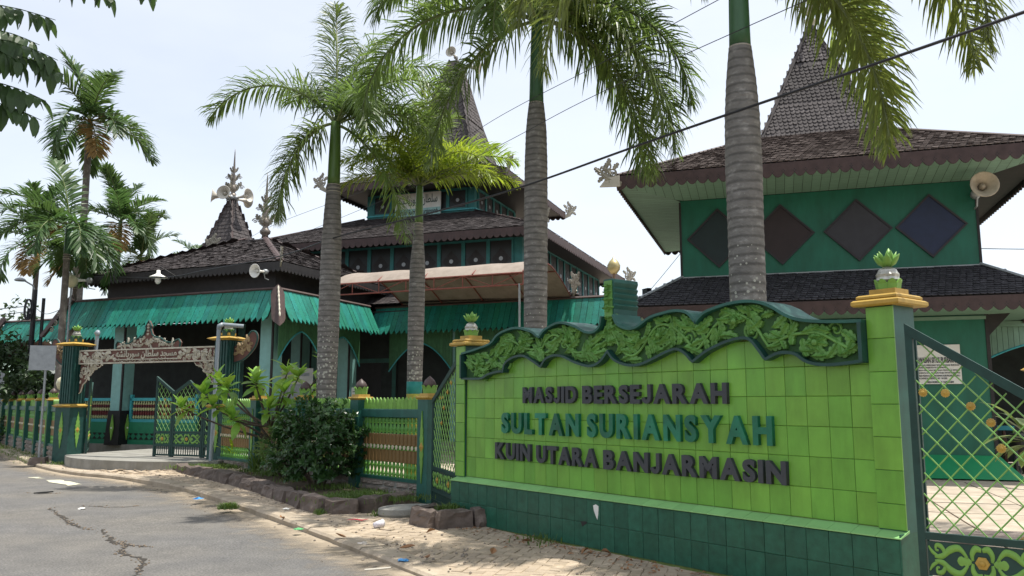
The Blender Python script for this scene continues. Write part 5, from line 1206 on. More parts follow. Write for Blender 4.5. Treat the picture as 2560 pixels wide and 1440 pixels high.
def floodlight(label, loc, rz):
    o = thing('floodlight', label, 'floodlight', loc, rz, 'roof floodlights'); part('housing', MB().tbox((0, 0), (.09, .05), (0, -.02), (.13, .06), .10, .32), BLACK, o); part('lens', MB().box(-.11, .11, -.085, -.079, .14, .30), GLASS, o); part('bracket', MB().box(-.02, .02, -.02, .02, 0, .11), GREYM, o); part('foot', MB().box(-.07, .07, -.05, .05, -.02, .005), GREYM, o)
p = FP.w(.95, 19.85, 7.22); floodlight('black floodlight standing on the pavilion upper roof', p, FP.rz + rad(10))
p = FP.w(-2.85, 20.2, 4.05); floodlight('black floodlight at the left corner of the pavilion lower roof', p, FP.rz - rad(50))
# ================================================================ palms
def frond(L_, elev, droop, nl, ll, seed, wid=.03, fwd=.5, spread=.5, sag=.5, sk=0, pw=1.3, vee=.25, t0=.10, gap=0):
    """one pinnate frond along +x from the origin; returns (rachis, leaflets)"""
    r_ = random.Random(seed); n_ = 26; a = rad(elev); p = Vector((0, 0, 0)); P = [p.copy()]; T = []; st = L_ / n_
    for i in range(n_):
        t = i / n_; an = a - rad(droop) * t ** pw; d = Vector((math.cos(an), sk * t * .8, math.sin(an))).normalized(); T.append(d); p = p + d * st; P.append(p.copy())
    T.append(T[-1]); ra = MB().tube(P, [.028 * (1 - .85 * i / n_) * (L_ / 3) + .004 for i in range(n_ + 1)], 5)
    lf = MB()
    for side in (1, -1):
        for i in range(nl):
            t = lerp(t0, .995, (i + r_.random() * .6) / nl); q = t * n_; k = min(int(q), n_ - 1); b = P[k].lerp(P[k + 1], q - k); Td = T[k]
            if gap and r_.random() < gap: continue
            S_ = Td.cross(Vector((0, 0, 1))); S_ = (S_.normalized() if S_.length > .05 else Vector((0, 1, 0))) * side; U_ = S_.cross(Td) * side
            el = vee + r_.gauss(0, spread); f = lerp(fwd * .75, fwd * 2.1, t ** 2)
            d = (Td * f + S_ * math.cos(el) + U_ * math.sin(el)).normalized()
            ln = ll * (.35 + .65 * math.sin(math.pi * min(1, (t * .85 + .13))) ** .7) * r_.uniform(.82, 1.1)
            if t > .9: ln *= lerp(1, .6, (t - .9) / .1)
            w = wid * r_.uniform(.8, 1.2); sg = sag * r_.uniform(.6, 1.4); wv = d.cross(U_ + Vector((r_.gauss(0, .3), r_.gauss(0, .3), .4))).normalized()
            m1 = b + d * ln * .35; d2 = (d + Vector((0, 0, -sg * .55))).normalized(); m2 = m1 + d2 * ln * .35; d3 = (d + Vector((0, 0, -sg * 1.5))).normalized(); e = m2 + d3 * ln * .3
            lf.add([b - wv * w * .25, b + wv * w * .25, m1 - wv * w * .5, m1 + wv * w * .5, m2 - wv * w * .42, m2 + wv * w * .42, e], [(0, 1, 3, 2), (2, 3, 5, 4), (4, 5, 6)])
    return ra, lf
def palm(name, label, base, top, prof, shaft, fr, leafm, shaftm, lean=(0, 0), ll=.62, nl=62, wid=.032, group='royal palms along the fence', painted=None, sag=.55, spread=.5, rings=True, fwd=.5, vee=.25, seed=0, lichen=True):
    """prof: [(z, r)] ringed trunk; shaft: (z0, z1, r0, r1); fr: [(azimuth, elev, length, droop[, skew, mat])]"""
    o = thing(name, label, 'palm tree', base, 0, group); zt = top
    def ax(z): t = z / zt; return Vector((lean[0] * t ** 1.4, lean[1] * t ** 1.4, z))
    z0, z1 = prof[0][0], prof[-1][0]; n_ = int((z1 - z0) / .035); pts = []; rr = []; r_ = random.Random(seed + 1)
    for i in range(n_ + 1):
        z = lerp(z0, z1, i / n_); R_ = yat([(a, b) for a, b in prof], z); pts.append(ax(z)); rr.append(R_ * (1 + ((.014 * r_.uniform(.3, 1.3) if i % 3 == 0 else -.006) if rings else 0) + r_.gauss(0, .004) + .02 * MN.noise((z * 1.3, seed, 0))))
    tk = part('trunk', MB().tube(pts, rr, 20), TRUNKM if lichen else PALMTR, o, smooth=True)
    if painted:
        for za, zb, m in painted: part('painted_band', MB().tube([ax(za), ax((za + zb) / 2), ax(zb)], [yat(prof, za) * 1.03, yat(prof, (za + zb) / 2) * 1.03, yat(prof, zb) * 1.03], 20), m, tk, smooth=True)
    if shaft:
        a, b, r0, r1 = shaft; part('crownshaft', MB().tube([ax(lerp(a, b, i / 8)) for i in range(9)], [lerp(r0, r1, (i / 8) ** .8) * (1 + .05 * math.sin(math.pi * i / 8)) for i in range(9)], 16), shaftm, o, smooth=True)
        for k in range(3): part('scar_ring', MB().tube([ax(a - .02 - k * .07), ax(a - .005 - k * .07)], [r0 * (1.06 + .03 * k)] * 2, 18), mat('scar_pale', (.36, .33, .27), .8, .1) if 'scar_pale' not in bpy.data.materials else bpy.data.materials['scar_pale'], tk)
    cr = link('crown', None, o, ax(zt))
    for i, q in enumerate(fr):
        az, el, L_, dr = q[:4]; sk = q[4] if len(q) > 4 else 0; lm = q[5] if len(q) > 5 and q[5] else leafm
        ra, lf = frond(L_, el, dr, int(nl * (.6 + .4 * L_ / 2.8)), ll, seed * 100 + i, wid, fwd, spread, sag, sk, vee=vee, pw=q[6] if len(q) > 6 else 1.25)
        f = part('frond', lf, lm, cr, (0, 0, 0), (0, 0, rad(az))); part('rachis', ra, RACH, f)
    part('spear_leaf', MB().tube([(0, 0, -.2), (0, .02, .3), (.03, .05, .9)], [.05, .03, .004], 6), leafm, cr)
    return o
# trunk with pale lichen spots
TRUNKM = mat('lichened_palm_trunk', (.185, .175, .16), .9, .3, 7, col2=(.31, .298, .275), c2fac=.55, bump=.6, bscale=24, stretch=(1, 1, 1.6))
nt = TRUNKM.node_tree; N = nt.nodes; L = nt.links; bs = [q for q in N if q.type == 'BSDF_PRINCIPLED'][0]; src = bs.inputs['Base Color'].links[0].from_socket; tc = [q for q in N if q.type == 'TEX_COORD'][0]
sz = N.new('ShaderNodeSeparateXYZ'); L.new(tc.outputs['Object'], sz.inputs[0])
wv = N.new('ShaderNodeTexWave'); wv.bands_direction = 'Z'; wv.inputs['Scale'].default_value = 3.1; wv.inputs['Distortion'].default_value = 1.2; wv.inputs['Detail'].default_value = 3; wv.inputs['Detail Scale'].default_value = 2; L.new(tc.outputs['Object'], wv.inputs['Vector'])
w2 = N.new('ShaderNodeMapRange'); w2.inputs['From Max'].default_value = .4; w2.inputs['To Min'].default_value = .62; w2.inputs['To Max'].default_value = 1.05; L.new(wv.outputs['Fac'], w2.inputs[0])
h1 = N.new('ShaderNodeHueSaturation'); L.new(src, h1.inputs['Color']); L.new(w2.outputs[0], h1.inputs['Value'])
vo = N.new('ShaderNodeTexVoronoi'); vo.inputs['Scale'].default_value = 15; vo.inputs['Randomness'].default_value = 1; L.new(tc.outputs['Object'], vo.inputs['Vector'])
n5 = N.new('ShaderNodeTexNoise'); n5.inputs['Scale'].default_value = 2.2; L.new(tc.outputs['Object'], n5.inputs['Vector'])
hm = N.new('ShaderNodeMapRange'); hm.inputs['From Min'].default_value = 2.2; hm.inputs['From Max'].default_value = 4.2; hm.inputs['To Min'].default_value = .30; hm.inputs['To Max'].default_value = .0; L.new(sz.outputs[2], hm.inputs[0])
mu = N.new('ShaderNodeMath'); mu.operation = 'MULTIPLY'; L.new(hm.outputs[0], mu.inputs[0]); L.new(n5.outputs[0], mu.inputs[1])
mu2 = N.new('ShaderNodeMath'); mu2.operation = 'MULTIPLY'; mu2.inputs[1].default_value = 2.0; L.new(mu.outputs[0], mu2.inputs[0])
ls = N.new('ShaderNodeMath'); ls.operation = 'LESS_THAN'; L.new(vo.outputs['Distance'], ls.inputs[0]); L.new(mu2.outputs[0], ls.inputs[1])
mx = N.new('ShaderNodeMix'); mx.data_type = 'RGBA'; L.new(ls.outputs[0], mx.inputs['Factor']); L.new(h1.outputs[0], mx.inputs['A']); mx.inputs['B'].default_value = (.40, .40, .34, 1); L.new(mx.outputs['Result'], bs.inputs['Base Color'])
PT1 = mat('teal_band', (.02, .22, .19), .6, .2); PT2 = mat('yellow_band', (.42, .38, .06), .6, .25)
# A: second from the left, tall with long arching fronds
palm('royal_palm', 'tall royal palm with arching fronds in front of the veranda corner', (-3.6, 16, 0), 7.15, [(0, .19), (1.5, .185), (3.2, .21), (4.6, .20), (5.3, .17), (5.9, .135)], (5.9, 7.2, .13, .10),
     [(178, 54, 3.2, 122), (100, 84, 3.1, 22, .1), (60, 76, 3.0, 45), (15, 66, 3.0, 85), (-18, 50, 2.8, 100), (188, 8, 2.5, 100, 0, None, .4), (212, 5, 2.5, 96, 0, None, .4), (-8, 22, 2.6, 90), (345, -20, 3.0, 62, 0, None, .6), (300, 35, 2.5, 130), (130, 60, 2.7, 80), (35, 45, 2.7, 85)], FRD_A, SHAFT, lean=(.03, 0), seed=1, ll=.74, nl=130, wid=.030, sag=.8, painted=((0, .85, PT2), (.851, 1.2, PT1)))
# B: smaller golden palm
palm('royal_palm', 'small golden green palm in front of the tarpaulin canopy', (-2.02, 17, 0), 6.15, [(0, .16), (1.0, .15), (3.2, .17), (4.4, .165), (4.9, .12), (5.35, .09)], (5.35, 6.15, .09, .07),
     [(178, 52, 2.1, 85), (165, 68, 2.2, 70), (20, 62, 2.2, 75), (0, 44, 2.3, 70), (5, 26, 2.2, 55), (100, 82, 2.2, 25), (60, 74, 2.4, 40), (-40, 50, 2.0, 100), (220, 45, 1.9, 100), (130, 62, 2.1, 60), (190, 28, 1.9, 80), (75, 84, 2.5, 15), (330, 32, 2.0, 85), (250, 60, 1.8, 90)], FRD_Y, SHAFT, lean=(.05, .05), seed=2, ll=.58, nl=105, wid=.030, painted=((0, .9, PT2), (.901, 1.75, PT2), (1.751, 2.0, PT1)), sag=.5, spread=.45)
# C: in front of the hall, thick ringed trunk
palm('royal_palm', 'royal palm with thick ringed trunk left of the wall crest', (.36, 13.0, 0), 7.95, [(0, .20), (1.6, .175), (3.0, .185), (4.4, .195), (5.5, .187), (6.0, .172), (6.3, .148), (6.5, .125)], (6.5, 8.0, .12, .09),
     [(172, 30, 4.0, 118, 0, None, 1.05), (188, -10, 3.3, 75, 0, None, .6), (2, 30, 3.8, 122, 0, None, .6), (-28, 22, 3.7, 115, 0, None, .6), (-6, 4, 3.6, 92, 0, None, .5), (16, 15, 3.5, 104, 0, None, .5), (352, 45, 3.7, 135, 0, None, .7), (100, 80, 3.2, 30), (40, 55, 3.4, 100), (140, 60, 3.4, 100), (160, 60, 3.6, 105), (252, 22, 3.0, 118), (300, 38, 3.4, 130), (345, 60, 3.6, 135), (205, 42, 3.5, 125), (60, 66, 3.2, 60)], FRD_A, SHAFT2, lean=(.06, .1), seed=3, ll=.82, nl=150, wid=.032, sag=.85)
# D: nearest, behind the name wall
palm('royal_palm', 'nearest royal palm with bulging grey trunk behind the name wall', (2.54, 8.8, 0), 6.95, [(0, .23), (2.0, .19), (3.0, .192), (4.2, .198), (4.75, .19), (5.15, .165), (5.4, .14), (5.55, .125)], (5.55, 7.0, .12, .09),
     [(5, 36, 4.0, 132, 0, None, .95), (-28, 25, 3.7, 124, 0, None, .9), (18, 5, 3.5, 98, 0, None, .7), (40, 42, 3.9, 128), (178, 25, 3.3, 118, 0, None, .85), (160, 40, 3.5, 130), (100, 76, 3.4, 50), (60, 55, 3.6, 100), (318, 40, 3.4, 130), (-6, -12, 3.1, 76, 0, None, .6)], FRD_D, SHAFT2, lean=(.05, 0), seed=4, ll=.74, nl=150, wid=.030, sag=.8)
# G: only its frond tips hang into the upper right corner
palm('royal_palm', 'palm beyond the right edge with a frond tip hanging into the corner', (7.75, 9.2, 0), 6.9, [(0, .21), (2.2, .18), (4.2, .19), (5.4, .12)], (5.4, 6.9, .1, .085),
     [(192, 30, 3.0, 100), (150, 55, 2.8, 90), (215, 40, 2.7, 105), (90, 65, 2.8, 70), (30, 40, 2.8, 95), (-20, 50, 2.8, 90), (260, 45, 2.7, 95)], FRD_D, SHAFT2, seed=5, ll=.66, nl=64)
# areca palms behind the veranda
def areca(label, base, h, lean, s, seed, n_=11, r=.11, dry=True):
    rr = random.Random(seed); fr = []
    for k in range(n_):
        a = 360 * k / n_ + rr.uniform(-14, 14); e = rr.choice((80, 62, 45, 28, 10, -8)); fr.append((a, e, s * rr.uniform(.85, 1.1), lerp(95, 40, e / 80) * rr.uniform(.8, 1.15)))
    if dry: fr.append((rr.uniform(200, 330), -30, s * .8, 45, 0, FRD_DRY))
    return palm('areca_palm', label, base, h, [(0, r * 1.15), (h * .5, r), (h - .9, r * .9)], (h - .9, h, r * 1.0, r * .75), fr, FRD_AR, SHAFT2, lean, ll=.62 * s / 2, nl=44, wid=.056 * s / 2, group='areca palms behind the veranda', sag=.35, spread=.22, rings=False, fwd=.75, vee=.4, seed=seed, lichen=False)
areca('tallest areca palm with dark drooping crown high above the veranda', (-15.95, 30, 0), 12.2, (-.1, 0), 2.9, 11, 13, .13)
areca('areca palm at far left beside the utility pole', (-20.55, 35, 0), 8.5, (0, 0), 2.7, 12, 13)
areca('bushy areca palm just behind the left awning end', (-13.35, 24.3, 0), 6.9, (-.05, 0), 2.4, 13, 13, .10)
areca('areca palm with yellowing fronds right of the tallest palm', (-19.5, 40, 0), 10.5, (0, 0), 2.8, 14, 14, .12)
areca('low areca palm crown just above the veranda roof', (-19.3, 42, 0), 9.1, (0, 0), 2.7, 15, 13)
areca('small areca crown peeking over the veranda ridge', (-19.25, 46, 0), 9.3, (0, 0), 1.5, 16, 8, dry=False)
areca('areca crown beside the small spire', (-18.8, 48, 0), 10.0, (0, 0), 1.9, 17, 8, dry=False)
areca('thin areca palm close behind the bushy one', (-14.3, 26.5, 0), 6.3, (.05, 0), 1.7, 18, 9, .08)

# ================================================================ broad leaved plants
def leaf_geo(L_, W_, fold=.25, curl=.25, n_=4):
    m = MB()
    for i in range(n_ + 1):
        t = i / n_; w = W_ * math.sin(math.pi * (t * .93 + .035)) ** .8 * (1 if t < .6 else 1 - (t - .6) * .5); z = -curl * L_ * t * t; x = L_ * t
        m.v += [(x, -w, z + fold * w), (x, 0, z), (x, w, z + fold * w)]
    m.f = [(i * 3 + k, (i + 1) * 3 + k, (i + 1) * 3 + k + 1, i * 3 + k + 1) for i in range(n_) for k in range(2)]
    return m
# frangipani-like small tree
PT = thing('young_tree', 'young tree with large glossy light green leaves in the stone planter', 'tree', (-4.75, 16.45, .1), 0)
tw = MB(); tr0 = random.Random(31); tips = []
trunkp = [(0, 0, 0), (.03, 0, .4), (.02, .02, .75), (-.05, .05, 1.0)]
part('trunk', MB().tube(bez(trunkp, 4), [.055 - .02 * i / 12 for i in range(13)], 8), BARK, PT, smooth=True)
PCN = link('crown', None, PT); fork = Vector(trunkp[-1])
for k, (dx, dy, dz) in enumerate(((-.75, -.2, .75), (-1.25, .1, .62), (.55, -.3, .95), (.95, .1, 1.15), (.2, .3, 1.05), (-.4, .4, .9), (-1.5, -.25, .35), (.35, -.5, .65), (-.9, -.45, .4), (.75, .35, .75), (-.2, -.4, .85), (-1.05, .3, .85), (-.55, -.5, .15), (.1, -.55, .35))):
    e = fork + Vector((dx * 1.15, dy, dz * 1.08)); mid = fork.lerp(e, .5) + Vector((0, 0, -.12 * math.hypot(dx, dy))); st_ = fork if k % 3 else fork - Vector((0, 0, .25))
    part('branch', MB().tube(bez([tuple(st_), tuple(mid), tuple(e)], 5), [.03 - .02 * i / 10 for i in range(11)], 6), BARK, PCN, smooth=True); tips.append((e, (e - mid).normalized()))
LG = [leaf_geo(.32, .072, .3, .3).mesh('leaf', LEAF_PL, True), leaf_geo(.28, .075, .3, .15).mesh('leaf', LEAF_PL, True), leaf_geo(.36, .08, .25, .45).mesh('leaf', LEAF_PL, True)]
for e, d in tips:
    for k in range(13):
        a = 2.4 * k + tr0.random(); el = lerp(75, -25, k / 12) + tr0.gauss(0, 10); link('leaf', tr0.choice(LG), PCN, e - d * (.015 * k) , (tr0.gauss(0, .25), -rad(el), a), (tr0.uniform(.8, 1.15),) * 3)
# dense round bush
def bush(name, label, base, rx, ry, rz, nleaf, lg, m, seed, cat='bush', low=.0, flowers=0):
    o = thing(name, label, cat, base); r_ = random.Random(seed); lf = MB()
    stems = MB()
    for k in range(9):
        a = 2 * math.pi * k / 9; stems.tube([(0.05 * math.cos(a), .05 * math.sin(a), 0), (rx * .35 * math.cos(a), ry * .35 * math.sin(a), rz * .5), (rx * .6 * math.cos(a), ry * .6 * math.sin(a), rz * .9)], [.02, .014, .006], 5)
    def surf():
        while True:
            d = Vector((r_.gauss(0, 1), r_.gauss(0, 1), r_.gauss(0, 1))).normalized()
            if d.z > -.7: break
        return d, 1 + .22 * MN.noise((d.x * 2.3 + seed, d.y * 2.3, d.z * 2.3)) + .14 * MN.noise((d.x * 5, d.y * 5 + seed, d.z * 5))
    for k in range(int(nleaf * .3)):                                  # inner mass
        d, lump = surf(); rr = lump * r_.uniform(.55, .88); p = Vector((d.x * rx * rr, d.y * ry * rr, max(low, rz + d.z * rz * rr)))
        lf.join(lg, Matrix.Translation(p) @ Euler((r_.gauss(0, .6), r_.gauss(0, .6), r_.uniform(0, 6.28))).to_matrix().to_4x4() @ Matrix.Scale(r_.uniform(.7, 1.2), 4))
    for k in range(int(nleaf * .7 / 13)):                             # leafy shoots that break the outline
        d, lump = surf(); rr = lump * r_.uniform(.74, .95); p = Vector((d.x * rx * rr, d.y * ry * rr, max(low, rz + d.z * rz * rr))); g = (d + Vector((r_.gauss(0, .35), r_.gauss(0, .35), .55))).normalized(); ln = r_.uniform(.12, .30) * (rx + rz) * .6
        stems.tube([p - g * .05, p + g * ln], [.005, .002], 4)
        for q in range(13):
            a = 2.4 * q; t = .15 + .85 * q / 12; e = Euler((r_.gauss(0, .25), -rad(lerp(5, 60, t)) + r_.gauss(0, .25), a)); R_ = Vector((0, 0, 1)).rotation_difference(g).to_matrix().to_4x4()
            lf.join(lg, Matrix.Translation(p + g * ln * t) @ R_ @ e.to_matrix().to_4x4() @ Matrix.Scale(r_.uniform(.6, 1.3), 4))
    part('stems', stems, BARK, o); part('foliage', lf, m, o); return o
bush('round_bush', 'dense dark glossy round bush in the stone planter', (-3.28, 14.15, .1), .74, .66, .72, 3900, leaf_geo(.10, .033, .35, .25, 2), LEAF_BU, 41)
bush('small_bush', 'loose thin green shrub behind the young tree', (-4.25, 15.7, .1), .55, .5, .55, 900, leaf_geo(.12, .016, .3, .3, 2), GRASS, 43)
# small bright palm and grassy clump
def clump(name, label, base, n_, L_, w, m, seed, cat='plant', up=(45, 85), bend=.9, stem=0):
    r_ = random.Random(seed); o = thing(name, label, cat, base); lf = MB()
    for k in range(n_):
        a = r_.uniform(0, 6.28); el = rad(r_.uniform(*up)); L2 = L_ * r_.uniform(.6, 1.1); w2 = w * r_.uniform(.7, 1.2); p = Vector((r_.gauss(0, .02), r_.gauss(0, .02), stem)); prev = None
        for i in range(6):
            t = i / 5; e2 = el - bend * t * t; q = p; ww = w2 * math.sin(math.pi * (.12 + .88 * (1 - t))) if t < 1 else .0005; sx, sy = -math.sin(a) * ww, math.cos(a) * ww
            lf.v += [(q.x - sx, q.y - sy, q.z), (q.x + sx, q.y + sy, q.z)]; b_ = len(lf.v)
            if i: lf.f.append((b_ - 4, b_ - 3, b_ - 1, b_ - 2))
            p = p + Vector((math.cos(a) * math.cos(e2), math.sin(a) * math.cos(e2), math.sin(e2))) * (L2 / 5)
    part('blades', lf, m, o)
    if stem: part('stem', MB().tube([(0, 0, 0), (.01, 0, stem * .6), (0, 0, stem + .03)], [.03, .022, .02], 7), BARK, o)
    return o
clump('small_palm', 'low bright yellow green young palm in the planter grass', (-6.15, 18.5, .14), 26, .62, .028, mat('young_palm_leaf', (.22, .33, .03), .45, .2, trans=.35), 51, up=(15, 80), bend=1.0, stem=.22)
clump('grass_clump', 'strappy green and dry clump beside the young tree trunk', (-5.25, 17.1, .12), 46, .65, .014, GRASS, 52, up=(50, 88), bend=1.3)
# planters: rough stones, soil, weeds
def planter(label, pts, closed_to, h, seed, w=.27, sl=.62):
    o = thing('stone_planter', label, 'planter'); r_ = random.Random(seed); P = bez(pts, 10); acc = 0; seg = [P[0]]
    soil = [(x, y) for x, y in bez(pts, 4)] + closed_to
    part('soil', MB().add([(x, y, h - .05 + .012 * MN.noise((x * 3, y * 3, 1))) for x, y in soil], [tuple(range(len(soil)))]), SOIL, o)
    cx = sum(p[0] for p in soil) / len(soil); cy = sum(p[1] for p in soil) / len(soil)
    def stone(s_):
        a, b = Vector(s_[0]), Vector(s_[-1]); L_ = (b - a).length; c = (a + b) / 2; rz_ = math.atan2(b.y - a.y, b.x - a.x); m = MB(); nx, ny, nz = 4, 3, 3; hh = h * r_.uniform(.88, 1.12); ww = w * r_.uniform(.85, 1.2); idx_ = {}
        for i in range(nx + 1):
            for j in range(ny + 1):
                for k in range(nz + 1):
                    if 0 < i < nx and 0 < j < ny and 0 < k < nz: continue
                    jj = .012; f = lambda u_: u_ * (1 - .06 * (abs(u_) > .9)); x = (i / nx - .5) * (L_ - .012); y = (j / ny - .5) * ww * (1.12 - .25 * k / nz); z = k / nz * hh
                    corner = (i in (0, nx)) + (j in (0, ny)) + (k == nz)
                    sh = 1 - .035 * max(0, corner - 1)
                    idx_[(i, j, k)] = len(m.v); m.v.append((x * sh + (r_.gauss(0, jj) if 0 < i < nx else r_.gauss(0, .004)), y * sh + r_.gauss(0, jj), z * (sh if k else 1) + (r_.gauss(0, jj) if k else -.05)))
        g_ = idx_.get
        for i in range(nx):
            for j in range(ny): m.f += [(g_((i, j, nz)), g_((i + 1, j, nz)), g_((i + 1, j + 1, nz)), g_((i, j + 1, nz)))]
            for k in range(nz): m.f += [(g_((i, 0, k)), g_((i + 1, 0, k)), g_((i + 1, 0, k + 1)), g_((i, 0, k + 1))), (g_((i, ny, k + 1)), g_((i + 1, ny, k + 1)), g_((i + 1, ny, k)), g_((i, ny, k)))]
        for j in range(ny):
            for k in range(nz): m.f += [(g_((0, j, k + 1)), g_((0, j + 1, k + 1)), g_((0, j + 1, k)), g_((0, j, k))), (g_((nx, j, k)), g_((nx, j + 1, k)), g_((nx, j + 1, k + 1)), g_((nx, j, k + 1)))]
        part('edge_stone', m, STONE, o, (c.x, c.y, wbase(c.y) - .02), (0, 0, rz_ + r_.gauss(0, .04)))
    for a, b in zip(P, P[1:]):
        acc += math.hypot(b[0] - a[0], b[1] - a[1]); seg.append(b)
        if acc > sl * r_.uniform(.8, 1.3) or b == P[-1]: stone(seg); seg = [b]; acc = 0
    return o
PL1 = [(-7.3, 18.35), (-6.6, 17.3), (-5.85, 16.45), (-5.2, 15.6), (-4.4, 14.5), (-3.6, 13.15), (-2.95, 12.15), (-2.5, 11.55), (-2.2, 11.55), (-1.9, 11.95), (-1.55, 12.5)]
planter('long curved planter of rough brown stones along the fence', PL1, [(-1.4, 12.7), (-6.7, 18.85)], .21, 61)
PL2 = [(-.98, 11.05), (-1.22, 10.75), (-1.12, 10.35), (-.85, 10.28), (-.5, 10.42), (-.22, 10.55)]
planter('small planter of rough stones at the left foot of the name wall', PL2, [(-.25, 10.6), (-.75, 11.1)], .24, 62, .20, .5)
step = tag(part('step_slab', MB().lathe([(.40, .03), (.42, .06), (.41, .125), (.38, .135)], 22, (0, 0), 0, .75), CONC, None, (-1.42, 11.45, .04), (0, 0, .6)), 'round flat concrete step slab between the two stone planters', 'step', kind='thing')
# ground cover
def tufts(name, label, spots, n_, L_, m, seed, parent=None):
    r_ = random.Random(seed); lf = MB()
    for k in range(n_):
        x, y, z, sp2 = r_.choice(spots); x += r_.gauss(0, sp2); y += r_.gauss(0, sp2); a = r_.uniform(0, 6.28); l2 = L_ * r_.uniform(.4, 1.2); w = .005 + .004 * r_.random(); b = r_.uniform(.2, .9)
        ca_, sa_ = math.cos(a), math.sin(a); lf.add([(x - sa_ * w, y + ca_ * w, z), (x + sa_ * w, y - ca_ * w, z), (x + ca_ * l2 * .35 * b + sa_ * w * .7, y + sa_ * l2 * .35 * b - ca_ * w * .7, z + l2 * .6), (x + ca_ * l2 * .35 * b - sa_ * w * .7, y + sa_ * l2 * .35 * b + ca_ * w * .7, z + l2 * .6), (x + ca_ * l2 * b, y + sa_ * l2 * b, z + l2 * .85)], [(0, 1, 2, 3), (3, 2, 4)])
    return tag(part(name, lf, m), label, kind='stuff')
gsp = []
for k in range(60):
    t = k / 60; a = Vector(PL1[min(int(t * 9), 8)]); gsp.append((a.x + .45 + .3 * random.random(), a.y + .45 + .3 * random.random(), .19, .16))
tufts('planter_grass', 'short grass and weeds covering the planter soil', gsp + [(-6.6, 18.1, .19, .3)] * 25 + [(-2.3, 12.3, .19, .3)] * 30, 5200, .09, GRASS, 71)
tufts('verge_weeds', 'weeds growing at the foot of walls and stones', [(-.75, 10.85, .2, .12)] * 4 + [(-.7, 10.95, .06, .1)] * 2 + [(-4.09, 12.14, .06, .06)] * 4 + [(-2.6, 11.5, .06, .05), (-1.75, 11.35, .06, .08), (.3, 9.35, .06, .12), (-11.0, 20.4, .08, .15), (2.2, 6.6, .05, .12), (-9.6, 20.3, .1, .1)] + [(-12.0 - .55 * k, 21.3 + .72 * k, .06, .22) for k in range(14)], 2600, .10, GRASS, 72)
bush('verge_bush', 'scrubby weeds at the far end of the left fence', (-19.6, 31.2, 0), .7, .7, .55, 700, leaf_geo(.12, .03, .3, .3, 2), LEAF_BU, 73)
# potted plant at the right edge and red flowers behind the narrow gate
pp = clump('potted_plant', 'leafy potted plant at the right edge behind the gate', (4.62, 7.3, .06), 34, .55, .05, mat('variegated_leaf', (.13, .20, .05), .4, .3, 8, col2=(.42, .42, .2), c2fac=.55, trans=.3), 81, up=(-20, 70), bend=1.3, stem=1.15)
part('pot', MB().lathe([(.15, 0), (.2, .3), (.22, .32), (.2, .34)], 14), GOLD, pp); part('gold_ring', MB().lathe([(.05, 1.78), (.10, 1.8), (.05, 1.83)], 10), GOLD, pp)
fl = clump('flowering_plant', 'red flowering plant in a lime trough behind the narrow gate', (-.55, 13.6, .3), 30, .75, .03, LEAF_PL, 82, up=(50, 88), bend=1.1)
for k, (x, y, z) in enumerate(((-.05, -.08, .92), (.08, .0, .86), (.0, .1, .97))):
    fb = MB()
    for q in range(6): fb.join(leaf_geo(.10, .025, .2, .2, 3), Matrix.Translation((x, y, z)) @ Matrix.Rotation(q * 1.05, 4, 'Z') @ Matrix.Rotation(-.5, 4, 'Y'))
    part('blossom', fb, REDFL, fl)
part('trough', MB().tbox((0, 0), (.5, .16), (0, 0), (.55, .2), -.3, .12), mat('trough_lime', (.25, .40, .05), .6, .15), fl)
# tree leaning in from the left: trunk out of frame, boughs and pinnate leaves in the upper left corner
OT = thing('overhanging_tree', 'tree bough with drooping pointed leaves in the upper left corner', 'tree', (-6.2, 4.6, 0))
part('trunk', MB().tube([(0, 0, 0), (.1, .1, 2), (.3, .3, 4.2), (.4, .5, 6)], [.17, .14, .11, .06], 10), BARK, OT, smooth=True)
OC = link('crown', None, OT); otr = random.Random(91); og = leaf_geo(.24, .052, .25, .35, 4)
def spray(tip, base, nl, seed):
    """pinnate leaf: rachis with hanging pointed leaflets"""
    r_ = random.Random(seed); b, t = Vector(base), Vector(tip); P = [b.lerp(t, i / 8) + Vector((0, 0, .10 * math.sin(math.pi * i / 8))) for i in range(9)]; m = MB().tube(P, [.008 - .0007 * i for i in range(9)], 5); d = (t - b).normalized(); az = math.atan2(d.y, d.x)
    for i in range(nl):
        f = .15 + .85 * i / nl; q = P[min(int(f * 8), 7)].lerp(P[min(int(f * 8) + 1, 8)], f * 8 % 1)
        for sg in (1, -1):
            e = Euler((0, rad(r_.uniform(30, 72)), az + sg * rad(r_.uniform(25, 75)))); m.join(og, Matrix.Translation(q) @ e.to_matrix().to_4x4() @ Matrix.Scale(r_.uniform(.75, 1.1) * (1 - .35 * f), 4))
    return m
def otp(x, y, z): return (x + 6.2, y - 4.6, z)
SPR = [((-3.24, 5.5, 4.26), (-4.2, 5.4, 4.25)), ((-3.2, 5.5, 3.96), (-4.1, 5.5, 4.08)), ((-3.12, 5.5, 3.84), (-4.0, 5.5, 3.98)), ((-3.26, 5.5, 3.66), (-4.1, 5.5, 3.75)), ((-3.28, 5.5, 3.52), (-4.15, 5.5, 3.62)), ((-3.40, 5.6, 4.12), (-4.2, 5.7, 4.2)), ((-2.85, 5.5, 4.44), (-3.5, 5.4, 4.62)), ((-2.55, 5.5, 4.46), (-3.2, 5.4, 4.62)), ((-3.1, 5.4, 4.46), (-3.7, 5.3, 4.6)), ((-3.36, 5.4, 3.88), (-4.1, 5.3, 4.0))]
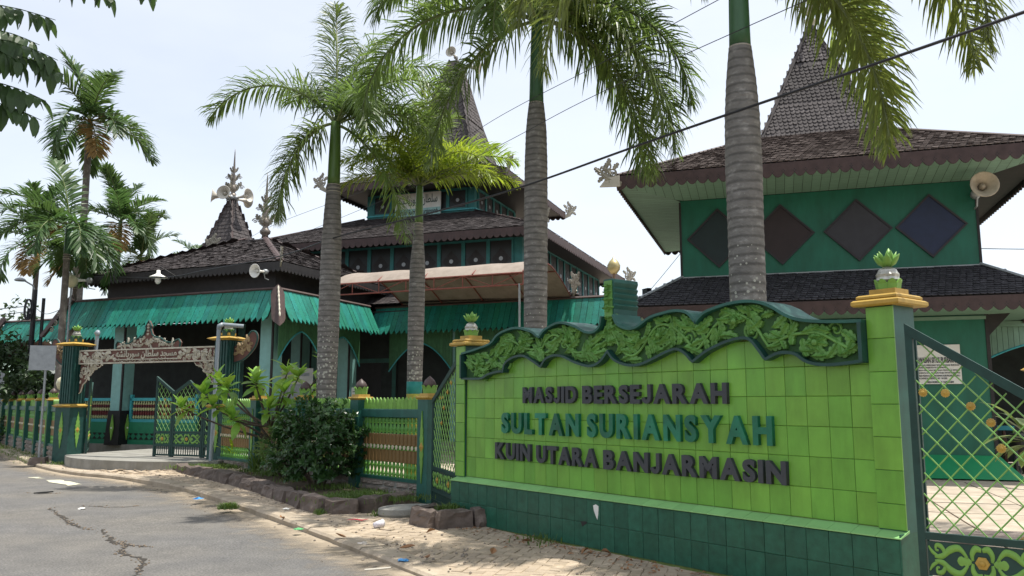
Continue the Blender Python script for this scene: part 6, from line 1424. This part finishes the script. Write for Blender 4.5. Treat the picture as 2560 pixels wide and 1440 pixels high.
for k in range(26): a = otr.uniform(0, 6.28); c = Vector((-6.0, 5.2, otr.uniform(4.4, 6.4))); ln = otr.uniform(.8, 1.7); b0 = c + Vector((math.cos(a) * ln * .5, math.sin(a) * ln * .5, 0)); SPR.append((tuple(c + Vector((math.cos(a) * ln, math.sin(a) * ln, otr.uniform(-.5, .2)))), tuple(b0)))
for k, (t_, b_) in enumerate(SPR):
    if k >= 10 and t_[0] > -3.9 and t_[1] > 2: continue
    part('leaf_spray', spray(otp(*t_), otp(*b_), 13, 900 + k), LEAF_TR, OC)
for a, b in (((.35, .4, 4.0), otp(-4.2, 5.4, 4.15)), ((.38, .45, 4.6), otp(-3.3, 5.4, 4.75)), ((.3, .3, 3.6), otp(-4.2, 5.5, 3.68))): part('bough', MB().tube(bez([a, tuple(Vector(a).lerp(Vector(b), .5) + Vector((0, 0, .15))), b], 6), [.05 - .035 * i / 12 for i in range(13)], 7), BARK, OC, smooth=True)
# broad crowns beyond the fence on the left
def tree(label, base, h, r, n_, seed, m=LEAF_FAR, ls=.22):
    o = thing('broadleaf_tree', label, 'tree', base, 0, 'trees beyond the left fence'); r_ = random.Random(seed); lf = MB(); g_ = leaf_geo(ls, ls * .3, .3, .3, 2)
    part('trunk', MB().tube([(0, 0, 0), (.05, 0, h * .35), (0, .05, h * .7)], [.14, .1, .05], 8), BARK, o)
    cl_ = [(Vector((r_.gauss(0, r * .5), r_.gauss(0, r * .5), h * .62 + r_.gauss(0, h * .16))), r * r_.uniform(.3, .55)) for _ in range(14)]
    for k in range(n_):
        c, q = r_.choice(cl_); d = Vector((r_.gauss(0, 1), r_.gauss(0, 1), r_.gauss(0, 1))).normalized() * q * r_.uniform(.55, 1.05)
        lf.join(g_, Matrix.Translation(c + d) @ Euler((r_.gauss(0, .6), r_.gauss(.2, .6), r_.uniform(0, 6.28))).to_matrix().to_4x4())
    part('crown', lf, m, o)
tree('rounded dark green tree beside the left awning end', (-18.2, 30.5, 0), 4.3, 1.3, 1800, 95)
tree('low dark tree behind the left fence near the lamp', (-16.6, 29.2, 0), 3.0, 1.0, 1200, 96)
tree('leafy tree at the far end of the road', (-33, 56, 0), 6, 2.4, 1500, 97, ls=.35)
tree('distant tree behind the far brown roof', (-44, 75, 0), 9, 4, 1500, 98, ls=.5)
# ================================================================ street furniture, cables, small things
def cable(name, label, pts, r_, cat='cable', twist=False):
    P = bez(pts, 14); m = MB().tube(P, r_, 6)
    if twist:
        m = MB()
        for ph in (0, math.pi):
            Q = [(p[0] + r_ * .55 * math.cos(i * .9 + ph), p[1], p[2] + r_ * .55 * math.sin(i * .9 + ph)) for i, p in enumerate(P)]; m.tube(Q, r_ * .6, 5)
    return tag(part(name, m, WIREM), label, cat, 'overhead cables', 'thing')
cable('overhead_cable', 'thick twisted black cable sagging across the whole picture', [(9.2, .5, 4.9), (6.2, 3.2, 4.68), (3.97, 6.0, 4.57), (1.64, 9, 4.54), (.22, 11.2, 4.6), (-1.17, 13, 4.66), (-3.42, 15.7, 4.77), (-5.31, 18.5, 4.9), (-7.9, 21, 4.99), (-9.77, 22.7, 5.05), (-13.02, 25.3, 5.48)], .014, twist=False)
cable('overhead_cable', 'upper thin wire rising from the veranda ridge to the upper right', [(5.5, 3.5, 5.9), (2.22, 8, 5.75), (1.13, 10, 5.87), (-.2, 13, 6.25), (-2.39, 17, 6.36), (-6.46, 22, 6.42), (-9.0, 26, 6.5)], .0045)
cable('overhead_cable', 'second thin wire just under the upper one', [(5.5, 3.8, 5.4), (2.0, 8.4, 5.35), (.9, 10.4, 5.5), (-.4, 13.3, 5.75), (-2.7, 17.3, 5.95), (-7.5, 22.6, 5.6)], .0045)
cable('overhead_cable', 'thin wire sloping up to the left corner of the pavilion', [FP.w(-2.9, 19.5, 4.0), FP.w(-2.4, 19.3, 4.5), FP.w(-1.92, 19.1, 5.0)], .006)
cable('overhead_cable', 'thin wire leaving the pavilion to the right', [FP.w(4.4, 22, 5.3), FP.w(8, 22.5, 5.2), FP.w(14, 23, 5.4)], .01)
# utility pole with coil and street lamp
UPo = thing('utility_pole', 'dark utility pole with coiled cable and street lamp at far left', 'utility pole', (-17.6, 30.0, 0))
part('pole', MB().tube([(0, 0, 0), (0, 0, 5.7)], [.11, .08], 10), BLACK, UPo); part('second_pole', MB().tube([(.28, .1, 0), (.28, .1, 5.4)], .06, 8), BLACK, UPo)
for k in range(3): part('cable_coil', MB().tube([(-.15 + .04 * k, -.12, 5.0) ] + [(-.15 + .04 * k + .13 * math.sin(a / 16 * 6.28), -.14 - .02 * k, 4.95 - .38 * math.cos(a / 16 * 6.28)) for a in range(17)], .018, 5), WIREM, UPo)
part('lamp_arm', MB().tube([(0, 0, 5.6), (-.05, -.1, 5.85), (-.25, -.3, 6.0)], .03, 6), GREYM, UPo); part('lamp_head', MB().lathe([(.04, .1), (.15, .06), (.2, 0), (.17, -.03), (.05, -.04)], 12, (-.35, -.4)).xf(Matrix.Translation((0, 0, 6.0))), GREYM, UPo, smooth=True)
cable('overhead_cable', 'lowest wire running from the utility pole off to the left', [(-17.7, 30, 4.9), (-24, 30.5, 4.45), (-34, 31, 4.9)], .014); cable('overhead_cable', 'middle wire running from the utility pole off to the left', [(-17.7, 30, 5.1), (-24, 30.5, 4.75), (-34, 31, 5.2)], .014)
cable('overhead_cable', 'steep stay wire descending left of the utility pole', [(-17.7, 29.9, 4.7), (-20, 29.5, 3.2), (-24, 28.5, 1.0)], .012); cable('overhead_cable', 'wire from the utility pole towards the veranda', [(-17.5, 30, 5.0), (-16.2, 28.5, 4.65), (-14.4, 27, 4.9)], .010)
# loudspeakers, lamps on the veranda
horn_speaker('white horn loudspeaker at the right corner of the veranda eave', (-6.96, 22.75, 5.22), rad(-115), -5, .95, WHITE); horn_speaker('white horn loudspeaker pointing left from the veranda left corner', (-13.35, 25.5, 5.38), rad(187), 0, 1.25, WHITE)
lm = thing('pendant_lamp', 'white enamel shade lamp on a black arm over the awning', 'lamp', (-10.5, 24.05, 5.25)); part('shade', MB().lathe([(.05, .22), (.06, .12), (.10, .09), (.24, .02), (.26, 0), (.25, -.005), (.08, .06), (.03, .1)], 18), WHITE, lm, smooth=True)
part('bulb', MB().lathe([(.03, .06), (.085, -.04), (.085, -.12), (.05, -.18), (.005, -.2)], 12), mat('bulb_glass', (.7, .7, .66), .2, .05), lm, smooth=True); part('arm', MB().tube([(0, 0, .2), (.05, .1, .32), (.45, .35, .05)], .012, 6), BLACK, lm)
gl = thing('globe_lamp', 'round cream globe lamp left of the gateway', 'lamp', (-11.9, 21.9, 0)); part('post', MB().tube([(0, 0, 0), (0, 0, 1.9)], .03, 8), GREYM, gl); part('globe', MB().lathe([(.05, 1.88), (.14, 1.95), (.18, 2.08), (.15, 2.2), (.05, 2.27)], 14), mat('globe_cream', (.62, .58, .38), .3, .1), gl, smooth=True)
g2 = clone(gl, None, FV.w(-22.1, 17.9), label='round cream globe lamp behind the left awning end'); g2.location.z = 3.2
bl = thing('bud_lamp', 'gold bud shaped lamp on a thin post above the wall crest', 'lamp', (2.0, 15.9, 0)); part('post', MB().tube([(0, 0, 0), (0, 0, 4.1)], .028, 8), mat('rust_post', (.2, .13, .09), .6, .2), bl); part('bud', MB().lathe([(.06, 4.08), (.12, 4.16), (.13, 4.24), (.09, 4.32), (.03, 4.38), (.004, 4.44)], 12), mat('bud_gold', (.5, .42, .22), .4, .2, metal=.4), bl, smooth=True)
# downpipes at the gateposts
def pipe(label, base, h, dx, dy): 
    o = thing('downpipe', label, 'pipe', base, 0, 'grey gate downpipes'); part('pipe', MB().tube([(0, 0, 0), (.04, 0, h)], .045, 10), PIPE, o); part('elbow', MB().tube([(.04, 0, h - .06), (.045, 0, h + .01), (.045 + dx * .15, dy * .15, h + .05)], .055, 10), PIPE, o, smooth=True); part('spout', MB().tube([(.045 + dx * .1, dy * .1, h + .05), (.045 + dx, dy, h + .02)], .045, 10), PIPE, o)
q = FV.w(-13.25, 14.55, .0); pipe('grey pipe with elbow standing against the right gatepost', q, 3.28, .5, .15); q = FV.w(-18.05, 15.45, .1); pipe('short grey pipe elbow above the left gatepost', (q[0], q[1], 2.4), .95, -.15, .2)
# road signs seen from behind
def rsign(label, base, h, w, hh, tilt=0): o = thing('road_sign', label, 'sign', base, rad(tilt), 'road signs seen from behind'); part('pole', MB().tube([(0, 0, 0), (.0, 0, h)], .03, 8), GREYM, o); part('plate', MB().box(-w, w * .6, -.06, -.045, h - hh, h), GREYM, o); part('foot', MB().tbox((0, 0), (.2, .16), (0, 0), (.17, .13), 0, .18), STONE, o)
rsign('grey back of a road sign on a pole beside the left fence', (-11.75, 20.75, .05), 2.95, .38, .62, 12); rsign('grey back of a farther road sign at the left edge', (-18.3, 29.2, .05), 2.6, .5, .62, 20)
# far houses down the road
fh = thing('far_house', 'far house with brown tiled roof at the left edge', 'house', (-31, 47, 0), rad(-28)); part('wall', MB().box(-6, 6, -3, 3, 0, 3.6), mat('pale_wall', (.45, .5, .48), .8, .1), fh)
rf = link('roof', None, fh); facet(rf, (-6.6, -3.6, 3.6), (6.6, -3.6, 3.6), (5, 0, 5.4), (-5, 0, 5.4), .3, .3, ROOFTILE, 'flat', 5); part('rear_slope', MB().add([(6.6, 3.6, 3.6), (-6.6, 3.6, 3.6), (-5, 0, 5.4), (5, 0, 5.4)], [(0, 1, 2, 3)]), ROOFTILE, rf)
for x in (-3.5, 1): w_ = part('window', MB().box(x, x + 1.4, -3.04, -3.0, 1.1, 2.5), GLASS, fh); part('frame', MB().box(x - .08, x, -3.06, -3, 1.0, 2.6).box(x + 1.4, x + 1.48, -3.06, -3, 1.0, 2.6).box(x, x + 1.4, -3.06, -3, 2.5, 2.6), WHITE, w_)
sh = thing('roadside_shop', 'low roadside shop with green corrugated roof beyond the left fence', 'shop', (-26.3, 40, 0), rad(-40)); part('wall', MB().box(-4, 4, 0, 4, 0, 2.6), mat('shop_wall', (.2, .24, .26), .8, .2), sh)
crr = MB(); nn = 60
for i in range(nn + 1): x = lerp(-4.4, 4.4, i / nn); z = .03 * math.sin(i * 2.1); crr.v += [(x, -1.2, 2.55 + z), (x, 4.2, 3.5 + z)]
crr.f = [(2 * i, 2 * i + 2, 2 * i + 3, 2 * i + 1) for i in range(nn)]; part('corrugated_roof', crr, mat('pale_green_roof', (.30, .46, .33), .6, .15), sh); part('blue_banner', MB().box(-1.5, 2.5, -1.25, -1.22, 2.0, 2.45), mat('blue_banner_cloth', (.03, .14, .42), .6, .1), sh)
for k in range(5): tag(part('tyre', MB().tube([(.28 * math.cos(a / 14 * 6.28), 0, .28 * math.sin(a / 14 * 6.28)) for a in range(15)], .08, 8, cap=False), BLACK, None, (-24.9 + .75 * k * .77, 37.3 - .75 * k * .64, .40), (0, 0, rad(-40 + 4 * k))), ('first', 'second', 'third', 'fourth', 'fifth')[k] + ' black tyre from the left in the row before the roadside shop', 'tyre', 'tyres before the shop', 'thing')
# motorcycles in the yard beyond the right gate
def motorbike(label, loc, rz, colr):
    o = thing('motorcycle', label, 'motorcycle', loc, rz, 'motorcycles parked by the porch')
    for x in (-.62, .62):
        w_ = part('wheel', MB().tube([(x + .27 * math.cos(a / 16 * 6.28), 0, .29 + .27 * math.sin(a / 16 * 6.28)) for a in range(17)], .045, 7, cap=False), BLACK, o); part('hub', MB().tube([(x, -.05, .29), (x, .05, .29)], .08, 10), GREYM, w_)
    part('body', MB().prism([(-.75, .72), (-.55, .5), (-.2, .36), (.15, .36), (.3, .6), (.42, .95), (.34, 1.0), (.2, .66), (-.1, .6), (-.3, .78), (-.8, .86)], -.11, .11), colr, o); part('seat', MB().cbox(-.72, .0, -.13, .13, .78, .86, .03), BLACK, o)
    part('fork', MB().tube([(.62, .08, .29), (.40, .08, 1.0)], .025, 6), GREYM, o); part('handlebar', MB().tube([(.36, -.33, 1.08), (.40, -.1, 1.02), (.40, .1, 1.02), (.36, .33, 1.08)], .018, 6), BLACK, o); part('headlight', MB().lathe([(.07, 0), (.09, .05), (.07, .1), (.02, .12)], 10).xf(Matrix.Translation((.42, 0, .95)) @ Matrix.Rotation(rad(80), 4, 'Y')), WHITE, o)
    part('engine', MB().cbox(-.2, .2, -.1, .1, .25, .42, .03), GREYM, o); part('mirror', MB().tube([(.36, -.25, 1.06), (.33, -.3, 1.22)], .01, 5), BLACK, o)
q = FP.w(5.0, 20.3, .06); motorbike('dark motorcycle parked by the porch, nearest to the pavilion wall', q, FP.rz + rad(70), BLACK); q = FP.w(5.9, 20.5, .06); motorbike('motorcycle parked farther right, seen through the gate lattice', q, FP.rz + rad(75), mat('bike_red', (.05, .012, .012), .35, .1))
pf = link('porch_fence', None, Pv)
for k in range(16): part('porch_baluster', MB().lathe([(.03, .1), (.05, .3), (.03, .5), (.05, .75), (.03, .95)], 6, (wh + .3 + k * .2, -.8)), LEAFG if k % 2 else FRETB, pf)
part('porch_rail', MB().box(wh + .2, wh + 3.5, -.86, -.74, .95, 1.05), BLUETRIM, pf)
# notices under the veranda
pb = thing('poster_board', 'grey white poster board standing under the veranda arch', 'poster', FV.w(-15.35, 20.0, 1.5), FV.rz + rad(70)); part('panel', MB().box(-.75, .75, -.02, .02, 0, 1.1), mat('poster_grey', (.42, .44, .44), .6, .1), pb); part('print_block', MB().box(-.6, .6, -.026, -.02, .12, .62), mat('print_blue_grey', (.24, .27, .30), .6, .3, 9), pb); part('print_block', MB().box(-.62, .62, -.024, -.02, .86, .96), bpy.data.materials['print_blue_grey'], pb); part('legs', MB().tube([(-.6, .03, -1.2), (-.6, .03, .9)], .02, 6).tube([(.6, .03, -1.2), (.6, .03, .9)], .02, 6), GREYM, pb)
pn = thing('paper_notice', 'small white paper notice beside the left palm foot', 'notice', (-3.05, 16.3, 1.45), rad(-40)); part('sheet', MB().box(-.17, .17, -.01, .01, 0, .42), WHITE, pn)
for k in range(5): part('text_rule', MB().box(-.13, .13 - .04 * (k % 2), -.0125, -.01, .33 - k * .06, .345 - k * .06), CHAR, pn)
part('stake', MB().tube([(0, .02, -1.4), (0, .02, .1)], .015, 6), GREYM, pn)
# things left on the pavement
def zg(x, y): return walkz(x, y) + .004
LT = random.Random(77)
def crumple(name, label, x, y, s, m, cat, flat=.4, z=None):
    mb = MB().lathe([(s * .5, 0), (s, s * .25), (s * .9, s * .6), (s * .4, s * .9)], 9); mb.v = [(a + LT.gauss(0, s * .18), b + LT.gauss(0, s * .18), max(0, c * flat + LT.gauss(0, s * .08))) for a, b, c in mb.v]
    return tag(part(name, mb, m, None, (x, y, zg(x, y) if z is None else z)), label, cat, 'litter on the pavement', 'thing')
BLUEP = mat('blue_plastic', (.08, .30, .62), .25, .2, 9); PINKP = mat('printed_cup', (.62, .60, .66), .3, .3, 20); GREENP = mat('green_wrap', (.12, .42, .16), .35, .2); REDP = mat('red_plastic', (.55, .02, .05), .35, .2)
crumple('plastic_wrapper', 'blue plastic wrapper on the kerb strip left of centre', -4.9, 13.13, .07, BLUEP, 'wrapper'); crumple('plastic_wrapper', 'blue plastic wrapper nearest the camera', -1.04, 8.19, .06, BLUEP, 'wrapper'); crumple('plastic_wrapper', 'green plastic wrapper lying on the kerb', -2.55, 10.1, .055, GREENP, 'wrapper'); crumple('plastic_scrap', 'white plastic scrap below the long planter', -3.2, 11.96, .05, WHITE, 'scrap'); crumple('plastic_scrap', 'clear plastic scrap near the middle of the sidewalk', -1.6, 9.16, .09, mat('clear_scrap', (.5, .45, .4), .3, .2), 'scrap', .15); crumple('plastic_scrap', 'small white scrap lying on the asphalt', -6.39, 12.52, .05, WHITE, 'scrap', .4, .006)
cup = thing('plastic_cup', 'crushed printed plastic cup lying before the step slab', 'cup', (-1.62, 10.25, zg(-1.62, 10.25) + .045), rad(40)); part('cup_wall', MB().lathe([(.032, -.06), (.045, .06), (.043, .06), (.030, -.055)], 14).xf(Matrix.Rotation(rad(82), 4, 'Y')), PINKP, cup, smooth=True); part('rim', MB().lathe([(.048, .058), (.05, .064), (.046, .068)], 14).xf(Matrix.Rotation(rad(82), 4, 'Y')), WHITE, cup); part('lid', MB().lathe([(.044, .05), (.02, .052)], 12).xf(Matrix.Rotation(rad(82), 4, 'Y')), mat('cup_lid', (.45, .42, .6), .3, .2), cup)
tag(part('red_ribbon', MB().tube([(0, 0, .01), (.1, .02, .02), (.2, -.02, .012), (.28, .03, .02)], [.004, .018, .02, .006], 5, (1, .35)), REDP, None, (-2.12, 10.8, zg(-2.1, 10.8))), 'strip of red plastic near the step slab', 'ribbon', 'litter on the pavement', 'thing')
tag(part('stick', MB().tube([(0, 0, .015), (.12, .03, .018), (.22, .1, .016)], [.009, .011, .008], 6), mat('pale_stick', (.5, .47, .4), .8, .1), None, (-1.34, 7.74, .05)), 'short pale stick on the road edge', 'stick', 'litter on the pavement', 'thing')
dlg = [leaf_geo(.16, .035, .7, -.3, 4), leaf_geo(.11, .03, .9, .25, 4)]
for k, (x, y, lb) in enumerate(((-1.16, 8.74, 'large curled dry leaf on the sidewalk nearest the camera'), (-3.0, 10.91, 'dry brown leaf on the kerb strip below the planter'), (-1.85, 9.42, 'thin dry leaf left of the clear scrap'), (.78, 8.67, 'dry leaf lying against the name wall base'), (-.85, 8.24, 'small dry leaf near the blue wrapper'), (.9, 8.55, 'second dry leaf against the name wall base'), (-.2, 8.4, 'brown dry leaf in the middle of the near sidewalk'), (-.9, 9.9, 'dry leaf before the small planter'), (.2, 9.2, 'dry leaf in the shade at the wall foot'))):
    tag(part('dry_leaf', MB().join(dlg[k % 2]), DRYLEAF, None, (x, y, zg(x, y) + .03), (.3, .1, k * 1.3)), lb, 'leaf', 'fallen dry leaves', 'thing')
tag(part('black_debris', MB().prism([(-.15, -.03), (.05, -.06), (.18, .02), (.02, .04)], 0, .02, lambda a, b, d: (a, b, d)), BLACK, None, (-8.21, 14.7, .008), (0, 0, .8)), 'flat black scrap lying on the road at left', 'scrap', kind='thing')
pebm = MB(); prr = random.Random(6)
for k in range(700):
    t = prr.random(); i = min(int(t * 7), 6); a, b = KL[4 + i], KL[5 + i]; f = prr.random(); x = lerp(a[0], b[0], f) + prr.gauss(.35, .5); y = lerp(a[1], b[1], f) + prr.gauss(.2, .4); s_ = abs(prr.gauss(.004, .006)) + .002; z = (walkz(x, y) if inside((x, y), WALK) else .005); pebm.lathe([(s_, z - .003), (s_ * 1.1, z + s_ * .4), (s_ * .5, z + s_)], 5, (x, y), prr.random() * 6)
tag(part('grit', pebm, mat('grit_stone', (.2, .17, .14), .9, .4, 30)), 'grit and pebbles scattered along the kerb', kind='stuff')
lit = MB(); g_ = leaf_geo(.05, .012, .5, .2, 2); g_.v = [(a, b, c + .004) for a, b, c in g_.v]
for k in range(260):
    f = prr.random(); s_ = prr.random() * 5.6; x = -.79 + .6144 * s_ - abs(prr.gauss(0, .3)) * .789; y = 10.98 - .789 * s_ - abs(prr.gauss(0, .3)) * .614; lit.join(g_, Matrix.Translation((x, y, walkz(x, y) + .006)) @ Euler((prr.gauss(0, .3), prr.gauss(0, .3), prr.uniform(0, 6.28))).to_matrix().to_4x4())
tag(part('leaf_litter', lit, DRYLEAF), 'small dead leaf litter along the foot of the name wall', kind='stuff')
